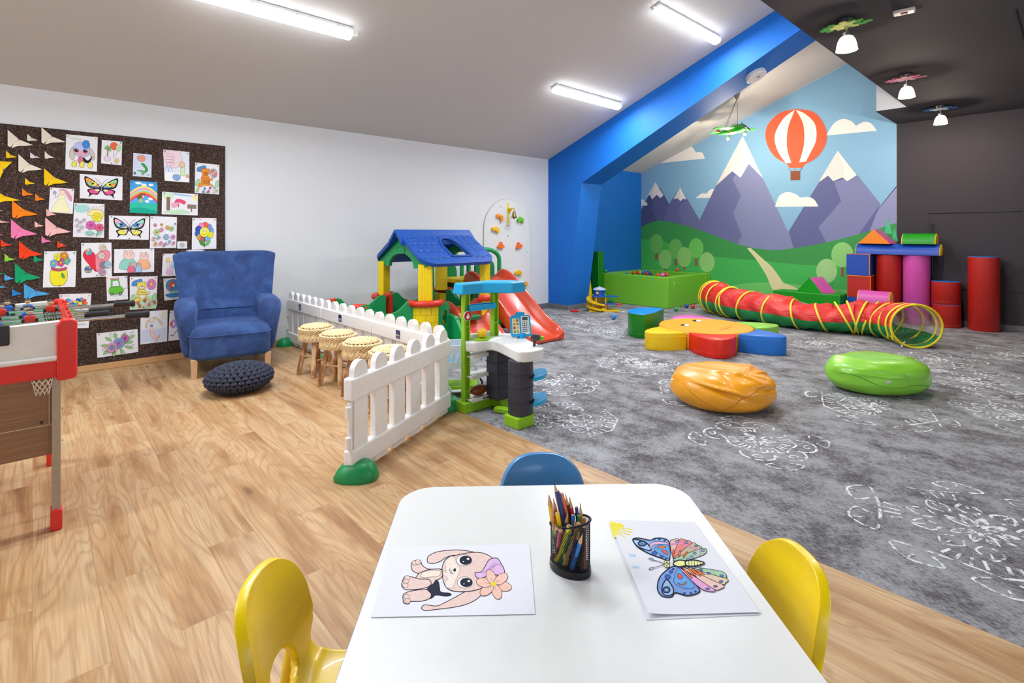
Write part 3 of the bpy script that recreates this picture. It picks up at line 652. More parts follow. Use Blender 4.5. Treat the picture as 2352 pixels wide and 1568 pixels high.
M_STRAW = straw(); M_BARK = bark()
def stool():
    t = empty('woven_stool'); H, R_ = .45, .155; base = .315
    ob('seat_core', MB().lathe([(.0, base + .004), (R_ - .016, base + .006), (R_ - .014, H - .035), (R_ - .04, H - .016), (.0, H - .008)], seg=32), mat('#b98f56', .9, var=.2), t)
    mb = MB(); rn = random.Random(3)
    rows = [(R_ - .010 + .004 * math.sin(i), base + .008 + i * .0125, 0) for i in range(9)] + [(R_ - .014 - .001, H - .024, 1), (R_ - .030, H - .010, 1)] + [(R_ - .030 - .0125 * i, H - .005 + .001 * i, 1) for i in range(1, 10)]
    for ri, (r, z, fl_) in enumerate(rows):
        n = max(6, int(2 * PI * r / .030))
        for k in range(n):     # twisted strands of each coil
            a0 = 2 * PI * (k + .5 * (ri % 2) + rn.uniform(-.1, .1)) / n; da = 2 * PI / n
            pts = []
            for q, (dr, dz) in ((-.62, (-.004, -.005)), (-.2, (.004, -.0015)), (.2, (.004, .0025)), (.62, (-.004, .006))):
                a = a0 + da * q; rr = r + (dr if not fl_ else dz); zz = z + (dz if not fl_ else dr * .8)
                pts.append((rr * math.cos(a), rr * math.sin(a), zz))
            mb.tube(pts, [.004, .0072, .0072, .004], 5)
    ob('woven_seat', mb, M_STRAW, t)
    for k in range(4):
        a = PI / 4 + k * PI / 2; p0 = Vector((.085 * math.cos(a), .085 * math.sin(a), base + .01)); p1 = Vector((.155 * math.cos(a), .155 * math.sin(a), 0))
        ob('leg', MB().tube([p1, p1.lerp(p0, .3) + Vector((.003, .002, 0)), p1.lerp(p0, .65) - Vector((.002, .003, 0)), p0], [.021, .023, .021, .024], 10), M_BARK, t)
    for k in range(4):
        a, b_ = PI / 4 + k * PI / 2, PI / 4 + (k + 1) * PI / 2; z = .145 + .03 * (k % 2); r = .155 - .07 * z / .325
        ob('stretcher', MB().tube([(r * math.cos(a), r * math.sin(a), z), (r * math.cos(b_), r * math.sin(b_), z)], .008, 8), M_LEG, t)
    return t
st = stool()
for i, (x, y, a, lb) in enumerate([(1.93, 4.78, .25, 'woven straw stool with branch legs nearest the armchair, farthest from the camera'), (1.94, 4.33, .5, 'woven straw stool with branch legs, second from the armchair'),
                                   (1.94, 3.88, .1, 'woven straw stool with branch legs, third from the armchair, half behind the front fence panel'), (1.95, 3.46, .7, 'woven straw stool closest behind the front picket panel, legs seen through the slats')]):
    o = st if i == 0 else copy_tree(st); o.location = (x, y, 0); o.rotation_euler = (0, 0, a)
    tag(o, lb, 'stool', 'woven stools inside the fence')
# ================================================================ picket fence panels
M_FEN = plastic('#f0eeed', .42); M_GRN = plastic('#0c8a4c', .4)
def picket_panel(Lp, logo):
    """panel runs along +x from 0 to Lp, face toward -y"""
    t = empty('picket_fence_panel'); n = 6; p = Lp / n
    for z0, z1, nm in ((.045, .155, 'bottom_rail'), (.415, .535, 'top_rail')):
        ob(nm, MB().box((Lp / 2, 0, (z0 + z1) / 2), (Lp - .006, .062, z1 - z0)), M_FEN, t, bevel=.012, segs=3)
    for k in range(n):
        x = p * (k + .5); hw = .058; poly = [(x - hw, .015), (x + hw, .015)] + [(x + hw * math.cos(a), .56 + hw * math.sin(a)) for a in [PI * q / 12 for q in range(13)]]
        ob('picket', MB().prism(poly, (0, .018, 0), (1, 0, 0), (0, 0, 1), .036), M_FEN, t, bevel=.009, segs=3)
    mb = MB()
    for z0, z1 in ((.155, .41),): mb.tube([(.022, 0, z0), (.022, 0, z1)], .013, 12)
    mb.tube([(Lp - .02, 0, .155), (Lp - .02, 0, .415)], .013, 12)
    ob('hinge_rod', mb, M_FEN, t)
    for z in (.36, .20): ob('hinge_sleeve', MB().tube([(-.004, -.01, z - .03), (-.004, -.01, z + .03)], .017, 12), M_FEN, t)
    if logo:
        x = Lp * .42; mb = MB().prism(rrect(.062, .066, .008), (x, -.0312, .478), (1, 0, 0), (0, 0, 1), .003)
        b = ob('brand_badge', mb, plastic('#1b2c6b', .3), t, smooth=False)
        a = Art(lambda u, v: Vector((x + u, -.0346, .478 + v)), (0, -1, 0), .0002, lambda c: plastic(c, .3))
        a.text('#f2f2f2', 'chicco', -.0265, -.012, .0205, .0006, sx=.98); a.fill('#d4232b', ell(-.004, .011, .0035, n=12))
        a.line('#f2f2f2', [(-.023, -.0215), (.023, -.0215)], .002)
        a.obj('badge_lettering', b)
    return t
def foot(parent, x, y, a, nm='foot'):
    # rounded green wedge with a hole, standing across the panel end
    R = Rz(a); mb = MB(); rings = []
    for z, k in ((0, 1), (.012, 1.02), (.045, .9), (.07, .74), (.085, .55), (.09, .3)):
        rings.append([R @ Vector((.115 * k * sup(q, .8) + (1 - k) * .035, .085 * k * sup(q - PI / 2, .8), z)) + Vector((x, y, 0)) for q in [2 * PI * j / 28 for j in range(28)]])
    o = ob(nm, mb.loft(rings), M_GRN, parent, angle=50)
    c = R @ Vector((.062, .01, 0)) + Vector((x, y, .060))
    ob('foot_hole', MB().lathe([(.021, .006), (.017, .0065), (.014, -.004), (.0, -.004)], c=c, seg=20, M=R @ Matrix.Rotation(.35, 3, 'Y')), plastic('#04502a', .5), parent)
    return o
A_, B_ = Vector((1.214, 2.598, 0)), Vector((2.215, 3.10, 0)); d = B_ - A_
pf = picket_panel(d.length, False); pf.location = A_; pf.rotation_euler = (0, 0, math.atan2(d.y, d.x))
tag(pf, 'front white picket panel angled across the oak floor, on a green foot', 'fence', 'white picket fence panels')
foot(pf, .05, -.02, math.radians(-70)); 
YB = [(3.115, 4.20), (4.20, 5.285), (5.285, 6.27)]
for i, (y0, y1) in enumerate(YB):
    o = picket_panel(y1 - y0, True); o.location = (2.215, y1, 0); o.rotation_euler = (0, 0, -PI / 2)
    tag(o, ['white picket panel with blue badge joining the front panel at the corner', 'middle white picket panel with blue badge behind the stools', 'white picket panel with blue badge running up to the white wall'][i], 'fence', 'white picket fence panels')
    if i == 2: foot(o, .06, -.05, math.radians(-70))
    if i == 0: foot(o, y1 - y0 - .05, .03, math.radians(80)); 
    if i == 1: foot(o, .0, .03, math.radians(80))
# ================================================================ playhouse with two slides
G1 = plastic('#0a7a46', .4); G2 = plastic('#0b9350', .4); YEL = plastic('#f0d000', .4); RED = plastic('#d8321c', .35); RBLU = plastic('#104ca4', .45); SLR = plastic('#cf4526', .28, coat=.3)
t = thing('playhouse', 'plastic playhouse with blue tiled roof, yellow columns and green walls behind the fence', 'playhouse', (0, 0, 0))
XL, XR, YF, YR = 3.14, 3.97, 4.81, 5.70
def hw_(px, py, y): p = aty(px, py, y); return p
ym = (YF + YR) / 2
# roof: two slabs, ridge cap; ridge runs along x
xa, xb = 3.05, 4.06; ridge_z = 1.285; eave_z = .945; yo = YF - .13; yr = YR + .13
def slope_pt(x, s_, side):   # s_ 0 ridge..1 eave
    y = ym + (yo - ym) * s_ if side < 0 else ym + (yr - ym) * s_
    return Vector((x, y, ridge_z + (eave_z - ridge_z) * s_))
for side in (-1, 1):
    u = Vector((1, 0, 0)); v = (slope_pt(0, 1, side) - slope_pt(0, 0, side)); Ls = v.length; v.normalize()
    n = u.cross(v); n = n if n.z > 0 else -n
    def P(a, b_, c=0.0): return slope_pt(xa, 0, side) + u * a + v * b_ + n * c
    W_ = xb - xa; r = .17
    out = [(0, 0), (0, Ls - r)] + [(r - r * math.cos(a), Ls - r + r * math.sin(a)) for a in [PI / 2 * k / 6 for k in range(1, 7)]] + [(W_ - r + r * math.sin(a), Ls - r + r * math.cos(a)) for a in [PI / 2 * k / 6 for k in range(0, 6)]] + [(W_, Ls - r), (W_, 0)]
    cx_, w0 = .565, .135; b0, b1 = Ls - .13, .14
    hole = [(cx_ - w0, b0), (cx_ + w0, b0), (cx_ + w0, b1 + .17)] + [(cx_ + w0 * math.cos(a), b1 + .17 - .17 * math.sin(a)) for a in [PI * k / 10 for k in range(1, 10)]] + [(cx_ - w0, b1 + .17)]
    mb = MB(); tri = tessellate_polygon([[Vector((p[0], p[1], 0)) for p in out], [Vector((p[0], p[1], 0)) for p in hole[::-1]]])
    al = out + hole[::-1]
    for c in (-.015, .028):
        vs = [mb.bm.verts.new(P(a, b_, c)) for a, b_ in al]
        for q in tri:
            try: mb.bm.faces.new([vs[i] for i in q])
            except ValueError: pass
    for loop in (out, hole):
        for i in range(len(loop)):
            a, b_ = loop[i], loop[(i + 1) % len(loop)]
            mb.add([P(*a, -.015), P(*b_, -.015), P(*b_, .028), P(*a, .028)], [(0, 1, 2, 3)])
    ro = ob('roof_panel', mb, RBLU, t, weld=True, smooth=False, bevel=.008)
    # raised tile courses
    mb = MB(); cols = 11; pitch = W_ / cols
    for row in range(4):
        bb = .10 + row * (Ls - .17) / 3.4
        for k in range(cols):
            a0 = .03 + k * pitch * .97 + (pitch * .0)
            pts = [P(a0 + pitch * .9 * q / 8, bb + .016 * math.sin(PI * q / 8), .027) for q in range(9)]
            aa, b2 = a0 + pitch * .45, bb
            if row > 0 or True:
                if abs(aa - cx_) < w0 + .03 and b1 - .02 < bb < b0 + .02: continue
                if bb > Ls - .10 and (aa < .12 or aa > W_ - .12): continue
                mb.tube(pts, [.003] + [.010] * 7 + [.003], 6)
    for k in range(1, cols):
        a0 = .03 + k * pitch * .97
        for s0, s1 in (((.07), (Ls - .06)),):
            segs = [(s0, s1)] if abs(a0 - cx_) > w0 + .02 else [(s0, b1 - .01), (b0 + .02, s1)]
            for q0, q1 in segs:
                if q1 > q0 and .1 < a0 < W_ - .1: mb.tube([P(a0, q0, .027), P(a0, q1, .026)], .006, 6)
    ob('roof_tiles', mb, RBLU, ro)
    rim = [P(a, b_, .03) for a, b_ in hole]; ob('window_rim', MB().tube(rim + [rim[0]], .016, 8), RBLU, ro)
    for a, b_ in ((.12, .17), (W_ - .12, .17), (.2, Ls - .1), (W_ - .17, Ls - .12)): ob('screw_cap', MB().lathe([(.014, 0), (.012, .006), (0, .006)], c=P(a, b_, .027), seg=12), G2, ro)
rc = [(-.125, -.145), (0, 0), (.125, -.145), (.125, -.10), (0, .05), (-.125, -.10)]
rc = [(-.14, -.135), (-.14, -.085), (-.01, .045), (.01, .045), (.14, -.085), (.14, -.135), (.0, .01)]
ob('ridge_cap', MB().prism([(a, b_) for a, b_ in rc], (xa - .03, ym, ridge_z + .01), (0, 1, 0), (0, 0, 1), W_ + .06), RBLU, t, smooth=False, bevel=.006)
# gables with an arch cut out
for gx in (XL - .03, XR + .02):
    hwid = (YR - YF) / 2 + .03; g = [(-hwid, eave_z - .02), (-hwid - .05, eave_z + .01), (0, ridge_z - .03), (hwid + .05, eave_z + .01), (hwid, eave_z - .02), (hwid - .16, eave_z - .035)]
    g += [(.27 * math.cos(a), eave_z - .035 + .16 * math.sin(a)) for a in [PI * k / 12 for k in range(13)]] + [(-hwid + .16, eave_z - .035)]
    gb = ob('gable', MB().prism([(-a, b_) for a, b_ in g], (gx + .03, ym, 0), (0, -1, 0), (0, 0, 1), .04), G2, t, smooth=False, bevel=.006)
    ob('gable_emblem', MB().tube([Vector((gx - .012, ym + a, 1.105 + b_)) for a, b_ in rrect(.17, .075, .035) + [rrect(.17, .075, .035)[0]]], .005, 6), G2, gb)
# columns
def column(x, y, a, w_=.155, th=.06, z0=.55, z1=.96):
    R = Rz(a); mb = MB()
    sec = [(-w_ / 2, -th / 2), (-w_ / 2 + .012, -th / 2 - .02), (w_ / 2 - .012, -th / 2 - .02), (w_ / 2, -th / 2), (w_ / 2, th / 2), (-w_ / 2, th / 2)]
    mb.loft([[R @ Vector((p[0], p[1], 0)) + Vector((x, y, z)) for p in sec] for z in (z0, z1)])
    for q in (-.045, -.015, .015, .045): mb.box(R @ Vector((q, -th / 2 - .021, 0)) + Vector((x, y, (z0 + z1) / 2)), (.016, .005, z1 - z0 - .02), R)
    return mb
def bricks(x, y, a, z0=.03, z1=.5):
    """curved brick-pattern base"""
    R = Rz(a); mb = MB(); rad = .16; rows = 6
    for r in range(rows):
        zb = z0 + (z1 - z0) * r / rows; zt = zb + (z1 - z0) / rows - .007
        cuts = [-62, -20, 22, 62] if r % 2 else [-62, -42, 0, 42, 62]
        for i in range(len(cuts) - 1):
            a0, a1 = math.radians(cuts[i] + 1.2 - 90), math.radians(cuts[i + 1] - 1.2 - 90); n = 5
            pts = [a0 + (a1 - a0) * k / n for k in range(n + 1)]
            ring = lambda z, k: [R @ Vector((k * math.cos(q), k * math.sin(q) + .06, 0)) + Vector((x, y, z)) for q in pts]
            o1, o2 = ring(zb, rad), ring(zt, rad); i1, i2 = ring(zb, rad - .02), ring(zt, rad - .02)
            mb.loft([i1, o1, o2, i2], cap=False, closed=False); mb.add([i1[0], o1[0], o2[0], i2[0]], [(0, 1, 2, 3)]); mb.add([i1[-1], o1[-1], o2[-1], i2[-1]], [(3, 2, 1, 0)])
    pts = [math.radians(-62 - 90 + 124 * k / 14) for k in range(15)]
    f = lambda z, k: [R @ Vector((k * math.cos(q), k * math.sin(q) + .06, 0)) + Vector((x, y, z)) for q in pts]
    mb.loft([f(z0, rad - .008), f(z1, rad - .008)], cap=False, closed=False)
    mb.add(f(z0, rad - .02) + f(z1, rad - .02)[::-1], [tuple(range(30))])
    return mb
def ringcap(x, y, a, z=.542):
    R = Rz(a); rad = .175
    pts = [R @ Vector((rad * math.cos(math.radians(q)), rad * math.sin(math.radians(q)) + .06, 0)) + Vector((x, y, z)) for q in range(-165, -14, 10)]
    return MB().tube(pts, .036, 12)
for x, y, a in ((XL, YF, -.55), (XR, YF, .55), (XL, YR, PI + .55), (XR, YR, PI - .55)):
    c_ = ob('column', column(x, y, a), YEL, t, smooth=False, bevel=.005)
    ob('brick_base', bricks(x, y, a), YEL, t); ob('red_collar', ringcap(x, y, a), RED, t)
# green side walls with dipping tops
def wallpanel(p0, p1, prof, th=.05, m=G2, holes=()):
    p0, p1 = Vector(p0), Vector(p1); u = (p1 - p0); L_ = u.length; u.normalize()
    poly = [(0, 0.0)] + [(f * L_, z) for f, z in prof] + [(L_, 0.0)]
    mb = MB(); n = u.cross(Vector((0, 0, 1)))
    loops = [[Vector((a, b_, 0)) for a, b_ in poly]] + [[Vector((a, b_, 0)) for a, b_ in h[::-1]] for h in holes]
    al = [(p.x, p.y) for l in loops for p in l]; tri = tessellate_polygon(loops)
    Q = lambda a, b_, c: p0 + u * a + Vector((0, 0, b_)) + n * c
    for c in (-th / 2, th / 2):
        vs = [mb.bm.verts.new(Q(a, b_, c)) for a, b_ in al]
        for q in tri:
            try: mb.bm.faces.new([vs[i] for i in q])
            except ValueError: pass
    for l in loops:
        for i in range(len(l)):
            a, b_ = l[i], l[(i + 1) % len(l)]
            mb.add([Q(a.x, a.y, -th / 2), Q(b_.x, b_.y, -th / 2), Q(b_.x, b_.y, th / 2), Q(a.x, a.y, th / 2)], [(0, 1, 2, 3)])
    return ob('side_wall', mb, m, t, weld=True, smooth=False, bevel=.006)
dip = crv([(0.0, .55), (.08, .565), (.15, .555), (.27, .485), (.46, .45), (.65, .46), (.79, .52), (.86, .56), (.93, .57), (1.0, .565)], False, 3)
slot = lambda x, z, w_, h_: rrect(w_, h_, min(w_, h_) / 2 - .001, 4, x, z)
# low enclosure left of the house: front wing, rear wing by the wall and the short link between them
wallpanel((2.47, 5.00, 0), (XL - .10, YF + .06, 0), dip, holes=[slot(.36, .26, .16, .06)])
wallpanel((2.47, 5.66, 0), (XL - .08, YR - .16, 0), dip)
wallpanel((2.41, 5.62, 0), (2.42, 5.05, 0), [(0, .53), (.12, .55), (.3, .55), (.5, .48), (.7, .55), (.9, .55), (1, .53)])
for p, q in (((2.40, 5.04, .535), (2.54, 4.99, .535)), ((2.40, 5.62, .535), (2.50, 5.66, .535)), ((XL - .09, YR - .16, .55), (XL + .02, YR - .06, .55))): ob('red_link', MB().tube([p, q], .036, 10), RED, t)
ob('red_post', MB().tube([(XL + .01, YR - .10, 0), (XL + .01, YR - .10, .57)], .04, 10), RED, t)
wallpanel((XL + .12, YF - .03, 0), (3.42, YF - .03, 0), [(0, .53), (1, .53)], holes=[slot(.10, .36, .055, .17)])
wallpanel((XL + .1, YR + .03, 0), (XR - .1, YR + .03, 0), dip)
wallpanel((XR + .03, YF + .1, 0), (XR + .03, YR - .1, 0), dip, m=G1)
# steps under the small slide platform
for i, (y, z) in enumerate(((4.70, .36), (4.86, .36), (4.62, .18))): ob('step', MB().box((3.60, y, z - .02), (.36, .14, .05)), G1, t, bevel=.012)
wallpanel((3.44, YF - .02, 0), (3.44, 4.45, 0), [(0, .40), (.4, .38), (.8, .20), (1, .12)], m=G2)
# slides: channel swept down a curve
def slide(nm, x0, x1, prof, wall, m=SLR):
    W_ = x1 - x0; xc = (x0 + x1) / 2; pts = crv3([(0, y, z) for y, z in prof], 7); rings = []
    for i, p in enumerate(pts):
        tt = (pts[min(i + 1, len(pts) - 1)] - pts[max(i - 1, 0)]).normalized(); n = Vector((0, -tt.z, tt.y)); n = n if n.z > 0 else -n
        f = i / (len(pts) - 1); h = wall * (0.45 + .55 * min(1, f / .12) if f < .12 else 1) * (1 if f < .9 else (1 - .55 * (f - .9) / .1))
        hw = W_ / 2; sec = [(-hw, -.03), (-hw, h - .012), (-hw + .012, h), (-hw + .035, h), (-hw + .05, h - .02), (-hw + .085, .03), (-hw + .13, .0), (hw - .13, .0), (hw - .085, .03), (hw - .05, h - .02), (hw - .035, h), (hw - .012, h), (hw, h - .012), (hw, -.03)]
        rings.append([p + Vector((xc + a, 0, 0)) + n * b_ for a, b_ in sec])
    return ob(nm, MB().loft(rings, cap=True), m, t, angle=50)
slide('large_slide', 4.18, 4.78, [(5.48, .69), (5.38, .69), (5.27, .66), (5.10, .55), (4.88, .38), (4.68, .22), (4.52, .12), (4.38, .06), (4.26, .04)], .12)
slide('small_slide', 3.50, 3.97, [(5.02, .43), (4.94, .43), (4.86, .41), (4.74, .33), (4.60, .20), (4.46, .09), (4.36, .05), (4.28, .04)], .085)
# climbing tower by the wall
def tower(y0, x0, x1, zt, hole=True):
    W_ = x1 - x0; hw = W_ / 2; xc = (x0 + x1) / 2
    arch = [Vector((xc - hw + .03, y0, 0))] + [Vector((xc + (hw - .03) * math.cos(a), y0, zt - .17 + .15 * math.sin(a))) for a in [PI - PI * k / 12 for k in range(13)]] + [Vector((xc + hw - .03, y0, 0))]
    ob('tower_hoop', MB().tube(arch, .030, 12), G2, t)
    sh = [(-hw + .13, .10), (hw - .13, .10), (hw - .13, zt - .26)] + [(hw - .15, zt - .2), (hw - .21, zt - .17), (.06, zt - .14), (.06, zt - .03), (-.06, zt - .03), (-.06, zt - .14), (-hw + .21, zt - .17), (-hw + .15, zt - .2), (-hw + .13, zt - .26)]
    ob('tower_shield', MB().prism(sh, (xc, y0 + .02, 0), (1, 0, 0), (0, 0, 1), .04), G1, t, smooth=False, bevel=.01)
tower(5.98, 3.98, 4.55, 1.03)
tower(5.50, 4.24, 4.84, 1.10)
ob('tower_deck', MB().box((4.45, 5.72, .66), (.62, .46, .06)), YEL, t, bevel=.01)
lad = MB()
wl = lambda holes: holes
W3 = wallpanel((4.10, 5.40, 0), (4.86, 5.40, 0), [(0, .62), (1, .62)], m=G1, holes=[slot(.38, .14 + .14 * k, .50, .055) for k in range(4)]); W3.name = 'ladder_panel'
W4 = wallpanel((4.83, 5.42, 0), (4.83, 5.95, 0), [(0, .66), (1, .66)], m=G1, holes=[slot(.26, .15 + .16 * k, .34, .06) for k in range(3)]); W4.name = 'ladder_panel'
ob('red_foot', MB().box((4.83, 5.36, .045), (.16, .12, .09)), RED, t, bevel=.02)
for x in (3.95, 4.12): ob('red_knob', MB().ball((x, 5.93, .66), .035), RED, t)
# ================================================================ climbing board with bell
t = thing('climbing_board', 'tall arched white climbing board with coloured holds fixed to the wall', 'climbing wall', (5.68, WY - .001, 0))
arc = [(-.5, .08), (.5, .08)] + [(.5 * math.cos(a), 1.35 + .5 * math.sin(a)) for a in [PI * k / 32 for k in range(33)]]
ob('board', MB().prism(arc, (0, 0, 0), (1, 0, 0), (0, 0, 1), .02), M_WHITE, t, smooth=False)
ob('board_edge', MB().tube([(a, -.01, b_) for a, b_ in arc[1:] + arc[:1]], .007, 4), mat('#b9aa9c', .6, var=.1), t, smooth=False)
def hold(x, z, c, k, rot=0, sc=1.0):
    sh = {0: [(-.07, .03), (-.04, .05), (-.01, .035), (.03, .03), (.05, .0), (.055, -.05), (.03, -.07), (.01, -.04), (-.005, -.01), (-.04, .0), (-.07, -.01)],
          1: [(-.07, .02), (-.05, .045), (-.02, .04), (.01, .05), (.045, .03), (.06, -.01), (.075, -.045), (.045, -.045), (.01, -.02), (-.03, -.01), (-.06, -.01)],
          2: [(-.065, -.02), (-.05, .0), (-.02, .03), (-.005, .06), (.02, .05), (.03, .01), (.055, .0), (.07, -.03), (.04, -.03), (.02, -.05), (-.01, -.03), (-.04, -.04)],
          3: [(-.065, .01), (-.03, .03), (0, .055), (.03, .03), (.055, .03), (.065, -.03), (.045, -.055), (.02, -.02), (.0, .0), (-.015, -.03), (-.045, -.04), (-.055, -.01)]}[k]
    c_, s_ = math.cos(rot), math.sin(rot); P = [((a * c_ - b_ * s_) * sc, (a * s_ + b_ * c_) * sc) for a, b_ in crv(sh, True, 3)]
    h = ob('climbing_hold', MB().prism(P, (x - 5.68, -.022, z), (1, 0, 0), (0, 0, 1), .045), plastic(c, .4), t, smooth=False, bevel=.006)
    for q in (-.03, .035): ob('bolt', MB().tube([(x - 5.68 + q * c_ * sc, -.066, z + q * s_ * sc + .005), (x - 5.68 + q * c_ * sc, -.069, z + q * s_ * sc + .005)], .006, 8), plastic('#222222', .3), h, smooth=False)
for x, z, c, k, r in ((5.487, 1.555, '#f79420', 0, 0), (5.93, 1.515, '#6ac22f', 3, 0), (5.39, 1.35, '#f5be1c', 1, 0), (5.50, 1.10, '#f2701d', 2, 0), (5.90, 1.09, '#ef6a1f', 2, .3), (5.885, .64, '#f3b61a', 1, .3), (6.02, .455, '#f5a51c', 0, .6), (5.83, .36, '#ef6a1f', 2, .3), (6.0, .22, '#6ac22f', 3, .3)): hold(x, z, c, k, r)
for x, z in ((-.16, 1.72), (.43, .98), (.44, .2), (0, 1.42), (0, 1.25)): ob('screw', MB().tube([(x, -.02, z), (x, -.026, z)], .007, 8), plastic('#3d3a38', .3), t, smooth=False)
mb = MB(); mb.box((.0, -.024, 1.62), (.035, .008, .33)); mb.box((.0, -.10, 1.695), (.02, .15, .018)); mb.prism([(0, 0), (-.08, 0), (0, -.09)], (.008, -.028, 1.69), (0, 1, 0), (0, 0, 1), .012)
ob('bell_bracket', mb, plastic('#f1d21a', .35), t, smooth=False, bevel=.002)
br = mat('#a8905c', .25, metal=1.0, var=.1)
b = ob('bell', MB().lathe([(.008, .10), (.022, .095), (.030, .07), (.034, .03), (.044, .01), (.056, .0), (.054, -.004), (.04, .006)], c=(.0, -.165, 1.545), seg=28, cap=False), br, t)
ob('clapper', MB().ball((0, -.165, 1.532), .012).tube([(0, -.165, 1.53), (0, -.165, 1.63)], .003, 6), br, b); ob('bell_loop', MB().tube([(.0 + .018 * math.cos(a), -.165, 1.665 + .018 * math.sin(a)) for a in [k * PI / 6 for k in range(13)]], .004, 6), br, b)
ob('bell_cord', MB().tube([(.0, -.165, 1.68), (.02, -.17, 1.66), (.035, -.17, 1.61), (.03, -.17, 1.58)], .003, 5), mat('#9a8a78', .8), b)
# ================================================================ toy supermarket stand
LG = plastic('#8dc21a', .35); LB = plastic('#1ba4dc', .35); LW = plastic('#e6e6e4', .35); CH = plastic('#33333f', .4)
t = thing('toy_market_stand', 'toy supermarket stand in lime, white and charcoal with light blue canopy and trays', 'toy', (0, 0, 0))
def loop_prism(poly, z0, z1, nm, m, bev=.008, par=None, flare=1.0):
    c = sum((Vector(p) for p in [(a, b_, 0) for a, b_ in poly]), Vector()) / len(poly)
    return ob(nm, MB().loft([[Vector((c.x + (a - c.x) * k, c.y + (b_ - c.y) * k, z)) for a, b_ in poly] for z, k in ((z0, flare), (z1, 1.0))]), m, par or t, smooth=False, bevel=bev)
# uprights stand along x at y=3.03; the counter turns toward the camera at right
loop_prism([(2.28, 2.98), (2.54, 2.98), (2.54, 2.885), (2.66, 2.885), (2.66, 3.10), (2.28, 3.10)][::1], 0, .075, 'base', LG)
loop_prism([(2.35, 2.50), (2.50, 2.50), (2.56, 2.56), (2.52, 2.64), (2.35, 2.64)], 0, .075, 'base', LG)
ob('base_link', MB().box((2.53, 2.76, .02), (.06, .26, .035), Rz(.35)), LG, t, bevel=.006)
for x in (2.325, 2.60):
    mb = MB(); mb.box((x, 3.04, .49), (.055, .012, .86)); mb.box((x - .022, 3.03, .49), (.012, .04, .86)); mb.box((x + .022, 3.03, .49), (.012, .04, .86))
    for z in (.62, .34, .15): mb.box((x, 3.03, z), (.05, .03, .01))
    ob('upright', mb, LG, t, smooth=False, bevel=.003)
# canopy: open-fronted angled tray
can = [(2.27, 2.99), (2.46, 2.99), (2.60, 2.84), (2.74, 2.84), (2.76, 2.99), (2.62, 3.10), (2.27, 3.10)]
loop_prism(can, .855, .935, 'canopy', LB, .01, flare=1.04)
mb = MB()
for c_, d_ in (((2.46, 3.055, .752), (.24, .01, .04)), ((2.46, 2.985, .752), (.24, .01, .04)), ((2.345, 3.02, .752), (.01, .07, .04)), ((2.575, 3.02, .752), (.01, .07, .04)), ((2.46, 3.02, .736), (.24, .07, .008))): mb.box(c_, d_)
ob('upper_tray', mb, LB, t, smooth=False, bevel=.002)
sg = ob('sign', MB().lathe([(.036, 0), (.036, .008), (.0, .008)], c=(2.318, 3.002, .70), seg=24, M=Matrix.Rotation(PI / 2, 3, 'X')), plastic('#d7d7c8', .3), t, bevel=.002)
a = Art(lambda u, v: Vector((2.318 + u, 2.9935, .70 + v)), (0, -1, 0), .0003, lambda c: plastic(c, .3))
a.fill('#1d1d1d', ell(0, 0, .033)); a.fill('#d31e25', ell(0, 0, .030)); a.fill('#f5f2ee', crv([(-.012, -.018), (-.014, .0), (-.006, .006), (.0, .02), (.006, .018), (.004, .004), (.012, .004), (.013, -.012), (.006, -.018)]))
a.obj('sign_face', sg)
# counter top
ctr = [(2.36, 2.96), (2.50, 2.955), (2.56, 2.80), (2.40, 2.60), (2.33, 2.50), (2.40, 2.42), (2.52, 2.42), (2.62, 2.52), (2.74, 2.80), (2.78, 3.02), (2.66, 3.10), (2.36, 3.10)]
ctr = [(2.33, 2.955), (2.455, 2.925), (2.47, 2.85), (2.40, 2.62), (2.37, 2.52), (2.42, 2.47), (2.52, 2.46), (2.60, 2.51), (2.67, 2.70), (2.76, 2.90), (2.76, 3.02), (2.64, 3.09), (2.33, 3.09)]
loop_prism(crv(ctr, True, 5), .44, .515, 'counter', LW, .01, flare=.97)
loop_prism([(2.36, 2.95), (2.455, 2.93), (2.56, 3.0), (2.50, 3.03), (2.38, 3.03)], .512, .524, 'drawer_lid', LG, .003)
loop_prism([(2.34, 3.04), (2.62, 3.04), (2.62, 3.07), (2.34, 3.07)], .50, .55, 'counter_back_rim', LW, .004)
loop_prism([(2.55, 2.72), (2.66, 2.84), (2.60, 2.94), (2.50, 2.82)], .514, .520, 'belt_plate', LW, .002)
# cabinets
loop_prism(rrect(.17, .13, .015, 3, 2.57, 2.93), .075, .44, 'cabinet', CH, .006)
loop_prism(crv([(2.375, 2.515), (2.47, 2.505), (2.535, 2.545), (2.535, 2.61), (2.45, 2.63), (2.375, 2.625)], True, 3), .075, .44, 'cabinet', CH, .004)
mb = MB()
for z in (.165, .26, .35): mb.box((2.57, 2.93, z), (.174, .134, .004)); mb.loft([[Vector((a, b_, z + q)) for a, b_ in crv([(2.373, 2.513), (2.47, 2.503), (2.537, 2.543), (2.537, 2.612), (2.45, 2.632), (2.373, 2.627)], True, 3)] for q in (-.002, .002)])
ob('cabinet_seams', mb, plastic('#24242d', .5), t, smooth=False)
for z in (.135, .305):
    ob('side_tray', MB().loft([[Vector((a, b_, z + q)) for a, b_ in crv([(2.47, 2.475), (2.56, 2.47), (2.66, 2.53), (2.69, 2.59), (2.65, 2.62), (2.54, 2.60), (2.53, 2.53)], True, 3)] for q in (0, .03)]), LB, t, smooth=False, bevel=.004)
    ob('side_tray', MB().box((2.70, 2.92, z + .03), (.09, .10, .025)), LB, t, bevel=.004)
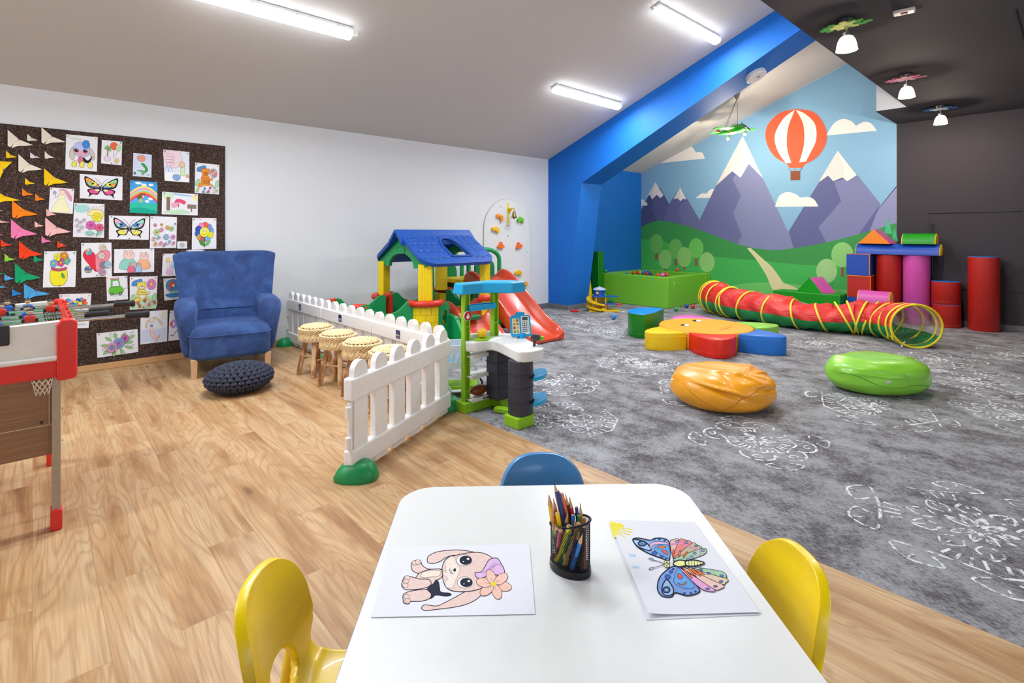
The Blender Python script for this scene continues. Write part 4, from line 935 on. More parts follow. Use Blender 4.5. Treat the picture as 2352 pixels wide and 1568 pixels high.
for z, nm in ((.40, 'shelf'), (.255, 'shelf'), (.085, 'shelf')):
    o = ob(nm, MB().box((2.46, 3.03, z), (.26, .13, .012)).box((2.46, 2.965, z + .004), (.26, .012, .028)), LW, t, smooth=False, bevel=.003)
    if z < .1: 
        q = Art(lambda u, v: Vector((2.46 + u, 2.9588, z + .004 + v)), (0, -1, 0), .0003, lambda c: plastic(c)); q.fill('#7b1626', rrect(.06, .016, .003)); q.text('#e8d6c2', 'RHM', -.02, -.005, .014); q.obj('shelf_sticker', o)
ob('hook', MB().box((2.40, 2.55, .47), (.03, .03, .03)).tube([(2.40, 2.545, .455), (2.385, 2.53, .44), (2.39, 2.52, .46)], .007, 8), LW, t, bevel=.004)
# cash register screen
def oriented(c, face, up=Vector((0, 0, 1))):
    f = Vector(face).normalized(); u = up.cross(f).normalized(); v = f.cross(u); return Vector(c), u, v, f
c, u, v, f = oriented((2.70, 2.84, .605), (-.50, -.80, .34))
rg = ob('register', MB().prism(rrect(.155, .16, .02), c - f * .03, u, v, .03), LB, t, smooth=False, bevel=.006)
ob('register_neck', MB().box((2.70, 2.83, .53), (.05, .05, .05)), LB, t, bevel=.006)
ob('register_handle', MB().prism(rrect(.07, .03, .01), c - f * .022 + v * .088, u, v, .02), LB, rg, smooth=False, bevel=.004)
a = Art(lambda p, q: c + u * p + v * q + f * .0008, f, .0003, lambda k: plastic(k, .4))
a.fill('#e9e4d0', rrect(.055, .115, .006, 3, -.038, -.003)); a.fill('#e8e8e6', rrect(.062, .135, .006, 3, .033, .003)); a.fill('#45564b', rrect(.042, .024, .003, 3, .034, .052))
for r in range(4):
    for k in range(2): a.fill(['#d9c33c', '#c9972f', '#b2522a', '#8f9c38'][(r + 2 * k) % 4], rrect(.018, .02, .003, 2, -.050 + .024 * k, .040 - .028 * r))
for r in range(6):
    for k in range(4): a.fill(['#2b3a6b', '#2b3a6b', '#2b3a6b', '#94b52a'][k] if r else '#94b52a', ell(.014 + .0135 * k, .028 - .0145 * r, .0048, n=10))
a.obj('register_keys', rg)
sc = ob('scanner', MB().box((2.575, 2.56, .575), (.085, .055, .045), Matrix.Rotation(.25, 3, 'Y') @ Rz(.6)), CH, t, bevel=.01)
ob('scanner_post', MB().tube([(2.56, 2.56, .51), (2.565, 2.56, .565)], .010, 10), CH, t); ob('scanner_trim', MB().box((2.62, 2.56, .562), (.03, .05, .03), Rz(.6)), LG, sc, bevel=.004)
# toys on the stand
bread = MB().ball((0, 0, 0), .04, 24, 14, sc=(2.0, 1.0, .95)); bl = tag(ob('toy_bread_loaf', bread, mat('#8a3f14', .3, .1, 12, .2, coat=.3), loc=(2.45, 3.03, .132)), 'brown toy bread loaf on the bottom shelf of the market stand', 'toy food')
yf = tag(ob('toy_fruit', MB().ball((0, 0, 0), .035, 24, 14, sc=(1.15, 1, 1)), plastic('#f4c015', .35), loc=(2.45, 2.992, .560)), 'round yellow toy fruit on the counter of the market stand', 'toy food')
# toy shopping trolley behind the stand
t = thing('toy_shopping_cart', 'white and pale blue toy shopping cart between the fence corner and the market stand', 'toy cart', (2.545, 3.395, 0), -.62); t.scale = (.88, .88, .88)
PW = plastic('#dfe5ea', .35); PB = plastic('#3fa9dd', .35)
mb = MB()
def cage(y):
    out = crv([(-.20, .46), (.20, .46), (.18, .34), (.06, .27), (-.16, .27), (-.21, .34)], True, 3)
    hs = []
    for k in range(6):
        x = -.15 + .055 * k; hs.append([(x - .012, .325), (x + .012, .325), (x + .036, .42), (x + .012, .42)])
    L_ = [[Vector((a, b_, 0)) for a, b_ in out]] + [[Vector((a, b_, 0)) for a, b_ in h[::-1]] for h in hs]; al = [p for l in L_ for p in l]; tri = tessellate_polygon(L_)
    m2 = MB(); m2.add([Vector((p.x, y, p.y)) for p in al], [tuple(q) for q in tri]); return m2
for y in (-.13, .13): ob('basket_side', cage(y), PW, t, smooth=False, solid=.012)
ob('basket_floor', MB().box((-.04, 0, .275), (.24, .25, .012)), PB, t, smooth=False); ob('basket_end', MB().box((.19, 0, .40), (.012, .26, .12)), PB, t, smooth=False); ob('basket_end', MB().box((-.2, 0, .40), (.012, .26, .12)), PW, t, smooth=False)
ob('handle', MB().tube([(-.23, -.13, .46), (-.26, -.12, .50), (-.26, .12, .50), (-.23, .13, .46)], .012, 10), PB, t)
for y in (-.12, .12): ob('frame_leg', MB().tube([(-.17, y, .28), (-.12, y, .12), (-.08, y, .06)], .013, 8).tube([(-.2, y, .06), (.2, y, .06)], .013, 8).tube([(.14, y, .29), (.18, y, .06)], .013, 8), PW, t)
ob('lower_tray', MB().box((.03, 0, .085), (.28, .22, .03)), LG, t, bevel=.004)
for x in (-.17, .17):
    for y in (-.145, .145): ob('wheel', MB().tube([(x, y - .015, .055), (x, y + .015, .055)], .055, 20), plastic('#2b3040', .5), t, bevel=.004)
# ================================================================ table football
t = thing('football_table', 'white and red table football game with steel rods at the left edge', 'game table', (0, 0, 0))
FR = mat('#e0221a', .3, var=.02, coat=.3); FW_ = plastic('#e8e5df', .3); FBK = plastic('#1a1a1f', .4)
x0, x1, y0, y1 = -.58, .138, 3.05, 3.98; xc = (x0 + x1) / 2
walnut = mat('#8d6648', .5, .03, 9, .22, stretch=(.6, 1, 22))
def endplate(y, s_):
    top = [(x0, .905)] + [(x0 + (x1 - x0) * k / 12, .905 + .012 * (abs(k / 6 - 1)) ** 2) for k in range(1, 12)] + [(x1, .917)]
    o = ob('end_panel', MB().prism([(x0, .755), (x1 - .03, .755)] + [(a, b_) for a, b_ in top[::-1]], (0, y + .02, 0), (1, 0, 0), (0, 0, 1), .05), FW_, t, smooth=False, bevel=.012)
    return o
endplate(y0, 1); endplate(y1, -1)
ob('end_panel_lip', MB().tube([(x0, y0 - .03, .755), (x1 - .05, y0 - .03, .755)], .012, 10), FW_, t)
ob('red_apron', MB().prism([(x0, .67), (x1 - .02, .67), (x1 - .02, .76), (x0, .76)], (0, y0 + .02, 0), (1, 0, 0), (0, 0, 1), .045), FR, t, smooth=False, bevel=.004)
for y in (y0, y1 - .0):
    mb = MB(); mb.prism([(0, 0), (.0, .05), (.0, .24), (.014, .262), (.056, .262), (.070, .25), (.070, .02), (.062, 0)], (x1 - .062, y + .025, .658), (1, 0, 0), (0, 0, 1), .075)
    ob('corner_bracket', mb, FR, t, smooth=False, bevel=.012, segs=3)
ob('side_rail', MB().box(((x1 - .025), (y0 + y1) / 2, .80), (.022, y1 - y0 - .05, .22)), mat('#dd2a20', .15, var=.03, coat=.6), t, bevel=.004)
ob('side_rail', MB().box(((x0 + .02), (y0 + y1) / 2, .80), (.022, y1 - y0 - .05, .22)), FR, t, bevel=.004)
ob('pitch', MB().box((xc, (y0 + y1) / 2, .77), (x1 - x0 - .08, y1 - y0 - .04, .01)), plastic('#4fa862', .4), t, smooth=False)
ob('lower_box', MB().box((xc, (y0 + y1) / 2, .70), (x1 - x0 - .06, y1 - y0 - .06, .12)), FR, t, smooth=False)
# goals
for y, s_ in ((y1 - .035, -1), (y0 - .034, -1)):
    g = ob('goal_frame', MB().box((xc, y, .875), (.30, .02, .085)), FBK, t, bevel=.006)
    mb = MB()
    if y < 3.5: continue
    for r in range(3):
        for k in range(10): mb.lathe([(.0125, 0), (.0125, .004), (0, .004)], c=(xc - .12 + .027 * k + .0135 * (r % 2), y - .0105, .852 + .023 * r), seg=6, M=Matrix.Rotation(PI / 2, 3, 'X') @ Rz(PI / 6))
    ob('goal_honeycomb', mb, plastic('#1c7fd6', .4), g, smooth=False)
STEEL = mat('#b9bcc2', .18, metal=1.0, var=.02)
def player(par, x, y, z, c):
    p = ob('player', MB().box((x, y, z - .035), (.022, .016, .06)).box((x, y - .002, z + .004), (.04, .022, .034)), plastic(c, .35), par, bevel=.006)
    ob('player_head', MB().ball((x, y, z + .037), .013), plastic('#d9a98a', .5), p)
    ob('player_hair', MB().ball((x, y + .002, z + .042), .0135, sc=(1, 1, .9)), plastic('#17181c', .5), p)
    ob('player_shoulder_cap', MB().box((x - .024, y, z - .004), (.012, .02, .02)).box((x + .024, y, z - .004), (.012, .02, .02)), FBK, p, bevel=.003)
for i, (y, out, c, px) in enumerate(((3.86, .28, '#1f5fc0', (-.10, -.02)), (3.72, .30, '#d92a1e', (.07, -.12)), (3.50, .176, '#1f5fc0', (-.02, -.14)), (3.34, .15, '#d92a1e', (-.01, -.15)), (3.18, .296, '#1f5fc0', (-.12, -.2)))):
    z = .892
    if i == 0: out = .04
    r = ob('rod', MB().tube([(x0 - .15, y, z), (x1 + max(out - .02, .03), y, z)], .0085, 10), STEEL, t)
    ob('rod_bush', MB().tube([(x1 - .03, y, z), (x1 + .002, y, z)], .014, 12), FR, r)
    if i: ob('rod_handle', MB().tube([(x1 + out - .10 + .0, y, z), (x1 + out - .09, y, z), (x1 + out - .03, y, z), (x1 + out - .005, y, z), (x1 + out, y, z)], [.014, .0175, .016, .020, .013], 14), FBK, r)
    if i in (2, 3): ob('rod_spring', MB().tube([(x1 - .1 + .0035 * k / 2, y + .0125 * math.cos(k * 1.1), z + .0125 * math.sin(k * 1.1)) for k in range(34)], .0015, 4), FBK, r)
    for x in px: player(r, x, y, z, c)
# legs and panels
for sx, sy in ((x1 - .062, y0 + .01), (x0 + .05, y0 + .01), (x1 - .062, y1 - .06), (x0 + .05, y1 - .06)):
    l = ob('leg', MB().box((sx, sy, .36), (.030, .055, .62)), mat('#a99a88', .35, var=.05), t, smooth=False, bevel=.002)
    ob('leg_cap', MB().box((sx, sy - .002, .0455), (.040, .068, .09)), FR, l, bevel=.004)
    for z in (.52, .38): ob('leg_screw', MB().tube([(sx + .019, sy, z), (sx + .022, sy, z)], .005, 8), M_CHROME, l)
pn = ob('leg_panel', MB().box((xc, y0 + .018, .565), (x1 - x0 - .145, .016, .21)), walnut, t, smooth=False)
ob('leg_panel', MB().box((xc, y0 + .016, .395), (x1 - x0 - .145, .018, .13)), walnut, t, smooth=False)
ob('panel_edge', MB().box((xc, y0 + .008, .461), (x1 - x0 - .145, .004, .003)), mat('#cdb69a', .5), t, smooth=False)
ob('panel_edge', MB().box((x1 - .085, y0 + .008, .56), (.003, .004, .2)), mat('#cdb69a', .5), t, smooth=False)
ob('panel_plug', MB().tube([(x1 - .11, y0 + .006, .475), (x1 - .11, y0 + .009, .475)], .006, 10), FBK, pn)
# small net hanging under the table
mb = MB(); cx_, cy_ = .03, 2.99 - .0
for k in range(10):
    for s_ in (-1, 1):
        pts = []
        for q in range(7): a = 2 * PI * (k + s_ * q * .35) / 10; r = .034 - .012 * q / 6; pts.append((cx_ + r * math.cos(a), 3.0 + r * .5 * math.sin(a), .672 - .062 * q / 6))
        mb.tube(pts, .0012, 4)
tag(ob('string_net', mb, mat('#d9cdbb', .9), smooth=True), 'small pale string net hanging under the football table', 'net')
# ================================================================ cork boards, pinned sheets, paper butterflies
def cork():
    m, nt, b = newmat('dark_cork'); N = nt.nodes; L = nt.links
    tc = N.new('ShaderNodeTexCoord'); v = chain(nt, 'ShaderNodeTexVoronoi', Scale=105.0); L.new(tc.outputs['Object'], v.inputs['Vector'])
    n = chain(nt, 'ShaderNodeTexNoise', Scale=90.0, Detail=4.0); L.new(tc.outputs['Object'], n.inputs['Vector'])
    mx = N.new('ShaderNodeMixRGB'); mx.inputs[0].default_value = .5; L.new(v.outputs['Color'], mx.inputs[1]); L.new(n.outputs['Color'], mx.inputs[2])
    r = ramp(nt, [(.3, '#2e2321'), (.5, '#43352f'), (.68, '#5b4a44'), (.8, '#80706a')]); L.new(mx.outputs[0], r.inputs[0]); L.new(r.outputs[0], b.inputs['Base Color'])
    b.inputs['Roughness'].default_value = .9; b.inputs['Specular IOR Level'].default_value = .15
    bp = N.new('ShaderNodeBump'); bp.inputs['Strength'].default_value = .35; bp.inputs['Distance'].default_value = .003; L.new(v.outputs['Distance'], bp.inputs['Height']); L.new(bp.outputs[0], b.inputs['Normal'])
    return m
M_CORK = cork(); BY = WY - .014
s_x = aty(228, 400, BY).x; r_x = aty(517.5, 400, BY).x
tag(ob('cork_board', MB().box(((-1.2 + s_x - .001) / 2, WY - .0065, (.065 + 2.245) / 2), (s_x - .001 + 1.2, .013, 2.18)), M_CORK, bevel=.002), 'left dark cork board carrying the coloured paper butterflies', 'pin board')
tag(ob('cork_board', MB().box(((s_x + .001 + r_x) / 2, WY - .0065, (.065 + 2.245) / 2), (r_x - s_x - .001, .013, 2.18)), M_CORK, bevel=.002), 'right dark cork board covered with pinned drawings behind the armchair', 'pin board')
PINC = {'r': '#c2202e', 'g': '#0d7a4d', 'b': '#1c4fa8', 'y': '#e0b51d', 'w': '#d8d8d8'}
LN = '#3a3a44'
def sheet(quad, label, draw, pins='', name='pinned_drawing', paperc='#e6e6ec'):
    q = [aty(px, py, BY - .003) for px, py in quad]; place = bilin(q)
    c = sum(q, Vector()) / 4; t = tag(empty(name, c), label, 'drawing', 'drawings pinned to the cork board')
    loc = lambda u, v: place(u, v) - c
    mb = MB(); f = [loc(0, 0), loc(1, 0), loc(1, 1), loc(0, 1)]; bk = [p + Vector((0, .002, 0)) for p in f]; mb.loft([f, bk])
    sh = ob('sheet', mb, paper(paperc), t, smooth=False)
    a = Art(loc, (0, -1, 0), .0001, paper); a.z = .0002; draw(a); a.obj('picture', sh)
    for ch, (u, v) in zip(pins[::1], {4: [(.06, .95), (.93, .95), (.5, .05), (.5, .5)], 3: [(.06, .95), (.93, .95), (.5, .05)]}.get(len(pins), [(.06, .95), (.93, .95)])):
        if ch == '.': continue
        p = loc(u, v); ob('push_pin', MB().lathe([(.0055, 0), (.0035, .003), (.003, .007), (.0055, .010), (0, .011)], c=p, seg=10, M=Matrix.Rotation(PI / 2, 3, 'X')), plastic(PINC[ch], .3), t)
    return t
def petals(a, x, y, n, r, c, cc='#e8d24a', w_=.42, ar=1.0, line=LN, lw=.006, rot=0):
    cs = c if isinstance(c, (list, tuple)) else [c]
    for k in range(n):
        an = 2 * PI * k / n + rot
        P = [(x + (r * (.55 + .45 * math.cos(q)) * math.cos(an) - r * w_ * math.sin(q) * math.sin(an)), y + ar * (r * (.55 + .45 * math.cos(q)) * math.sin(an) + r * w_ * math.sin(q) * math.cos(an))) for q in [2 * PI * j / 12 for j in range(12)]]
        a.fill(cs[k % len(cs)], P, line, lw)
    a.fill(cc, ell(x, y, r * .28, r * .28 * ar, 12), line, lw)
def leaf(a, x, y, an, L_, w_, c='#9bc47c', line='#2f5a34', ar=1.0):
    P = [(x + L_ * q * math.cos(an) - w_ * s_ * math.sin(PI * q) * math.sin(an), y + ar * (L_ * q * math.sin(an) + w_ * s_ * math.sin(PI * q) * math.cos(an))) for s_, qs in ((1, [0, .25, .5, .75, 1]), (-1, [.75, .5, .25])) for q in qs]
    a.fill(c, P, line, .006); a.line(line, [(x, y), (x + L_ * math.cos(an), y + ar * L_ * math.sin(an))], .005)
def d_animal(a):   # long-eared puppy, made up
    a.text('#b9b9c2', 'WERONIKA', .14, .86, .085, sx=.85)
    a.fill('#cfc3b4', crv([(.22, .66), (.12, .52), (.14, .34), (.24, .28), (.28, .40), (.27, .55)]), LN); a.fill('#cfc3b4', crv([(.72, .70), (.86, .58), (.93, .38), (.84, .32), (.76, .48)]), LN)
    a.fill('#b9c2ee', crv([(.24, .66), (.36, .80), (.58, .80), (.74, .66), (.72, .46), (.50, .38), (.28, .46)]), LN); a.fill('#d7a9bd', crv([(.30, .48), (.50, .56), (.68, .48), (.50, .40)]))
    for x in (.30, .58): a.fill('#d46a7c', ell(x + .03, .56, .085, .06)); a.fill('#1d1a22', ell(x + .03, .57, .06, .05)); a.fill('#ffffff', ell(x + .05, .59, .015))
    a.fill('#d9728f', crv([(.42, .38), (.38, .26), (.48, .18), (.56, .28), (.52, .38)]), LN); a.fill('#222028', crv([(.56, .38), (.70, .30), (.84, .44), (.78, .28), (.66, .22), (.56, .28)]))
    for x in (.28, .52, .78): a.fill('#e7df62', crv([(x - .05, .24), (x - .08, .12), (x + .02, .08), (x + .07, .14), (x + .05, .26)]), LN)
    petals(a, .63, .76, 6, .13, '#3f8ede', '#5aa4ea')
def d_balloons(a):
    a.fill('#e8664a', ell(.60, .78, .19, .17), '#a33a2a'); a.fill('#b8dba6', ell(.82, .72, .13, .14), LN); a.line(LN, [(.60, .6), (.58, .30)], .012); a.line(LN, [(.82, .58), (.62, .30)], .012)
    for an in (.3, .9, 1.6, 2.3, 2.9, -.3): leaf(a, .30, .62, an, .2, .04, '#8fc07a')
    a.fill('#a98257', [(.28, .35), (.32, .35), (.32, .62), (.28, .62)], LN); a.fill('#e6cfe6', ell(.30, .22, .17, .1), LN); petals(a, .76, .18, 6, .12, '#e7cfa0')
def d_fish(a):
    a.fill('#cdd6ee', rrect(.96, .96, .02, 2, .5, .5)); a.fill('#dc9a86', crv([(.2, .85), (.5, .95), (.66, .82), (.55, .66), (.3, .68)]), '#a8584a'); a.fill('#3d9b3f', crv([(.42, .58), (.62, .56), (.80, .36), (.72, .2), (.58, .2), (.66, .34), (.52, .48)]), '#1f5f2a')
    a.fill('#6fb269', crv([(.2, .26), (.5, .28), (.68, .22), (.5, .06), (.44, .2)]), '#1f5f2a'); petals(a, .1, .13, 5, .07, '#4aa05a', '#4aa05a'); a.fill('#74c9a4', ell(.82, .1, .06, .04))
def d_city(a):
    a.fill('#dfe6f2', rrect(.96, .96, .02, 2, .5, .5)); a.fill('#ead5dd', crv([(.02, .96), (.6, .96), (.72, .70), (.5, .45), (.1, .52)]), '#b86a80')
    for i in range(4): a.line('#b86a80', crv([(.06, .90 - .1 * i), (.35, .86 - .09 * i), (.4, .78 - .08 * i), (.1, .80 - .1 * i)], False, 4), .01)
    a.fill('#f1f1f5', rrect(.94, .26, .02, 2, .5, .15), None); a.fill('#86a9dd', ell(.48, .14, .16, .1), LN); a.fill('#cfe5b6', [(.62, .2), (.82, .2), (.8, .48), (.66, .48)], LN); a.fill('#e3c3a0', ell(.7, .56, .12, .1), LN); a.fill('#d9b08c', ell(.92, .2, .07, .06), LN)
    for x in (.1, .24): a.line('#6b86b8', crv([(x - .08, .3), (x, .48), (x + .08, .3)], False, 4), .012)
def bear(a, c, cl):
    a.fill('#4f90c8', crv([(.08, .72), (.10, .84), (.26, .90), (.42, .92), (.44, .80), (.28, .72)]), LN)
    for p in ((.06, .30), (.86, .30)): a.fill('#a6cfa0', crv([(p[0] - .04, .26), (p[0], .42), (p[0] + .12, .46), (p[0] + .14, .3), (p[0] + .06, .24)]), '#3c7a4a')
    a.fill(c, crv([(.30, .60), (.24, .40), (.32, .28), (.58, .28), (.62, .42), (.54, .60)]), LN); a.fill(cl, ell(.46, .42, .12, .1), LN)
    for x in (.20, .78): a.fill(c, crv([(.3 if x < .5 else .56, .36), (x - .06, .30), (x - .04, .22), (x + .08, .22), (.36 if x < .5 else .6, .30)]), LN)
    for x in (.30, .54): a.fill(c, ell(x, .80, .05, .035), LN)
    a.fill(c, ell(.42, .72, .17, .12), LN); a.fill(cl, ell(.43, .67, .09, .05), LN); a.fill('#3a2a26', ell(.44, .69, .03, .018)); a.fill(c, crv([(.30, .54), (.5, .5), (.70, .52), (.70, .46), (.5, .44), (.3, .46)]), LN)
def d_bear1(a):
    bear(a, '#e88f34', '#c77a2c'); petals(a, .76, .70, 8, .16, ['#d08ac0', '#e7b0c8', '#7cc0a8', '#e0758f'], '#e3c23f')
    for i, (x, y) in enumerate([(.14, .16), (.4, .17), (.62, .2), (.8, .19), (.1, .08), (.35, .06), (.55, .08), (.78, .06), (.9, .13)]): petals(a, x, y, 5, .05, ['#b7dc8f', '#4e8fd0', '#c7508f', '#dadade'][i % 4], '#e8d24a', lw=.004)
def d_bear2(a):
    a.fill('#b9dfb4', crv([(.02, .34), (.3, .36), (.6, .40), (.98, .36), (.98, .02), (.5, .02), (.02, .04)])); bear(a, '#ead768', '#efe9d8'); petals(a, .78, .76, 9, .17, '#e07fb4', '#e8d24a')
    for i, (x, y) in enumerate([(.3, .2), (.55, .26), (.78, .27), (.1, .13), (.36, .1), (.56, .12), (.72, .14), (.92, .2)]): petals(a, x, y, 5, .06, ['#e2557a', '#c9444f', '#f0dfe4'][i % 3], '#f0d24a', lw=.004)
def bfly(a, c1, c2, c3, c4, dark='#1c1c22', lower=None):
    for s_ in (-1, 1):
        M = lambda P: [(.5 + s_ * p[0], p[1]) for p in P]
        a.fill(dark, M(crv([(.02, .50), (.16, .74), (.38, .92), (.37, .62), (.28, .46), (.08, .46)]))); a.fill(c1 if s_ < 0 else c2, M(crv([(.05, .52), (.18, .72), (.35, .86), (.34, .64), (.26, .51), (.1, .48)])))
        a.fill(c3, M(ell(.18, .62, .08, .09)), dark, .01); a.fill(dark, M(ell(.20, .63, .03, .035))); a.fill(c2 if s_ < 0 else c1, M(ell(.28, .62, .04, .1, rot=-.4)), dark, .008); a.fill(c4, M(crv([(.05, .49), (.14, .53), (.26, .52), (.12, .47)])), dark, .008)
        a.fill(dark, M(crv([(.02, .46), (.20, .44), (.33, .36), (.28, .20), (.30, .06), (.22, .18), (.08, .20)]))); a.fill(lower or '#dc5d8f', M(crv([(.05, .42), (.2, .40), (.29, .34), (.24, .23), (.10, .23)]))); a.fill('#e6dcb4', M(ell(.10, .37, .06, .05)), dark, .008)
        a.line(dark, M(crv([(.0, .56), (.06, .74), (.16, .86)], False, 4)), .008)
    a.fill('#8a86a8', ell(.5, .46, .018, .12), dark)
def d_bf1(a): bfly(a, '#f0a050', '#8fcf9a', '#e8e060', '#4f9ddf')
def d_bf2(a): bfly(a, '#eab0cc', '#9bd6d0', '#4a90d8', '#b9dfb4', lower='#e4e06c')
def d_rainbow(a):
    a.fill('#4a9fe0', rrect(1, 1, .01, 1, .5, .5)); 
    for i, c in enumerate(('#f0e070', '#eb9fc4', '#a8dcae', '#f5993a', '#e2406a')):
        a.fill(c, [(x, .50 - .06 * i + .36 * math.sin(PI * (x * .75 + .12)) * 1.0) for x in [k / 14 for k in range(15)]] + [(x, .44 - .06 * i + .36 * math.sin(PI * (x * .75 + .12))) for x in [1 - k / 14 for k in range(15)]])
    a.fill('#58aee6', [(x, .20 + .36 * math.sin(PI * (x * .75 + .12))) for x in [k / 14 for k in range(15)]] + [(1, 0), (0, 0)]); a.fill('#35bfa6', crv([(.0, .30), (.3, .34), (.6, .30), (1.0, .34)], False, 4) + [(1, 0), (0, 0)]); a.fill('#1fa892', crv([(.0, .12), (.4, .18), (1.0, .08)], False, 4) + [(1, 0), (0, 0)])
    for x, y, r in ((.3, .93, .12), (.5, .89, .1), (.76, .9, .09), (.74, .46, .09), (.62, .38, .08)): a.fill('#eef4fa', ell(x, y, r, .04))
    a.fill('#7d5a48', crv([(.25, .46), (.34, .60), (.54, .62), (.46, .44)])); a.fill('#a6c98c', crv([(.3, .36), (.42, .48), (.46, .34)])); a.fill('#e9c4ae', ell(.48, .52, .04, .05))
def d_wash(a):
    a.fill('#cfe6c4', crv([(.03, .93), (.3, .95), (.26, .7), (.08, .68)])); a.fill('#94bfe6', [(.28, .97), (.7, .93), (.9, .88), (.6, .86), (.3, .92)]); a.fill('#f0e79a', crv([(.84, .9), (.97, .9), (.96, .66), (.88, .72)]))
    a.fill('#8a6c64', rrect(.10, .60, .02, 2, .17, .48)); a.fill('#e3a9c0', crv([(.25, .5), (.4, .56), (.44, .4), (.3, .3)])); a.fill('#df5078', crv([(.34, .56), (.42, .72), (.60, .68), (.66, .58), (.6, .48), (.48, .56)])); a.line('#df5078', [(.46, .54), (.45, .34)], .03)
    a.fill('#8d7870', rrect(.26, .2, .02, 2, .83, .40)); a.line('#8d7870', [(.82, .32), (.82, .16)], .04); a.fill('#bfe0bd', crv([(.03, .12), (.3, .2), (.55, .26), (.8, .12), (.97, .14), (.6, .06), (.2, .05)]))
def d_dress(a):
    a.fill('#eeebc0', crv([(.12, .06), (.3, .46), (.42, .60), (.60, .60), (.70, .44), (.88, .05), (.5, .03)]), '#8f8f78'); a.fill('#e6edc2', crv([(.38, .58), (.36, .72), (.62, .72), (.62, .58)]), '#8f8f78'); a.fill('#f0d6c6', ell(.49, .82, .11, .11), '#8f6f68'); 
    a.fill('#e29aa6', crv([(.38, .90), (.5, .97), (.68, .92), (.90, .70), (.92, .5), (.78, .60), (.66, .80), (.56, .93)]), '#a86a74'); a.line('#8f6f68', [(.36, .68), (.22, .58), (.26, .72)], .02); petals(a, .2, .80, 5, .08, '#b3b7dc')
def d_garden(a):
    a.fill('#a4d8d2', crv([(.04, .92), (.4, .96), (.5, .84), (.3, .72), (.06, .76)])); a.fill('#f0dc90', crv([(.45, .66), (.54, .80), (.75, .84), (.92, .78), (.96, .64)]), LN)
    for k in range(9): an = .3 + k * .3; a.line(LN, [(.72 + .27 * math.cos(an), .68 + .18 * math.sin(an)), (.72 + .35 * math.cos(an), .68 + .26 * math.sin(an))], .008)
    petals(a, .76, .60, 8, .18, '#e9df3e', '#e9df3e', ar=.75); petals(a, .56, .36, 7, .17, '#d76ab0', '#b84a90', ar=.8); petals(a, .84, .30, 7, .15, '#e0648c', '#c2406c', ar=.8)
    for x, y in ((.1, .5), (.22, .44), (.12, .34), (.28, .3), (.18, .2), (.34, .52)): petals(a, x, y, 6, .06, '#e8dcef', '#b28cc8', ar=.8)
    leaf(a, .68, .12, PI - .1, .3, .06, '#8ccfc4'); leaf(a, .74, .08, .6, .24, .04, '#8ccfc4'); a.line(LN, [(.78, .2), (.74, .02)], .012)
def d_dots(a):
    rn = random.Random(4); a.text('#a9b9d8', 'Oliwia', .12, .92, .05)
    for x, y, r in ((.18, .72, .07), (.42, .74, .06), (.24, .5, .12), (.42, .58, .08), (.64, .66, .08), (.8, .62, .09), (.6, .36, .11), (.86, .36, .09), (.14, .3, .08), (.32, .34, .06), (.2, .14, .07), (.4, .16, .07), (.56, .13, .06), (.72, .2, .06), (.88, .16, .06), (.92, .78, .04)):
        c = rn.choice(['#efb860', '#e79ac0', '#8fb8e4', '#b9d88c', '#d6d0c6', '#c7a2d2']); petals(a, x, y, 6, r, c, rn.choice(['#e8c23f', '#d9584a', '#5a86c8']), ar=.85, lw=.006)
def d_face_flower(a):
    a.text('#5b8fc8', 'L', .08, .93, .075); a.text('#4fb066', 'E', .17, .93, .075); a.text('#e0708f', 'NA', .27, .93, .075)
    cs = ['#6cb0e8', '#8c8fd0', '#e8683f', '#e887c0', '#3a4fb0', '#2f62c4', '#d09a55', '#c65c60', '#6fb4e0', '#e6dc3f']
    for k, c in enumerate(cs): an = 2 * PI * k / 10 + .2; a.fill(c, ell(.5 + .27 * math.cos(an), .55 + .215 * math.sin(an), .13, .105), LN)
    a.line('#2f6a34', [(.52, .4), (.5, .06)], .03); leaf(a, .5, .1, .7, .34, .07, '#7cc36c', ar=.8); leaf(a, .5, .1, 2.3, .34, .07, '#3f9a44', ar=.8)
    a.fill('#ece94a', ell(.5, .55, .2, .16), LN); 
    for x in (.43, .55): a.fill('#ffffff', ell(x, .60, .035, .04), LN); a.fill('#1a1a1a', ell(x + .01, .59, .012, .015))
    a.line(LN, crv([(.38, .52), (.5, .46), (.62, .52)], False, 5), .01)
def d_vase(a):
    a.fill('#ebe232', crv([(.26, .50), (.20, .28), (.30, .06), (.62, .06), (.74, .30), (.66, .50)]), '#57501c', .012); a.fill('#c2506c', crv([(.24, .56), (.46, .50), (.70, .56), (.68, .48), (.46, .44), (.26, .48)]), LN)
    for x, y, c in ((.30, .66, '#6fb0dc'), (.52, .68, '#d6508c'), (.70, .74, '#58b5a8'), (.42, .84, '#e8df46'), (.62, .88, '#e08a3c')): petals(a, x, y, 5, .13, c, '#e8d24a', ar=.9)
    leaf(a, .56, .4, -1.1, .18, .04, '#58a868')
def d_heart(a):
    a.fill('#dd3347', crv([(.5, .16), (.22, .40), (.06, .62), (.12, .78), (.30, .78), (.46, .62)]), '#a02034'); a.fill('#e58a9c', crv([(.5, .16), (.80, .40), (.95, .62), (.90, .76), (.70, .80), (.52, .68), (.46, .60)]), '#a02034')
    for x, y, cs in ((.24, .74, ['#8fc98a', '#6b9be0', '#e8df60', '#c79ad2']), (.70, .86, ['#d8cdb4']), (.66, .62, ['#d9d2c2']), (.22, .24, ['#2a62c0', '#c9a46c', '#9a9aa0']), (.72, .36, ['#8c8c92']), (.86, .36, ['#a6cbe2']), (.68, .14, ['#8fa4dc', '#e58a8a'])): petals(a, x, y, 6, .12, cs, cs[0], ar=.85, w_=.5)
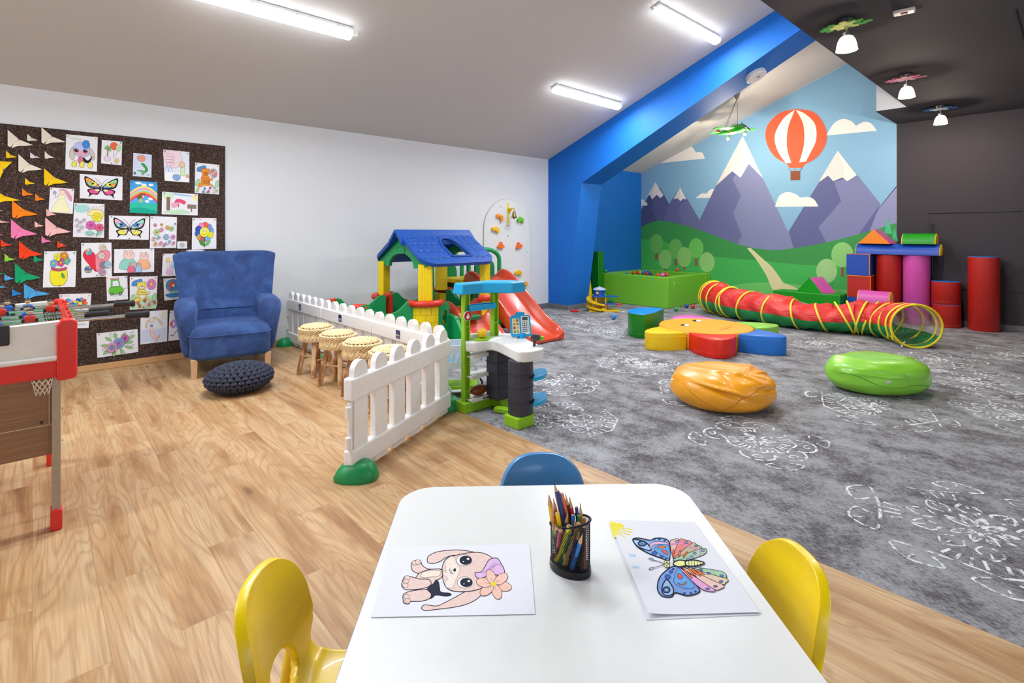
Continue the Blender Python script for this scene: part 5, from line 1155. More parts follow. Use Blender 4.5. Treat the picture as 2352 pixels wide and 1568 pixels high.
def d_family(a):   # balloons and bunnies row, made up
    for x, r, c, c2 in ((.34, .19, '#8fcfc2', '#ecc9c2'), (.72, .16, '#efb48c', '#ecc9c2'), (.42, .08, '#e2708a', '#eab9b8'), (.60, .07, '#9cc4e6', '#eab9b8')):
        y = .30 if r > .1 else .16
        a.fill(c, crv([(x - r, y - .14), (x - r * .9, y + r), (x, y + r * 1.9), (x + r * .9, y + r), (x + r, y - .14)]) , LN, .006); a.fill(c2, ell(x + .02, y + r * 2.2 + .02, r * .72, r * 1.0), LN, .006)
        for q in (-.4, .4): a.fill(c2, ell(x + q * r, y + r * 3.1, r * .16, r * .45), LN, .006)
        for q in (-.2, .25): a.fill('#222222', ell(x + q * r + .02, y + r * 2.4, .008, .016))
        for q in (-.4, .4): a.line(LN, [(x + q * r, y - .14), (x + q * r, y - .22), (x + q * r + .03, y - .22)], .006)
def d_wings(a):
    a.fill('#bcd0ee', crv([(.45, .5), (.7, .8), (.96, .92), (.9, .62), (.62, .42)]), LN); a.fill('#a9bfe8', crv([(.5, .4), (.8, .5), (.92, .42), (.7, .3)]), LN); a.fill('#eec78c', ell(.32, .7, .14, .12), LN); a.fill('#f2d9c8', crv([(.26, .6), (.30, .3), (.40, .3), (.42, .58)]), LN); a.fill('#e3b6dc', crv([(.3, .3), (.24, .1), (.6, .08), (.56, .3)]), LN)
def d_car(a):
    a.fill('#67c03f', crv([(.10, .40), (.14, .52), (.30, .60), (.62, .58), (.78, .46), (.76, .30), (.40, .24), (.14, .28)]), LN, .012); a.fill('#67c03f', [(.20, .54), (.22, .86), (.58, .88), (.66, .56)], LN, .012); a.fill('#dfe6ee', [(.28, .58), (.29, .80), (.54, .82), (.60, .58)], LN); a.fill('#e39aaa', rrect(.44, .06, .02, 2, .40, .90), LN)
    for x in (.24, .64): a.fill('#5a5a5e', ell(x, .27, .09, .06), LN); a.fill('#c8c8c8', ell(x, .27, .04, .03), LN)
    a.line('#c07a80', [(.78, .44), (.98, .50)], .02); a.line('#8d8d93', [(.3, .18), (.8, .2)], .012)
def d_shell(a):
    a.fill('#4a94d4', crv([(.12, .62), (.2, .86), (.48, .94), (.78, .86), (.88, .60), (.7, .42), (.3, .42)]), '#6b5a3a', .02)
    for k in range(7): an = .4 + .39 * k; a.line('#2a5f9a', [(.5, .5), (.5 + .34 * math.cos(an), .56 + .34 * math.sin(an))], .01)
    a.fill('#df5a3a', crv([(.28, .6), (.34, .82), (.56, .84), (.64, .7), (.44, .64), (.4, .44)]), LN); a.fill('#f1cdb8', ell(.52, .66, .09, .08), LN); a.fill('#8ec7b4', crv([(.3, .36), (.6, .42), (.9, .2), (.7, .14), (.5, .28)]), LN); a.fill('#3f86c8', crv([(.06, .26), (.5, .3), (.94, .26), (.7, .12), (.3, .12)]), LN)
def d_sun(a):
    a.text('#d77a8a', 'Roksana', .16, .93, .05)
    for x, y, r, cs in ((.24, .72, .22, ['#2f58b8', '#c8a0d6', '#5aa0e0']), (.66, .72, .24, ['#e8812c', '#e84a3f', '#8a8a90', '#2f58b8', '#e6d83c', '#4aa0dc']), (.4, .42, .22, ['#5fc04a']), (.72, .34, .18, ['#e6d83c', '#e887c0', '#6fc0a0'])): petals(a, x, y, 9, r, cs, '#ecd93a', ar=.7, w_=.3)
    a.line(LN, [(.2, .12), (.9, .12)], .01)
def d_bouquet(a):
    for x, y, an in ((.36, .60, 2.4), (.46, .66, 1.7), (.58, .66, 1.0), (.30, .44, 3.0), (.30, .30, 3.9), (.42, .24, 4.6), (.56, .24, 5.1), (.66, .34, 5.8), (.66, .46, .1), (.72, .62, .4)): leaf(a, x, y, an, .22, .05, '#9cc987', ar=1.4)
    for x, y in ((.34, .9), (.86, .86), (.16, .32), (.86, .3)): a.line('#6a6a74', crv([(x, y), (x + .03, y + .03), (x + .01, y + .07), (x - .03, y + .03), (x - .02, y - .05), (x + .04, y - .12)], False, 4), .008)
    petals(a, .68, .66, 14, .11, '#d77ab4', '#8a4a9a', ar=1.5, w_=.2); petals(a, .52, .50, 15, .15, '#88a8e4', '#4a9a8c', ar=1.5, w_=.2); petals(a, .52, .50, 12, .08, '#c58ad0', '#3f7a6a', ar=1.5, w_=.2); petals(a, .35, .36, 14, .14, '#eaa6c6', '#b9b03c', ar=1.5, w_=.2); petals(a, .35, .36, 12, .08, '#8fa8e0', '#b9b03c', ar=1.5, w_=.2)
    a.text('#e2a0aa', 'Martyna', .62, .90, .06)
def d_seagirl(a):
    for k in range(9): a.line('#eee6a8', [(.9, .98), (.55 + .05 * k, .62 + .03 * k)], .008)
    a.fill('#d9e0f0', [(.02, .42), (.98, .44), (.98, .03), (.02, .03)])
    for k in range(14): y = .06 + .027 * k; a.line('#b3bfdd', crv([(.03, y), (.3, y + .03), (.6, y - .01), (.96, y + .02)], False, 3), .005)
    for k in range(7): a.line('#dcc3a4', crv([(.44, .80), (.56 + .03 * k, .80 - .02 * k), (.7 + .02 * k, .6 - .02 * k)], False, 4), .008); a.line('#dcc3a4', crv([(.36, .80), (.3 - .02 * k, .66), (.24 - .01 * k, .5)], False, 4), .008)
    a.fill('#f0d7cc', ell(.40, .73, .09, .07), '#b98f86'); a.fill('#5f8fd0', rrect(.10, .07, .01, 2, .40, .55)); a.fill('#f0c7bd', crv([(.36, .5), (.38, .3), (.44, .18), (.58, .1), (.56, .2), (.47, .3), (.45, .5)]), '#c28e88'); a.fill('#f0c7bd', crv([(.5, .14), (.72, .22), (.6, .1), (.62, .03)]), '#c28e88')
def d_ring(a):
    a.fill('#c79ad8', ell(.3, .55, .2, .14), LN); a.fill('#e8e8ee', ell(.3, .55, .09, .06), LN); a.fill('#e2606c', ell(.14, .55, .09, .06), LN); a.line('#7a6a9a', crv([(.1, .2), (.3, .16), (.5, .3), (.7, .24)], False, 5), .03)
def d_plain(a): a.line('#7f93c0', [(.1, .5), (.9, .5)], .02)
SH = [([(152, 308), (224.5, 315), (222.5, 394), (150, 388.5)], 'drawing of a long-eared blue-faced puppy with a blue flower, child name above', d_animal, 'yy'),
 ([(234, 321), (281, 325.5), (279, 379.5), (232, 375)], 'small drawing of red and green balloons with a palm, top of the right cork board', d_balloons, '.gg'),
 ([(306.5, 351), (348.5, 355.5), (347.5, 407.5), (305, 404)], 'small blue-washed drawing of a green fish tail', d_fish, '..'),
 ([(375, 343), (435, 349), (435, 419), (378, 415)], 'pale drawing with big pink shape and blue ball, near the board top', d_city, 'bgg'),
 ([(448.5, 373), (504, 378.5), (503, 446.5), (447, 443)], 'drawing of an orange bear holding a flower under a blue cloud', d_bear1, 'ryg'),
 ([(183, 399), (281.5, 406), (281, 460), (183, 455)], 'drawing of a butterfly with blue, orange and pink wings', d_bf1, '..'),
 ([(299, 414), (361.5, 418.5), (361, 491), (298, 488.5)], 'bright painting of a rainbow over blue sky and turquoise sea', d_rainbow, 'bg'),
 ([(372.5, 440), (454.5, 446), (454, 494.5), (371.5, 492)], 'crayon picture of brown trunk and pink bush on white', d_wash, 'br'),
 ([(115, 430), (170.5, 434), (167, 491), (111.5, 487)], 'drawing of a figure with pink hair in a pale yellow dress', d_dress, 'rr'),
 ([(170, 466), (240, 468.5), (239, 546), (167.5, 544)], 'drawing of a garden with yellow sun flower and pink blossoms', d_garden, 'by'),
 ([(250.5, 494.5), (343, 497), (341.5, 550.5), (250, 549.5)], 'drawing of a butterfly with pink, mint and yellow wings', d_bf2, 'gyg'),
 ([(345.5, 496), (406.5, 498.5), (405, 569), (344, 570)], 'drawing of many small round coloured flowers, beside the socket', d_dots, 'b.r'),
 ([(442, 500), (497, 501), (497, 571), (440.5, 573)], 'drawing of a smiling flower with many-coloured petals', d_face_flower, 'gr'),
 ([(101.5, 577), (175.5, 576.5), (173, 658.5), (98.5, 660)], 'drawing of a big yellow vase full of flowers', d_vase, 'ggr'),
 ([(186.5, 558), (256, 557), (257, 634.5), (187, 638)], 'drawing of a large red and pink heart with flower circles', d_heart, 'g.g'),
 ([(262.5, 572), (354.5, 571), (354, 624), (261.5, 627)], 'wide drawing of four round rabbits in teal, orange, pink and blue', d_family, '.b'),
 ([(374, 582.5), (412, 582), (412, 633), (372, 634)], 'drawing of a figure with pale blue wings, partly behind the armchair', d_wings, 'r.'),
 ([(243.5, 635), (292.5, 633), (294, 687), (246, 691)], 'small drawing of a green forklift car', d_car, 'ygy'),
 ([(298, 635.5), (362, 634), (358.5, 708), (298.5, 711)], 'drawing of a yellow bear on green grass holding a pink flower', d_bear2, 'rrr'),
 ([(375.5, 640), (417, 637), (419, 686), (377.5, 690)], 'drawing of a blue sea shell with red curl, beside the armchair back', d_shell, 'g.y'),
 ([(136.5, 675.5), (210, 673.5), (203.5, 753), (137.5, 754.5)], 'drawing of multicoloured flowers behind the football table rods', d_sun, 'ry'),
 ([(221.5, 765.5), (316, 755.5), (317.5, 808), (223.5, 821.5)], 'drawing of pink and blue flowers with green leaves, lowest on the board', d_bouquet, 'r.y'),
 ([(323, 716.5), (385, 711), (384, 783.5), (322, 791)], 'faint drawing of a girl with a pink fish tail in waves', d_seagirl, '..'),
 ([(390, 713.5), (425, 709), (421, 779), (386.5, 783)], 'drawing of a purple ring shape cut off by the armchair', d_ring, 'g'),
 ([(428, 573.6), (470, 573), (468, 600), (428, 602)], 'sheet mostly hidden behind the armchair top, only its upper edge showing', d_plain, 'gb')]
for q, lb, fn, pins in SH: sheet(q, lb, fn, pins)
# wall socket on the board
p = aty(418, 562.5, BY); t = thing('wall_socket', 'white double-frame wall socket on the cork board under the flower drawing', 'socket', p)
ob('frame', MB().prism(rrect(.088, .075, .008), (0, 0, 0), (1, 0, 0), (0, 0, 1), .010), plastic('#dedede', .3), t, smooth=False, bevel=.003)
ob('recess', MB().lathe([(.021, .0105), (.019, .006), (0, .006)], seg=24, M=Matrix.Rotation(PI / 2, 3, 'X')).lathe([(.024, .0095), (.024, .0115), (.020, .0115)], seg=24, M=Matrix.Rotation(PI / 2, 3, 'X'), cap=False), plastic('#b7b7b9', .4), t)
# folded paper butterflies: two sharp wings standing off the board, two lower tails
cols = dict(c='#e2dccb', w='#dcdce2', y='#f0c61a', o='#f2841c', lp='#eeb9b9', p='#ee7fae', r='#ee4322', lg='#8fd048', g='#14a06a', b='#4fa6df', db='#2b83d4')
BF = [('c', 62, 100, 265, 258, 'large cream paper butterfly at the top left corner of the board'), ('c', 218, 132, 303, 197, 'small cream paper butterfly between the two large cream ones'), ('c', 332, 80, 525, 230, 'large cream paper butterfly touching the board top edge'),
 ('c', 148, 295, 340, 453, 'large cream paper butterfly below the first two'), ('c', 358, 270, 437, 337, 'small cream paper butterfly left of the puppy drawing'), ('w', 242, 280, 322, 333, 'small white paper butterfly under the cream ones'),
 ('y', 48, 265, 135, 333, 'small yellow paper butterfly near the top left'), ('y', -50, 346, 98, 507, 'large yellow paper butterfly with upright wings at the photo edge'), ('y', -60, 568, 160, 692, 'large yellow paper butterfly lower at the photo edge'),
 ('y', 352, 407, 540, 557, 'large yellow paper butterfly left of the butterfly drawing'), ('y', 200, 484, 282, 543, 'small yellow paper butterfly in the middle of the board'), ('o', 178, 567, 268, 632, 'small orange paper butterfly above the large orange one'),
 ('o', 282, 608, 363, 670, 'small orange paper butterfly left of the yellow-dress drawing'), ('o', 97, 664, 305, 812, 'large orange paper butterfly'), ('lp', -60, 800, 77, 850, 'pale pink wing tip of a paper butterfly at the photo edge'), ('lp', -60, 718, 24, 752, 'smallest pale pink paper wing tip at the photo edge'),
 ('lp', 277, 828, 352, 880, 'small pale pink paper butterfly beside the large pink ones'), ('lp', 362, 800, 568, 953, 'large pale pink paper butterfly under the yellow-dress drawing'), ('lp', 370, 728, 452, 792, 'small pale pink butterfly tucked under the drawing corner'),
 ('p', 88, 814, 300, 972, 'large bright pink paper butterfly'), ('p', 332, 947, 412, 1005, 'small bright pink paper butterfly'), ('p', -60, 915, 30, 948, 'bright pink paper wing tip at the photo edge'), ('r', 5, 975, 97, 1035, 'small red paper butterfly at the left'),
 ('r', 152, 986, 340, 1132, 'large red paper butterfly'), ('r', 458, 985, 538, 1042, 'small red paper butterfly left of the heart drawing'), ('lg', 36, 1088, 122, 1152, 'small light green paper butterfly'), ('g', 270, 1095, 347, 1155, 'small dark green paper butterfly left of the yellow vase drawing'),
 ('g', 120, 1165, 328, 1322, 'large dark green paper butterfly'), ('g', -60, 1222, 38, 1258, 'dark green paper wing tip at the photo edge'), ('b', 35, 1250, 118, 1303, 'small sky blue paper butterfly'), ('b', 192, 1328, 405, 1440, 'large sky blue paper butterfly above the football table'),
 ('db', 97, 1366, 183, 1425, 'small deep blue paper butterfly above the football goal'), ('b', -80, 1322, 55, 1368, 'sky blue paper wing tip at the photo edge')]
for i, (c, ax, ay, bx_, by_, lb) in enumerate(BF):
    P0 = aty(ax / 3.485, 270 + ay / 3.485, BY - .001); P1 = aty(bx_ / 3.485, 270 + by_ / 3.485, BY - .001); W_ = P1.x - P0.x; H_ = P0.z - P1.z; rn = random.Random(i)
    f = lambda x, y, d: Vector((P0.x + W_ * x, P0.z * 0 - d * W_ * .22, 0)) * 0 + Vector((W_ * x - W_ / 2, -d * W_ * .20 - .0015, H_ / 2 - H_ * y))
    if i == 7: f = lambda x, y, d: Vector((W_ * (1 - y * .95) - W_ / 2, -d * W_ * .2 - .0015, -H_ / 2 + H_ * (1 - x) )) 
    mb = MB(); B0 = f(.44, .50, .0)
    for tri in ([(0, 0, .55), (.44, .48, .12), (.24, .68, .0), (.0, .90, .35)], [(.44, .48, .12), (1, .74, .55), (.70, .81, .3), (.42, .84, .02)], [(.14, 1.0, .3), (.25, .67, .03), (.44, .50, .08), (.43, .84, .1)], [(.0, .90, .35), (.24, .68, .0), (.22, .74, .02), (.10, .96, .3)]):
        mb.add([f(*q) for q in tri], [(0, 1, 2, 3)])
    o = ob('paper_butterfly', mb, paper(cols[c]), None, smooth=False, solid=.0012, loc=((P0.x + P1.x) / 2, BY - .001, (P0.z + P1.z) / 2)); tag(o, lb, 'paper butterfly', 'folded paper butterflies on the cork board')
    ob('push_pin', MB().lathe([(.0045, 0), (.003, .006), (.0045, .009), (0, .010)], c=f(.44, .50, .12), seg=8, M=Matrix.Rotation(PI / 2, 3, 'X')), plastic(PINC['rgbyw'[i % 5]], .3), o)
# ================================================================ ball pit and balls
GP = foam('#74bd33'); t = thing('ball_pit', 'square lime green foam ball pit in the corner by the mural', 'ball pit', (0, 0, 0))
px0, px1, py0, py1, ph, pt = 8.01, 9.54, 4.775, 6.31, .535, .19
for nm, c_, d_ in (('pit_side', (px0 + pt / 2, (py0 + py1) / 2, ph / 2), (pt, py1 - py0, ph)), ('pit_side', (px1 - pt / 2, (py0 + py1) / 2, ph / 2), (pt, py1 - py0, ph)), ('pit_side', ((px0 + px1) / 2, py0 + pt / 2, ph / 2), (px1 - px0 - 2 * pt - .002, pt, ph)), ('pit_side', ((px0 + px1) / 2, py1 - pt / 2, ph / 2), (px1 - px0 - 2 * pt - .002, pt, ph))):
    ob(nm, MB().box(c_, d_), GP, t, bevel=.012, segs=3)
ob('pit_floor', MB().box(((px0 + px1) / 2, (py0 + py1) / 2, .03), (px1 - px0 - 2 * pt, py1 - py0 - 2 * pt, .06)), GP, t, smooth=False)
ob('care_tag', MB().box((8.22, py0 - .004, .43), (.006, .006, .05)), plastic('#cfd6c8'), t, smooth=False)
BC = dict(b='#1f7fd6', d='#1b3fa0', g='#12924f', r='#d92a1f', o='#ee5a20', y='#eec21c', p='#d65cc8')
CN = dict(b='light blue', d='dark blue', g='green', r='red', o='orange', y='yellow', p='pink'); ballm = {}
def ball_(c, x, y, z, lb, r=.036):
    if c not in ballm:
        o = ob('play_ball', MB().ball((0, 0, 0), .036, 28, 16), plastic(BC[c], .25, coat=.3)); ballm[c] = o
    else: o = ballm[c].copy(); C.objects.link(o)
    o.location = (x, y, z); tag(o, lb, 'ball', 'ball pit balls'); return o
for c, x, y, lb in (('b', 6.42, 4.73, 'light blue ball lying alone on the carpet left of the foam flower'), ('g', 7.95, 5.93, 'green ball at the foot of the ball pit by the green foam mat'), ('r', 7.30, 5.55, 'red ball behind the toy garage'),
                    ('g', 7.84, 4.52, 'green ball on the carpet just right of the ball pit corner'), ('d', 8.33, 4.60, 'dark blue ball on the carpet beside the red one, by the ball pit'), ('r', 8.34, 4.49, 'red ball on the carpet beside the dark blue one'),
                    ('p', 8.22, 4.18, 'pink ball half hidden by the left end of the play tunnel'), ('b', 7.55, 4.63, 'light blue ball peeking over the blue and green foam segment')): ball_(c, x, y, .0405, lb)
ball_('g', 8.10, 6.16, ph + .037, 'green ball on the rim of the pit beside the green foam mat'); ball_('o', 9.45, 5.42, ph + .037, 'orange ball on the far rim of the pit in front of the mural')
ball_('p', 8.10, 4.93, ph + .037, 'pink ball on the near corner of the pit rim'); ball_('r', 8.18, 4.90, ph + .037, 'red ball touching the pink one on the pit rim')
rn = random.Random(11); spots = []
for i, (px, py, c) in enumerate(((1455, 626, 'o'), (1461, 624.5, 'd'), (1466, 626, 'r'), (1470, 626, 'y'), (1477, 625.5, 'b'), (1483, 622.5, 'b'), (1489, 627, 'd'), (1485, 628.5, 'r'), (1495, 630, 'd'), (1438, 627, 'b'), (1511, 632, 'o'))):
    q = atz(px, py, .50 if i not in (4, 5) else .52); q.x = max(q.x, px0 + pt + .038); q.y = max(q.y, py0 + pt + .038); spots.append((q.x, q.y)); ball_(c, q.x, q.y, q.z, ['orange ball, leftmost of the heap in the pit', 'dark blue ball behind the orange one in the heap', 'red ball in the middle left of the pit heap', 'yellow ball in the pit heap', 'light blue ball topmost in the pit heap', 'light blue ball farther back in the pit heap', 'dark blue ball right in the pit heap', 'red ball in front of the dark blue one in the pit heap', 'dark blue ball low at the right of the pit heap', 'light blue ball by the left inside wall of the pit', 'orange ball low near the right inside of the pit'][i])
for k in range(90):      # the fill below them
    x = rn.uniform(px0 + pt + .05, px1 - pt - .05); y = rn.uniform(py0 + pt + .05, py1 - pt - .05); lvl = rn.choice((.1, .17, .24, .31, .38))
    if all((x - a) ** 2 + (y - b_) ** 2 + ((lvl - l) * 1.0) ** 2 > .0055 for a, b_, l in [(s_[0], s_[1], s_[2] if len(s_) > 2 else .5) for s_ in spots]):
        spots.append((x, y, lvl)); o = ball_(rn.choice('bdgroyp'), x, y, lvl, 'ball in the filling of the pit below the rim'); o['group'] = 'balls filling the pit'
# foam mats leaning in the alcove corner
tag(ob('foam_mat', MB().box((7.90, 6.20, .475), (.16, .17, .95)), foam('#0e7d10'), bevel=.008), 'tall dark green foam block standing left of the ball pit', 'foam block')
tag(ob('foam_mat', MB().prism([(0, 0), (.13, 0), (.0, .93)], (7.66, 6.24, .0), (0, -1, 0), (0, 0, 1), .10), foam('#e6c70c'), smooth=False, bevel=.005), 'narrow yellow foam wedge behind the beam beside the green block', 'foam block')
# ================================================================ flower-shaped foam seat
FO = dict(o='#f0a52c', y='#efc60a', r='#e2230e', b='#1c72cf', lg='#86c84e', p='#cf63b2')
fc = Vector((5.90, 3.02)); rD = .53; hh = .20
t = thing('foam_disc', 'round orange foam disc with two eyes and a smile, centre of the foam flower', 'foam seat', (fc.x, fc.y, 0))
ob('disc', MB().lathe([(rD - .012, 0), (rD, .012), (rD, hh - .012), (rD - .012, hh), (0, hh)], seg=64), foam(FO['o']), t)
ob('seam', MB().tube([(rD * math.cos(a) * 1.0, rD * 1.0 * math.sin(a), hh - .04) for a in [2 * PI * k / 64 for k in range(65)]], .004, 6, cap=False), foam('#d98d1c'), t)
for nm in ('eye', 'eye', 'mouth'):
    a = Art(lambda px, py: atz(px, py, hh + .0006) - Vector((fc.x, fc.y, 0)), (0, 0, 1), .0004, lambda c: plastic(c, .4))
    if nm == 'eye':
        x, y = ((1601, 736.5), (1573, 746.5))[len([k for k in kids(t) if k.name.startswith('eye')])]
        a.fill('#16130f', crv([(x - 11, y - .5), (x, y - 2.2), (x + 11, y + 1.2), (x, y + 2.2)])); a.fill('#f2f2f2', ell(x + 4, y, 6, 1.9))
    else: a.line('#c9401a', crv([(1653, 756), (1668, 754), (1677, 751), (1680, 748), (1677, 746)], False, 5), 1.0)
    a.obj(nm, t)
def petal(nm, label, pts, h_, cs, ct=None, seamz=None):
    P = crv(pts, True, 4) if len(pts) < 20 else pts; c = sum((Vector((p[0], p[1], 0)) for p in P), Vector()) / len(P)
    t = thing(nm, label, 'foam seat', c, group=None); Q = [(p[0] - c.x, p[1] - c.y) for p in P]
    R_ = lambda k, z: [Vector((a * k, b_ * k, z)) for a, b_ in Q]
    if ct is None: ob('cushion', MB().loft([R_(.985, 0), R_(1, .01), R_(1, h_ - .014), R_(.985, h_ - .003), R_(.96, h_)]), foam(cs), t, angle=60)
    else:
        ob('side_cover', MB().loft([R_(.985, 0), R_(1, .01), R_(1, h_ - .008)]), foam(cs), t, angle=60); ob('top_cover', MB().loft([R_(1, h_ - .008), R_(.985, h_ + .001), R_(.95, h_ + .002)]), foam(ct), t, angle=60)
    if seamz: ob('seam', MB().tube(R_(1.001, seamz) + [R_(1.001, seamz)[0]], .0035, 6, cap=False), foam(cs), t)
    return t
def crescent(a0, a1, rin, rout, n=14, sq=1.0, c=fc):
    """between disc edge and an outer bulge; angles in degrees around the disc centre"""
    A0, A1 = math.radians(a0), math.radians(a1); m_ = (A0 + A1) / 2; o = []
    p0 = c + Vector((math.cos(A0), math.sin(A0))) * rin; p1 = c + Vector((math.cos(A1), math.sin(A1))) * rin
    for k in range(n + 1): a = A0 + (A1 - A0) * k / n; o.append(tuple(c + Vector((math.cos(a), math.sin(a))) * rin))
    for k in range(1, n): 
        q = 1 - k / n; base = p0.lerp(p1, q); bul = math.sin(PI * q) ** .62 * (rout - rin * math.cos((A1 - A0) / 2)); o.append(tuple(base + Vector((math.cos(m_), math.sin(m_))) * bul))
    return o
petal('foam_stool', 'yellow foam petal seat, front left of the foam flower', crescent(141, 186, .545, .89), hh - .005, FO['y'], seamz=hh - .055)
petal('foam_stool', 'red foam petal seat at the front of the foam flower', crescent(189, 243, .545, .86), hh, FO['r'], seamz=.05)
petal('foam_stool', 'blue foam petal seat, front right of the foam flower', crescent(246, 293, .545, .91), hh, FO['b'], seamz=hh - .05)
petal('foam_stool', 'light green foam petal seat behind the blue petal', crescent(297, 346, .545, .90), hh, FO['lg'])
petal('foam_stool', 'pink foam petal seat behind the orange disc', crescent(10, 75, .545, .90), hh - .01, FO['p'])
petal('foam_stool', 'taller foam segment with blue top and green sides, left of the foam flower', crv([(5.53, 3.62), (5.80, 3.64), (6.17, 3.74)], False, 4) + crv([(6.17, 3.74), (6.15, 3.86), (5.95, 3.98), (5.72, 3.98), (5.56, 3.86), (5.51, 3.74), (5.53, 3.63)], False, 4)[:-1], .30, '#0b8410', '#0f83e0', seamz=.05)
# ================================================================ play tunnel
def nylon(c):
    m, nt, b = newmat('nylon'); N = nt.nodes; L = nt.links; tc = N.new('ShaderNodeTexCoord')
    mp = N.new('ShaderNodeMapping'); mp.inputs['Scale'].default_value = (3, 3, 9); L.new(tc.outputs['Object'], mp.inputs[0])
    n = chain(nt, 'ShaderNodeTexNoise', Scale=1.6, Detail=3.0, Distortion=1.6); L.new(mp.outputs[0], n.inputs['Vector'])
    bp = N.new('ShaderNodeBump'); bp.inputs['Strength'].default_value = .5; bp.inputs['Distance'].default_value = .03; L.new(n.outputs[0], bp.inputs['Height']); L.new(bp.outputs[0], b.inputs['Normal'])
    b.inputs['Base Color'].default_value = lin(c); b.inputs['Roughness'].default_value = .42; b.inputs['Subsurface Weight'].default_value = .0
    return m
t = thing('play_tunnel', 'crawl tunnel of red and green nylon with yellow hoops lying across the carpet', 'play tunnel', (0, 0, 0))
TP = [(8.22, 4.06, .50), (8.10, 3.92, .49), (7.97, 3.68, .45), (7.86, 3.40, .42), (7.76, 3.05, .42), (7.70, 2.72, .40), (7.72, 2.45, .33), (7.78, 2.20, .34), (7.86, 1.98, .40), (7.88, 1.78, .41), (7.80, 1.60, .42), (7.62, 1.42, .45), (7.36, 1.25, .475)]
def cen(f):
    f = max(0, min(len(TP) - 1.0001, f * (len(TP) - 1))); i = int(f); k = f - i; a, b_ = TP[i], TP[i + 1]; k = k * k * (3 - 2 * k) * .5 + k * .5
    return Vector((a[0] + (b_[0] - a[0]) * k, a[1] + (b_[1] - a[1]) * k, 0)), a[2] + (b_[2] - a[2]) * k
def tunnel_pt(f, a, off=0.0, tilt=0.0, wr=True):
    c, D = cen(f); c2, _ = cen(min(1, f + .02)); c1, _ = cen(max(0, f - .02)); tn = (c2 - c1).normalized(); s_ = Vector((-tn.y, tn.x, 0))
    full = .49; wd = full / 2 * (1 + .12 * (full - D) / full * 2); r = D / 2
    wv = (.009 * math.sin(f * 95 + 2 * math.sin(a * 3)) + .020 * math.sin(f * 43 + a * 2.3) * max(0, math.sin(a))) * (min(1, f / .06) * min(1, (1 - f) / .06)) if wr else 0
    sag = -.5 * (full - D) * max(0, math.sin(a)) ** 3 * 0
    return c + s_ * (wd + off + wv) * math.cos(a) + Vector((0, 0, .008 + r + (r + off + wv) * math.sin(a) + sag)) + tn * tilt * math.sin(a)
na_, nf_ = 40, 150
for nm, a0, a1, c in (('red_fabric', math.radians(72), math.radians(187), '#d42c27'), ('green_fabric', math.radians(187), math.radians(335), '#1c8a48'), ('mesh_fabric', math.radians(-25), math.radians(72), '#d9d6d8')):
    ob(nm, MB().grid(lambda u, v: tunnel_pt(v, a0 + (a1 - a0) * u), 26, nf_), nylon(c) if nm[0] != 'm' else mat('#e3dfe3', .6, alpha=.32), t, angle=80)
# interior mesh look: the far side shows pale lining near the open end
hf = [0.0, .035, .10, .165, .185, .27, .36, .45, .54, .625, .655, .70, .735, .82, .90, .965, 1.0]; tl_ = [0, 0, .02, .03, -.02, .04, .03, -.04, -.07, -.10, -.06, .06, .08, .05, .02, 0, 0]
YH = mat('#eadf3f', .5, .1, 30, .05)
for f, tilt in zip(hf, tl_):
    pts = [tunnel_pt(f, 2 * PI * k / 40, .006, tilt, False) for k in range(41)]; big = f in (0.0, 1.0)
    ob('hoop', MB().tube(pts, .013 if big else .0125, 8, cap=False, flat=1.0 if big else 1.0), YH if not big else mat('#e6cf10', .5), t)
for f in (.965, .995):
    p = tunnel_pt(f, math.radians(185), .01); ob('tie_ribbon', MB().tube([p, p + Vector((-.02, -.015, -.05)), p + Vector((-.01, -.03, -.14))], .008, 6, flat=.3), YH, t)
p = tunnel_pt(.99, math.radians(235), .01); ob('fabric_label', MB().prism([(0, 0), (.05, .03), (.01, -.06)], p, (-.1, -1, 0), (0, 0, 1), .002), paper('#e4e4e6'), t, smooth=False)
# ================================================================ bean bags
def beanbag(name, lb, loc, rz, sx, sy, h_, c, seed, folds, tagc):
    t = thing(name, lb, 'bean bag', loc, rz); m = mat(c, .33, .05, 9, .03, coat=.25, spec=.5)
    rn = random.Random(seed)
    def P(th, ph):
        ct, st_ = math.cos(th), math.sin(th); cp = abs(math.cos(ph)) ** (.62 if ph > 0 else .40); sp = math.copysign(abs(math.sin(ph)) ** .85, math.sin(ph))
        k = 1.0
        d = Vector((ct * math.cos(ph), st_ * math.cos(ph), math.sin(ph)))
        r = 1 + .035 * noise.noise(d * 2.3 + Vector((seed, 0, 0)))
        for (fx, fy, fz, nx, ny, nz, dp, wd, ln) in folds:     # creases: ridge lines
            q = d - Vector((fx, fy, fz)); al = q.dot(Vector((nx, ny, nz)).normalized()); rest = (q - Vector((nx, ny, nz)).normalized() * al).length
            r += dp * math.exp(-(al / wd) ** 2) * math.exp(-(rest / ln) ** 2)
        x = sx * ct * cp * r; y = sy * st_ * cp * r; z = h_ / 2 + h_ / 2 * sp * (r if ph > -.2 else 1)
        if z < .0: z = 0
        return Vector((x, y, max(z, .001)))
    mb = MB().grid(lambda u, v: P(2 * PI * u, -PI / 2 + PI * v), 110, 56, wrapu=True)
    o = ob('cover', mb, m, t, angle=85, weld=True)
    return t, P, m
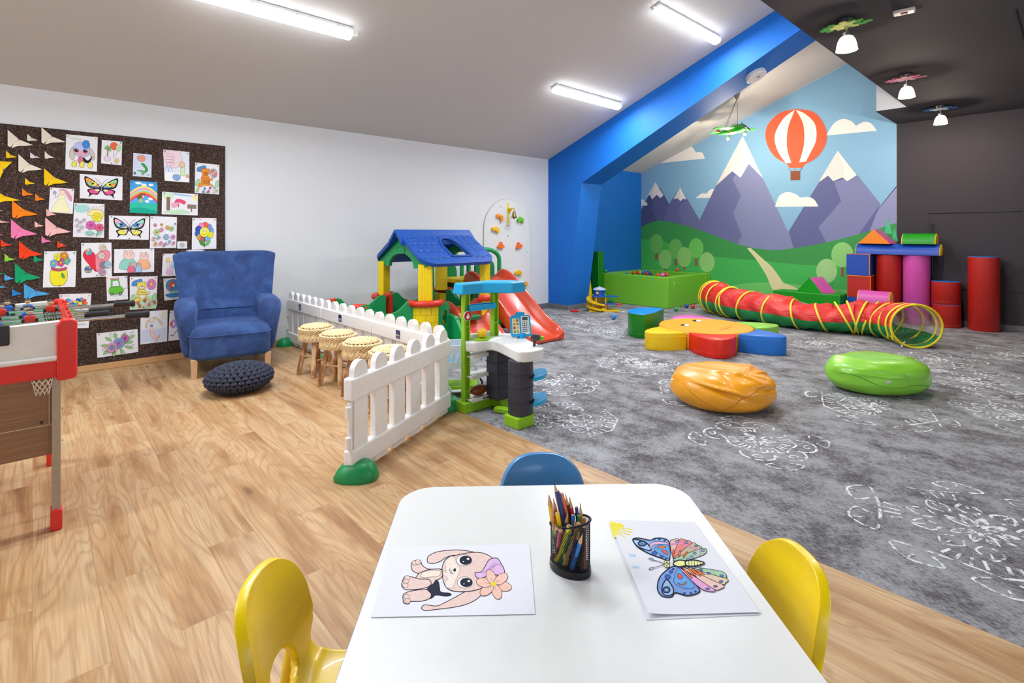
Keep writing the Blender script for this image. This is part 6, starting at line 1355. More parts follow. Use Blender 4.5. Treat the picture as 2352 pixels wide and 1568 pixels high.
F1 = [(.1, -.35, .9, .6, .8, 0, .12, .07, .5), (.3, .0, .9, -1, .5, 0, .10, .06, .45), (-.15, -.8, .3, .5, .1, .9, .10, .07, .4), (-.15, -.85, .15, .5, .1, .9, -.12, .06, .4), (-.05, -.5, .75, 1, .2, 0, -.09, .08, .5), (.5, -.4, .6, .2, 1, .2, -.07, .07, .4), (.35, .3, .9, .3, 1, .2, .06, .06, .4), (-.4, .2, .85, .2, 1, 0, .05, .08, .5), (.75, -.5, .2, .3, .2, 1, -.06, .08, .4), (.55, -.1, .8, -.7, 1, 0, .10, .05, .3)]
t, P, m = beanbag('bean_bag', 'creased orange leatherette bean bag on the carpet', (3.86, 1.84, 0), math.radians(-52), .375, .330, .285, '#f5a41c', 3, F1, 1)
for ths, in (([(math.radians(-150), .3), (math.radians(-128), -.1), (math.radians(-112), -.45), (math.radians(-100), -.7)],), ([(math.radians(-102), -.7), (math.radians(-85), -.1), (math.radians(-60), .35), (math.radians(-25), .8), (math.radians(40), 1.15)],)):
    pts = []
    for i in range(len(ths) - 1):
        for k in range(7): a = ths[i][0] + (ths[i + 1][0] - ths[i][0]) * k / 7; b_ = ths[i][1] + (ths[i + 1][1] - ths[i][1]) * k / 7; pts.append(P(a, b_) * 1.0)
    ob('seam', MB().tube(pts, .0032, 5), mat('#c8770c', .4), t)
ob('label_tag', MB().box((-.37, -.03, .17), (.012, .03, .02)), paper('#e2e2e2'), t, smooth=False)
F2 = [(.2, .5, .7, .3, 1, 0, .05, .06, .5), (-.5, .2, .8, 1, .3, 0, .05, .07, .5), (.6, .0, .8, -.5, 1, 0, .06, .05, .4), (.1, -.9, .1, 1, .1, .3, -.06, .06, .35), (-.5, -.75, .2, .2, .2, 1, .04, .06, .5), (.1, -.2, .95, .2, 1, 0, -.03, .1, .6)]
t, P, m = beanbag('bean_bag', 'smooth light green leatherette bean bag with small white label', (5.17, 1.14, 0), math.radians(-40), .40, .29, .285, '#86cc3a', 8, F2, 1)
pts = [P(math.radians(-165 + 150 * k / 24), .10 - .62 * k / 24 + .12 * math.sin(k * .5)) for k in range(25)]; ob('seam', MB().tube(pts, .0032, 5), mat('#57951c', .4), t)
pts = [P(math.radians(-15 + 60 * k / 10), -.5 + 1.1 * k / 10) for k in range(11)]; ob('seam', MB().tube(pts, .0032, 5), mat('#57951c', .4), t)
q = P(math.radians(-108), .0); ob('label_tag', MB().box(q + Vector((0, -.004, .0)), (.05, .006, .014), Rz(.15)), paper('#dcdcdc'), t, smooth=False)
# ================================================================ foam building blocks by the dark wall
RD = foam('#b5221a'); BL = foam('#1448b0'); PK = foam('#d351ae'); OR = foam('#f0861a'); GN = foam('#0f8f14'); YL = foam('#eabf10'); TB = foam('#1c74cc')
def cyl_block(lb, x, y, z, r, h_, side, top, name='foam_cylinder', seam=None):
    t = thing(name, lb, 'foam block', (x, y, z)); ob('side_cover', MB().lathe([(r - .006, 0), (r, .006), (r, h_ - .004)], seg=48, cap=True), side, t)
    ob('top_cover', MB().lathe([(r, h_ - .004), (r - .008, h_), (0, h_)], seg=48), top, t)
    if seam: ob('seam', MB().tube([(r * 1.0 * math.cos(a), r * math.sin(a), seam) for a in [2 * PI * k / 48 for k in range(49)]], .004, 6, cap=False), side, t)
    return t
cyl_block('tall red foam cylinder standing alone at the right by the dark wall', 9.37, .870, 0, .165, .985, RD, TB, seam=.95)
cyl_block('lower red foam drum of the stacked pair', 9.37, 1.259, 0, .162, .315, RD, TB, 'foam_drum', .03)
cyl_block('upper red foam drum with blue top, stacked on another drum', 9.37, 1.264, .316, .162, .315, RD, TB, 'foam_drum', .04)
cyl_block('tall pink foam cylinder under the right end of the blue beam block', 9.37, 1.590, 0, .160, .985, PK, PK, seam=.94)
cyl_block('tall red foam cylinder beside the pink one under the beam block', 9.37, 1.922, 0, .160, .985, RD, RD)
def cube(lb, x, y, z, s_, c, edge):
    s_ = (.37, .30, s_[2]); y = 2.245 + (y - 2.36)
    x = 9.31
    t = thing('foam_cube', lb, 'foam block', (x, y, z)); ob('cover', MB().box((0, 0, s_[2] / 2), s_), c, t, bevel=.008)
    ob('piping', MB().tube([(-s_[0] / 2, -s_[1] / 2, s_[2] - .004), (-s_[0] / 2, s_[1] / 2, s_[2] - .004)], .006, 6).tube([(-s_[0] / 2, -s_[1] / 2, s_[2]), (s_[0] / 2, -s_[1] / 2, s_[2])], .006, 6).tube([(-s_[0] / 2 - .001, -s_[1] / 2, 0.01), (-s_[0] / 2 - .001, -s_[1] / 2, s_[2])], .006, 6), edge, t); return t
cube('blue foam cube at the bottom of the left block stack', 9.32, 2.36, 0, (.40, .36, .335), BL, BL)
cube('red foam cube with orange piping, middle of the left block stack', 9.32, 2.36, .336, (.40, .36, .325), RD, OR)
cube('blue foam cube with orange piping topping the left block stack', 9.32, 2.37, .662, (.40, .36, .325), BL, OR)
def halfround(lb, x0_, y0_, z, L_, w_, h_, c, endc, yaw=-PI / 2, nm='foam_half_round'):
    """lies along its local x, flat face down"""
    t = thing(nm, lb, 'foam block', (x0_, y0_, z), yaw); sec = [(-w_ / 2, 0), (w_ / 2, 0)] + [(w_ / 2 * math.cos(a), h_ * math.sin(a) ** .9 if math.sin(a) > 0 else 0) for a in [PI * k / 20 for k in range(1, 20)]]
    ob('side_cover', MB().loft([[Vector((x, -a, b_)) for a, b_ in sec] for x in (0, L_ - .01)]), c, t, angle=50)
    for x, s_ in ((0, -1), (L_ - .01, 1)): ob('end_cover', MB().loft([[Vector((x + s_ * d_, -a * k, b_ * k)) for a, b_ in sec] for d_, k in ((0, 1.004), (.010, .97))]), endc, t, angle=50)
    ob('seam', MB().loft([[Vector((L_ * .8 + q, -a * 1.003, b_ * 1.003)) for a, b_ in sec] for q in (0, .006)]), c, t); return t
halfround('long blue half-round foam beam with yellow ends lying across the tall cylinders', 9.33, 2.30, .987, 1.0, .28, .155, BL, YL)
halfround('green half-round foam block with yellow end on top of the blue beam', 9.33, 1.73, 1.143, .38, .25, .15, GN, YL)
halfround('pink half-round foam block with yellow end lying on the grey block', 8.92, 2.18, .30, .385, .24, .17, PK, YL)
tag(ob('foam_step', MB().box((8.92, 1.97, .149), (.26, .40, .298)), foam('#51506c'), bevel=.008), 'grey-blue foam block under the pink half-round, behind the tunnel', 'foam block')
def triangle(lb, x, y, z, w_, h_, dpt, c, side, yaw):
    t = thing('foam_triangle', lb, 'foam block', (x, y, z), yaw)
    ob('end_cover', MB().prism([(-w_ / 2, 0), (w_ / 2, 0), (0, h_)], (0, 0, 0), (1, 0, 0), (0, 0, 1), .006), c, t, smooth=False)
    ob('side_cover', MB().prism([(-w_ / 2, .001), (w_ / 2, .001), (0, h_ - .001)], (0, dpt, 0), (1, 0, 0), (0, 0, 1), dpt - .001), side, t, smooth=False, bevel=.004); return t
triangle('orange foam triangle with pink sides on top of the blue beam', 9.20, 2.07, 1.143, .42, .21, .26, OR, PK, -PI / 2 - .12)
tag(ob('foam_beam', MB().box((9.05, 2.90, .185), (.34, .96, .37)), GN, bevel=.01), 'long low dark green foam block along the mural', 'foam block')
triangle('green foam triangle with pink side lying on the long green block', 8.98, 2.87, .371, .44, .235, .30, foam('#149a1a'), PK, -PI / 2 - .35)
# ================================================================ toy garage
t = thing('toy_garage', 'toy parking garage with yellow spiral ramps and blue tower beside the beam', 'toy', (7.0, 5.45, 0), math.radians(-40))
GY = plastic('#f0c60c', .35); GB = plastic('#1257b8', .35)
ob('base_plate', MB().prism([(-.20, -.14), (.30, -.14), (.34, -.06), (.30, .10), (-.16, .14)], (0, 0, .0), (1, 0, 0), (0, 1, 0), .018), GY, t, smooth=False, bevel=.004)
def ramp_(z0, z1, a0, a1, r0, r1, nm):
    n = 22; rings = []
    for k in range(n + 1):
        a = math.radians(a0 + (a1 - a0) * k / n); z = z0 + (z1 - z0) * k / n
        rings.append([Vector((r * math.cos(a) - .02, r * math.sin(a), z + dz)) for r, dz in ((r0, .02), (r0 + .008, .02), (r0 + .008, .006), (r1 - .008, .006), (r1 - .008, .03), (r1, .03), (r1, 0), (r0, 0))])
    ob(nm, MB().loft(rings), GY, t, angle=50)
ramp_(.22, .10, 100, 290, .10, .20, 'upper_ramp'); ramp_(.12, .012, 100, 290, .10, .205, 'lower_ramp')
mb = MB()
for x, y in ((-.07, -.06), (.09, -.06), (.09, .07), (-.07, .07)): mb.box((x, y, .13), (.02, .02, .24))
mb.box((-.072, .0, .13), (.006, .13, .24)); mb.box((.01, .072, .13), (.16, .006, .24)); ob('tower_walls', mb, GY, t, smooth=False)
ob('upper_deck', MB().prism(crv([(-.12, -.09), (.12, -.10), (.26, -.10), (.30, -.04), (.14, .10), (-.10, .10)], True, 3), (0, 0, .235), (1, 0, 0), (0, 1, 0), .014), GB, t, smooth=False, bevel=.002)
ob('middle_deck', MB().prism([(-.09, -.10), (.28, -.13), (.32, -.06), (.12, .08), (-.09, .08)], (0, 0, .115), (1, 0, 0), (0, 1, 0), .012), GB, t, smooth=False, bevel=.002)
ob('deck_tip', MB().box((.30, -.09, .115), (.09, .06, .03), Rz(.3)), plastic('#cf2a22', .35), t, bevel=.006)
ob('control_tower', MB().lathe([(.095, .248), (.095, .345), (.098, .35)], seg=32, c=(.0, 0, 0)), GB, t); ob('dome', MB().lathe([(.112, .350), (.112, .358), (.08, .378), (.04, .394), (.01, .398), (.008, .415), (.0, .416)], seg=32), plastic('#aebbd8', .2), t)
ob('car_figure', MB().ball((.07, -.12, .275), .018).ball((.085, -.12, .258), .010), plastic('#35a03c', .4), t)
a = Art(lambda u, v: Vector((-.055 + u * .9, -.0905 - .002 - abs(u) * .0, .305 + v)), (-.3, -1, 0), .0004, lambda c: plastic(c)); a.z = .002; a.fill('#e8402a', rrect(.045, .042, .004)); a.fill('#e9d06a', rrect(.037, .032, .003)); a.line('#3a3a3a', [(-.012, .004), (.012, .004)], .003); a.line('#3a3a3a', [(-.012, -.004), (.012, -.004)], .003)
a.obj('tower_sticker', t)
tag(ob('toy_disc', MB().lathe([(.075, 0), (.08, .01), (.06, .02), (0, .022)], seg=8), plastic('#cf1f24', .35), loc=(6.60, 5.66, .004)), 'flat red toy piece on the carpet beside the toy garage', 'toy')
tag(ob('toy_car', MB().box((0, 0, .022), (.06, .035, .02)).box((-.005, 0, .038), (.03, .03, .018)).tube([(.018, -.02, .011), (.018, .02, .011)], .011, 12).tube([(-.018, -.02, .011), (-.018, .02, .011)], .011, 12), plastic('#eecb1c', .35), bevel=.003, loc=(6.88, 5.28, .022)), 'little yellow toy car at the foot of the garage ramp', 'toy')
# ================================================================ children's table, chairs, cup, sheets
TZ = .614; tc_ = Vector((.739, 1.232, 0)); du = Vector((.758, -.652, 0)).normalized(); dv = Vector((-du.y, du.x, 0)) * -1   # dv points toward the camera side
if dv.y > 0: dv = -dv
TW, TL = .75, 1.25; tcen = tc_ + du * TW / 2 + dv * TL / 2; ta = math.atan2(du.y, du.x)
t = thing('childrens_table', 'white rounded-corner children\'s table in the foreground', 'table', (tcen.x, tcen.y, 0), ta)
M_TOP = mat('#e6e6e4', .32, 0, 40, .008, spec=.45)
ob('tabletop', MB().prism(rrect(TW, TL, .085, 10), (0, 0, TZ - .022), (1, 0, 0), (0, 1, 0), .022), M_TOP, t, smooth=False)
ob('edge_band', MB().prism(rrect(TW + .003, TL + .003, .086, 10), (0, 0, TZ - .0235), (1, 0, 0), (0, 1, 0), .0215), plastic('#5d6f96', .4), t, smooth=False)
for sx in (-1, 1):
    for sy in (-1, 1): ob('leg', MB().tube([(sx * (TW / 2 - .07), sy * (TL / 2 - .09), 0), (sx * (TW / 2 - .07), sy * (TL / 2 - .09), TZ - .0235)], .022, 16), plastic('#c8cacc', .3), t)
def on(px, py, dz=0): return atz(px, py, TZ + dz)
def kid_chair(lb, centre, face, c):
    """moulded one-piece chair; face = direction the sitter looks"""
    t = thing('childrens_chair', lb, 'chair', (centre.x, centre.y, 0), math.atan2(face.y, face.x) - PI / 2); m = plastic(c, .32, coat=.2)
    W2 = .138; H = .617; SZ = .345
    path = [(.30, SZ - .012), (.285, SZ + .0), (.24, SZ + .004), (.16, SZ - .002), (.08, SZ - .004), (.04, SZ + .008), (.012, SZ + .045), (-.002, SZ + .09), (-.016, SZ + .15), (-.030, SZ + .21), (-.040, H - .03), (-.043, H)]
    rows = crv3([(0, y, z) for y, z in path], 5); N = len(rows) - 1; nu = 30; mb = MB(); V = {}
    k0_ = .14
    def backrow(k):      # point of the middle line at relative height k
        z = SZ + k * (H - SZ)
        for q in range(N):
            if rows[q].y < .04 and rows[q + 1].z >= z: return rows[q].lerp(rows[q + 1], max(0, min(1, (z - rows[q].z) / max(1e-6, rows[q + 1].z - rows[q].z))))
        return rows[N].copy()
    def pos(s_, f):
        f = max(0, min(N - 1e-6, f)); i = int(f); p = rows[i].lerp(rows[i + 1], f - i); w_ = W2; k = (p.z - SZ) / (H - SZ)
        if p.y < .04 and k > k0_:
            sh_ = .50 + .50 * math.sqrt(max(0, 1 - abs(s_) ** 3.4)); p = backrow(k0_ + (k - k0_) * sh_); k = (p.z - SZ) / (H - SZ)
            p.y += .034 * s_ * s_ * min(1, (k - k0_) / .25); w_ = W2 * (1 - .10 * k * k)
        elif p.y >= .04: p.z += .012 * s_ ** 4
        return Vector((w_ * s_, p.y, p.z))
    zrow = [p.z for p in rows]
    back0 = min(j for j, p in enumerate(rows) if p.z > SZ + .022 and p.y < .04)
    def fz(z):      # row coordinate of a height on the back
        for j in range(back0, N):
            if zrow[j + 1] >= z: return j + (z - zrow[j]) / max(1e-6, zrow[j + 1] - zrow[j])
        return N
    f0, f1 = back0 + .0, fz(SZ + .105); fc_, fh = (f0 + f1) / 2, (f1 - f0) / 2; sw = .43
    def hole(i, j): s_ = (i + .5) / nu * 2 - 1; return abs(s_ / (sw * (1.12 - .25 * (j + .5 - fc_) / fh))) ** 2.6 + abs((j + .5 - fc_) / fh) ** 2.6 < 1
    rem = {(i, j) for i in range(nu) for j in range(N) if hole(i, j)}
    for j in range(N + 1):
        for i in range(nu + 1):
            s_, f = i / nu * 2 - 1, float(j); around = [(i - 1, j - 1), (i, j - 1), (i - 1, j), (i, j)]; k = sum(a in rem for a in around)
            if 0 < k < 4:      # slide onto the true opening outline
                wv = sw * (1.12 - .25 * (f - fc_) / fh); a, b_ = s_ / wv, (f - fc_) / fh; r_ = (abs(a) ** 2.6 + abs(b_) ** 2.6) ** (1 / 2.6); s_ /= r_; f = fc_ + (f - fc_) / r_
            V[i, j] = mb.bm.verts.new(pos(s_, f))
    for j in range(N):
        for i in range(nu):
            if (i, j) not in rem: mb.bm.faces.new([V[i, j], V[i + 1, j], V[i + 1, j + 1], V[i, j + 1]])
    o = ob('shell', mb, m, t, sub=1, angle=85); md = o.modifiers.new('solid', 'SOLIDIFY'); md.thickness = .020; md.offset = 0
    md2 = o.modifiers.new('sub2', 'SUBSURF'); md2.levels = md2.render_levels = 1
    for sx in (-1, 1):
        for yb, yt, zt, w_ in ((.30, .26, SZ - .004, .022), (-.07, .0, SZ + .06, .026)):
            q = [(sx * (W2 + .012), yb, 0), (sx * (W2 - .004), (yb + yt) / 2, zt * .55), (sx * (W2 - .012), yt, zt)]
            ob('leg', MB().tube(q, [.015, .021, w_], 14, flat=.8), m, t)
    return t
kid_chair('blue moulded children\'s chair at the far end of the white table', tc_ + du * (TW / 2 + .012) + (-dv) * .16, dv, '#3f86c4')
kid_chair('yellow moulded children\'s chair at the left side of the white table', tc_ + dv * .36 - du * .197, du, '#ffd608')
kid_chair('yellow moulded children\'s chair at the right side of the white table', tc_ + du * (TW + .115) + dv * .325, -du, '#ffd90a')
# mesh pencil cup, oval
cc = Vector((.808, .704, TZ)); ca = math.radians(-76); R_ = Rz(ca); ex, ey, ch = .042, .030, .098
t = thing('pencil_cup', 'black oval wire-mesh pencil cup full of coloured pencils', 'pencil cup', cc, ca)
BKM = mat('#1c1a22', .35, metal=.3, var=.02)
def ov(k, z, n=40): return [Vector((ex * k * math.cos(a), ey * k * math.sin(a), z)) for a in [2 * PI * j / n for j in range(n)]]
ob('cup_base', MB().loft([ov(1.05, 0), ov(1.07, .004), ov(1.05, .014), ov(1.0, .015)]), BKM, t)
def rimz(a): return ch + .012 * math.cos(a)
mb = MB(); pts = [Vector((ex * 1.03 * math.cos(a), ey * 1.03 * math.sin(a), rimz(a) + .0)) for a in [2 * PI * j / 48 for j in range(49)]]; mb.tube(pts, .0022, 8, cap=False); ob('rim', mb, BKM, t)
mb = MB(); nn = 62; zr = 22
for s_ in (-1, 1):
    for k in range(nn):
        pts = []
        for q in range(zr + 1):
            a = 2 * PI * (k + s_ * q * .55) / nn; pts.append((ex * math.cos(a), ey * math.sin(a), .014 + (rimz(a) - .014) * q / zr))
        mb.tube(pts, .00042, 3, cap=False)
ob('wire_mesh', mb, BKM, t)['kind'] = 'stuff'
# pencils: each leans in the cup; position read at the tip
def pencil(tip, z, base, c, lb, r=.0038, end='tip', tipc=None, L_=.155):
    """tip = photo position at height z above the table"""
    top = on(tip[0], tip[1], z); bt = cc + R_ @ Vector((base[0], base[1], .006)); ax = (top - bt).normalized(); L_ = (top - bt).length
    t = thing('pencil', lb, 'pencil', bt, group='coloured pencils in the mesh cup')
    M = ax.to_track_quat('Z', 'Y').to_matrix()
    wood = mat('#d5a877', .6, var=.08); core = plastic(tipc or c, .4)
    if end == 'tip':
        ob('barrel', MB().loft([[M @ Vector((r * math.cos(PI * j / 3), r * math.sin(PI * j / 3), z_)) for j in range(6)] for z_ in (0, L_ - .022)]), plastic(c, .3), t, smooth=False)
        ob('sharpened_wood', MB().lathe([(r * .98, L_ - .022), (r * .28, L_ - .005)], seg=12, M=M), wood, t); ob('lead', MB().lathe([(r * .28, L_ - .005), (.0002, L_)], seg=10, M=M), core, t)
    else:
        ob('barrel', MB().loft([[M @ Vector((r * math.cos(PI * j / 3), r * math.sin(PI * j / 3), z_)) for j in range(6)] for z_ in (0, L_)]), plastic(c, .3), t, smooth=False)
        ob('cut_end', MB().lathe([(r * .95, L_), (r * .95, L_ + .0004), (0, L_ + .0004)], seg=12, M=M), wood, t); ob('lead', MB().lathe([(r * .35, L_ + .0004), (r * .35, L_ + .0008), (0, L_ + .0008)], seg=10, M=M), core, t)
def zp(px): return px / 6.029 + 1180
def yp(py): return py / 6.03 + 1090
PC = [((560, 110), .165, (.0, .01), '#b98a45', 'tip', '#3a2a20', .0042, 'tan pencil standing tallest at the back of the cup'), ((598, 222), .155, (.012, .0), '#1f2f6a', 'end', '#1f2f6a', .0046, 'thick navy pencil, cut end up, beside the tallest one'),
 ((483, 268), .145, (-.03, .0), '#efc512', 'tip', '#d9a50c', .0055, 'thick yellow pencil at the left edge of the cup'), ((548, 322), .138, (-.02, .01), '#ee7a1c', 'tip', '#c2301f', .0040, 'orange pencil with a red lead behind the left yellow one'),
 ((632, 256), .148, (.0, .015), '#2469ae', 'end', '#2469ae', .0040, 'mid blue pencil leaning behind the navy one'), ((660, 262), .146, (.018, .018), '#ee7230', 'end', '#d94a28', .0045, 'orange pencil, flat end up, at the back'),
 ((690, 312), .138, (.0, .008), '#f0824a', 'tip', '#ee5a1c', .0044, 'peach orange pencil in the middle back'), ((716, 258), .145, (.02, .01), '#5a1730', 'tip', '#26306a', .0038, 'dark maroon pencil with a navy lead'),
 ((770, 298), .140, (.028, .006), '#cf1e22', 'tip', '#7a1d5a', .0042, 'red pencil at the back right'), ((526, 416), .128, (-.026, -.006), '#f08a3c', 'tip', '#ee6a1c', .0042, 'light orange pencil leaning at the left front'),
 ((603, 530), .118, (-.002, -.012), '#f0cc18', 'end', '#e0a818', .0048, 'yellow pencil, round end up, left of centre'), ((750, 508), .118, (-.02, -.012), '#3566b8', 'tip', '#7f8fb8', .0042, 'blue pencil with pale tip in the centre'),
 ((868, 446), .122, (.03, .004), '#22357e', 'end', '#22357e', .0040, 'short navy pencil, flat end up, at the right'), ((921, 388), .130, (.036, .002), '#eda21c', 'tip', '#2a3050', .0038, 'amber pencil with dark lead at the right edge'),
 ((820, 555), .112, (.012, -.006), '#2273cf', 'end', '#2273cf', .0040, 'bright blue pencil, flat end up, right of centre'), ((899, 560), .110, (.03, -.006), '#3d9a3c', 'end', '#3d9a3c', .0042, 'grass green pencil, flat end up'),
 ((969, 596), .108, (.04, -.004), '#b97f4e', 'end', '#b97f4e', .0042, 'light brown pencil, flat end up, rightmost'), ((768, 712), .104, (-.034, -.012), '#efe01c', 'end', '#c98a1c', .0050, 'bright yellow pencil, cut end up, leaning across the front'),
 ((814, 674), .106, (-.02, -.014), '#157a4a', 'tip', '#0f8a4c', .0040, 'dark green pencil beside the bright yellow one'), ((900, 672), .106, (-.01, -.018), '#c09a55', 'end', '#8a5a2c', .0044, 'gold-brown pencil, cut end up, at the front'),
 ((850, 600), .110, (.018, -.01), '#38261f', 'tip', '#d9a088', .0040, 'dark brown pencil with a pale pink wood tip'), ((912, 752), .101, (.01, -.016), '#1d3a94', 'tip', '#1d3a94', .0042, 'navy pencil with bare wood tip at the front right'),
 ((955, 815), .098, (.012, -.02), '#2a73c0', 'tip', '#5a9fe0', .0040, 'light blue pencil with sky tip at the front rim'), ((972, 722), .102, (.035, -.012), '#5e2a33', 'end', '#b9807a', .0040, 'maroon pencil, cut end up, at the right front'),
 ((645, 772), .100, (-.036, -.006), '#8f2540', 'end', '#e04a5c', .0042, 'crimson pencil, cut end up, at the left front'), ((540, 640), .108, (-.036, .004), '#4f9a48', 'tip', '#58b848', .0036, 'short green pencil inside the left rim'),
 ((596, 748), .100, (-.03, .008), '#4a2c26', 'end', '#c08a70', .0036, 'dark brown pencil, cut end up, inside the left front'), ((575, 680), .104, (-.03, .0), '#7a4a33', 'tip', '#caa080', .0036, 'brown pencil with blunt wooden tip at the left')]
for tp, z, bs, c, e, tcl, r, lb in PC: pencil((zp(tp[0]), yp(tp[1])), z, (bs[0] * .85, bs[1] * .85), c, lb, r, e, tcl)
# sheets of paper
def tsheet(name, lb, quad, z, lift=0.0, th=.0006):
    q = [on(*p) + Vector((0, 0, z)) for p in quad]; pl = bilin(q); c = sum(q, Vector()) / 4
    o = MB(); n = 12
    def zz(u, v): return lift * (max(0, 1 - (u * 3) ) ** 2 * max(0, 1 - v * 2.2)) 
    vt = {}
    for j in range(n + 1):
        for i in range(n + 1):
            p = pl(i / n, j / n) - c; vt[i, j] = o.bm.verts.new(p + Vector((0, 0, zz(i / n, j / n))))
    for j in range(n):
        for i in range(n): o.bm.faces.new([vt[i, j], vt[i + 1, j], vt[i + 1, j + 1], vt[i, j + 1]])
    s_ = ob(name, o, mat('#e9e9f0', .8, var=0), None, smooth=False, solid=th, loc=c); return tag(s_, lb, 'drawing'), c
s1, c1 = tsheet('drawing_sheet', 'sheet with a coloured-in pink long-eared puppy lying left on the white table', [(901, 1256), (1216, 1250.5), (1229, 1411), (852, 1418.6)], .0012)
Z7 = lambda p: (860 + p[0] / 6.357, 1230 + p[1] / 6.357)
a = Art(lambda u, v: on(*Z7((u, v)), .0016) - c1, (0, 0, 1), .00001, paper); DK = '#1c2238'; SK = '#eccfc6'; LWd = 11
def F(c, P, w_=LWd, l=DK): a.fill(c, crv(P, True, 5), l, w_)
F(SK, [(770, 370), (790, 300), (900, 240), (1080, 212), (1250, 208), (1420, 232), (1500, 262), (1380, 290), (1250, 290), (1150, 285), (1040, 320), (960, 375), (860, 405), (800, 398)])   # far ear
F(SK, [(690, 1045), (740, 1008), (900, 1025), (1010, 985), (1200, 885), (1340, 810), (1480, 760), (1600, 800), (1500, 920), (1340, 1000), (1150, 1045), (900, 1075), (760, 1090), (700, 1075)])
F(SK, [(545, 480), (540, 400), (600, 360), (670, 370), (700, 430), (790, 485), (980, 490), (980, 590), (880, 620), (760, 580), (640, 550), (570, 520)])
F(SK, [(595, 625), (660, 545), (800, 495), (975, 495), (985, 600), (900, 660), (760, 780), (600, 790), (560, 700)])
F('#f4e2d4', [(670, 580), (740, 520), (880, 500), (965, 520), (950, 580), (860, 600), (720, 610)], 5)
F(SK, [(400, 700), (440, 600), (520, 595), (650, 630), (800, 640), (820, 720), (700, 770), (480, 790), (410, 750)])
F(SK, [(420, 950), (430, 850), (580, 800), (780, 790), (830, 850), (800, 920), (680, 955), (530, 960), (500, 995), (430, 985)])
F('#262a3d', [(900, 640), (940, 680), (955, 760), (975, 820), (1100, 835), (1120, 870), (1040, 885), (900, 870), (850, 905), (800, 920), (830, 860), (775, 790), (800, 730), (860, 700)], 3)
for x, y in ((480, 615), (462, 665), (450, 725), (470, 890), (485, 950), (590, 395), (635, 385)): F(SK, ell(x, y, 42, 34, 12), 5)
F(SK, [(990, 520), (1000, 420), (1060, 330), (1180, 290), (1380, 250), (1560, 250), (1700, 310), (1780, 420), (1800, 560), (1720, 700), (1560, 770), (1400, 810), (1200, 815), (1080, 780), (1010, 680)])
F('#f3e4da', [(1000, 560), (1040, 470), (1030, 380), (1110, 305), (1170, 320), (1200, 400), (1255, 480), (1230, 560), (1180, 680), (1140, 760), (1060, 760), (1030, 690), (1070, 620)], 5, '#7a6a72')
for x, y in ((1325, 360), (1335, 685)):
    F('#ffffff', ell(x - 15, y, 110, 82, 20), 6); F('#1d2236', ell(x + 5, y, 88, 66, 20), 2); a.fill('#ffffff', ell(x + 42, y - 20, 20, 15, 12)); a.fill('#ffffff', ell(x - 28, y + 20, 9, 8, 10))
a.fill('#1d2236', crv([(1150, 505), (1175, 475), (1192, 500), (1175, 530)])); a.line(DK, crv([(1110, 480), (1095, 510), (1130, 520), (1105, 545), (1150, 555)], False, 5), 6); a.line(DK, crv([(1045, 500), (1035, 525), (1060, 550)], False, 4), 5)
F('#e2bbe4', [(1470, 540), (1560, 530), (1620, 440), (1680, 350), (1790, 330), (1850, 410), (1895, 500), (1880, 590), (1700, 560), (1600, 610), (1500, 620)])
for k in range(6): a.line('#a878b4', crv([(1560 + 20 * k, 560 - 4 * k), (1660 + 25 * k, 480 - 10 * k), (1760 + 20 * k, 380 + 10 * k)], False, 4), 4)
for k in range(6):
    an = 2 * PI * k / 6 + .25; F('#f3c6b4', ell(1745 + 150 * math.cos(an), 715 + 112 * math.sin(an), 112, 68, 16, rot=math.atan2(.75 * math.sin(an), math.cos(an))), 6)
    a.line('#8a5a5a', [(1745, 715), (1745 + 130 * math.cos(an), 715 + 95 * math.sin(an))], 4)
a.fill('#f0dc28', [(1740 + (48 if k % 2 else 30) * math.cos(k * PI / 8), 706 + (38 if k % 2 else 24) * math.sin(k * PI / 8)) for k in range(16)])
a.obj('puppy_picture', s1)
s2, c2 = tsheet('drawing_sheet', 'sheet with a coloured butterfly and a yellow corner sun, right on the white table', [(1398.5, 1196.6), (1597, 1202), (1746, 1409), (1489, 1416)], .0030, .004)
tsheet('drawing_sheet', 'plain sheet lying under the butterfly sheet, its edge showing at the left', [(1397, 1203), (1594, 1206), (1743, 1412), (1485, 1424)], .0006)
Z3 = lambda p: (1380 + p[0] / 3.843, 1160 + p[1] / 3.843)
def on2(u, v, z=.0034): return on(*Z3((u, v)), z)
a = Art(lambda u, v: on2(u, v) - c2, (0, 0, 1), .00001, paper); DK = '#232b52'; LWd = 5
a.fill('#f4ea6a', crv([(78, 148), (140, 152), (205, 175), (165, 220), (125, 285), (98, 235)])); 
for k in range(9): a.line('#efe03c', [(85 + 10 * k, 152 + 2 * k), (118 + 12 * k, 270 - 11 * k)], 6)
for p, q in (((180, 200), (280, 215)), ((185, 220), (275, 240)), ((165, 235), (260, 262)), ((150, 245), (215, 285))): a.line('#efe04a', [p, q], 8)
for x, y in ((280, 440), (310, 545)):
    for k in range(5): a.line('#a9d3ee', [(x - 30 + 12 * k, y - 10 + 4 * (k % 2)), (x - 20 + 12 * k, y + 14)], 7)
F('#8fb4e8', [(283, 300), (330, 290), (385, 300), (440, 310), (480, 292), (560, 295), (605, 330), (610, 420), (600, 490), (540, 470), (430, 430), (340, 380), (300, 340)])
F('#a9cdf0', [(285, 305), (350, 310), (410, 340), (445, 395), (400, 395), (320, 360)]); F('#5f86cc', ell(365, 338, 34, 22, 14)); F('#a9cdf0', ell(367, 338, 18, 12, 12), 4); F('#2c4a90', ell(367, 338, 7, 5, 8), 2)
F('#e8b6dc', [(430, 360), (450, 330), (520, 320), (590, 335), (600, 350), (530, 345), (460, 355), (445, 390)], 4)
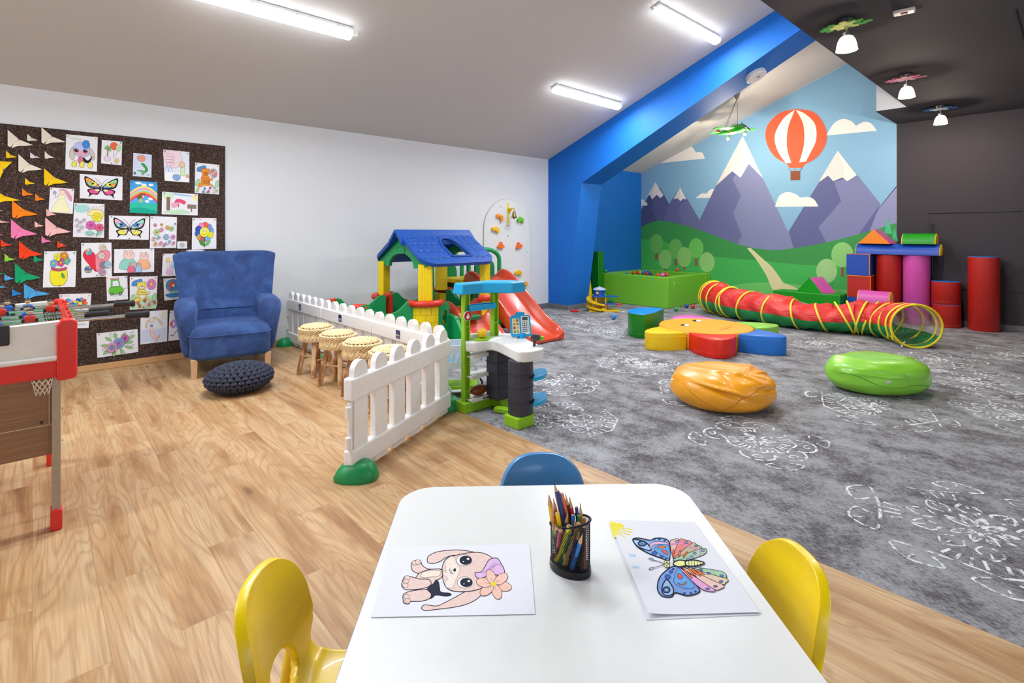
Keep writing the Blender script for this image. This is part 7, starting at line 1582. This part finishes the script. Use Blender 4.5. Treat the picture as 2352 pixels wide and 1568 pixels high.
F('#6fa4e0', [(470, 385), (520, 350), (600, 360), (605, 470), (550, 450), (500, 420)], 4); F('#ee8a4a', crv([(500, 375), (535, 358), (575, 372), (540, 380)], True, 3), 4); F('#e26a6c', [(535, 400), (575, 400), (590, 440), (560, 425)], 4)
for x, y, r in ((472, 425, 24), (535, 455, 16), (577, 470, 10), (470, 303, 9), (517, 302, 9), (563, 313, 9)): F('#3f66b4', ell(x, y, r, r * .7, 12), 4)
fan = [('#f0bcb4', (610, 330), (640, 305), (690, 312), (665, 480)), ('#e98a88', (690, 312), (745, 308), (800, 340), (690, 485)), ('#c8b596', (800, 340), (850, 352), (885, 385), (720, 488)), ('#a9d0ac', (885, 385), (935, 405), (895, 445), (740, 490))]
for c, p0, p1, p2, p3 in fan: F(c, [p0, p1, p2, p3, (640, 480)], 5)
for x, y, an in ((640, 425, 1.5), (695, 430, 1.3), (745, 440, 1.0)): F('#ee7a3c', ell(x, y, 34, 9, 12, rot=-an), 4)
for x, y in ((672, 320), (755, 332), (842, 362), (902, 402), (828, 428), (800, 455), (770, 478)): F('#8fa4dc', ell(x, y, 15, 9, 10), 4)
a.line('#d890c4', crv([(612, 350), (700, 340), (800, 375), (880, 410), (860, 460)], False, 5), 12)
F('#7fa0e0', [(650, 540), (590, 570), (520, 640), (500, 740), (540, 805), (620, 812), (660, 775), (760, 800), (850, 780), (870, 745), (800, 660), (740, 590), (700, 545)])
F('#9cc6ee', [(585, 660), (640, 740), (630, 790), (570, 800), (540, 760), (550, 700)]); F('#5f86cc', ell(580, 750, 30, 26, 14)); F('#a9cdf0', ell(580, 750, 15, 13, 12), 4); F('#6fa8e6', [(660, 600), (690, 555), (740, 620), (830, 720), (760, 740), (650, 690)], 4)
F('#e2605c', [(685, 605), (725, 635), (705, 655), (680, 640)], 4); F('#ee8a4a', crv([(680, 690), (720, 700), (760, 680), (740, 705), (700, 705)], True, 3), 4)
for x, y, r in ((590, 635, 26), (618, 592, 16), (638, 568, 10), (738, 782, 10), (795, 780, 9), (835, 765, 8)): F('#3f66b4', ell(x, y, r, r * .8, 12), 4)
fan = [('#e6a8d6', (700, 560), (870, 730), (940, 762), (1000, 745)), ('#f2c8bc', (720, 550), (1000, 745), (1050, 745), (1068, 700)), ('#e6cdb0', (740, 545), (1068, 700), (1100, 690), (1098, 645)), ('#a9d0ac', (770, 545), (1098, 645), (1090, 600), (1000, 575))]
for c, p0, p1, p2, p3 in fan: F(c, [p0, ((p0[0] + p1[0]) / 2, (p0[1] + p1[1]) / 2 + 5), p1, p2, p3], 5)
for x, y, an in ((770, 610, .8), (805, 595, .8), (840, 600, .6), (870, 592, .5)): F('#ee7a3c', ell(x, y, 55, 9, 12, rot=an), 4)
for x, y in ((943, 742), (1012, 720), (1062, 678), (1066, 628), (950, 605), (880, 575), (820, 552)): F('#5f7fd0', ell(x, y, 17, 10, 10), 4)
F('#f0efa0', [(640, 515), (690, 490), (750, 500), (750, 535), (690, 548), (650, 535)]); F('#f0efa0', [(750, 500), (830, 490), (915, 515), (840, 540), (760, 540)])
for x in (775, 800, 825, 850, 875): a.line(DK, [(x, 496), (x + 4, 538)], 5)
for y in (508, 538): F('#f0efa0', ell(582, y, 24, 15, 12), 5); F('#3a3a50', ell(582, y, 7, 5, 8), 2)
for s_, yy in ((-1, 515), (1, 535)): a.line(DK, crv([(560, 523), (500, 523 + s_ * 25), (440, 523 + s_ * 35), (425, 523 + s_ * 50), (455, 523 + s_ * 48), (470, 523 + s_ * 36)], False, 5), 5)
a.obj('butterfly_picture', s2)
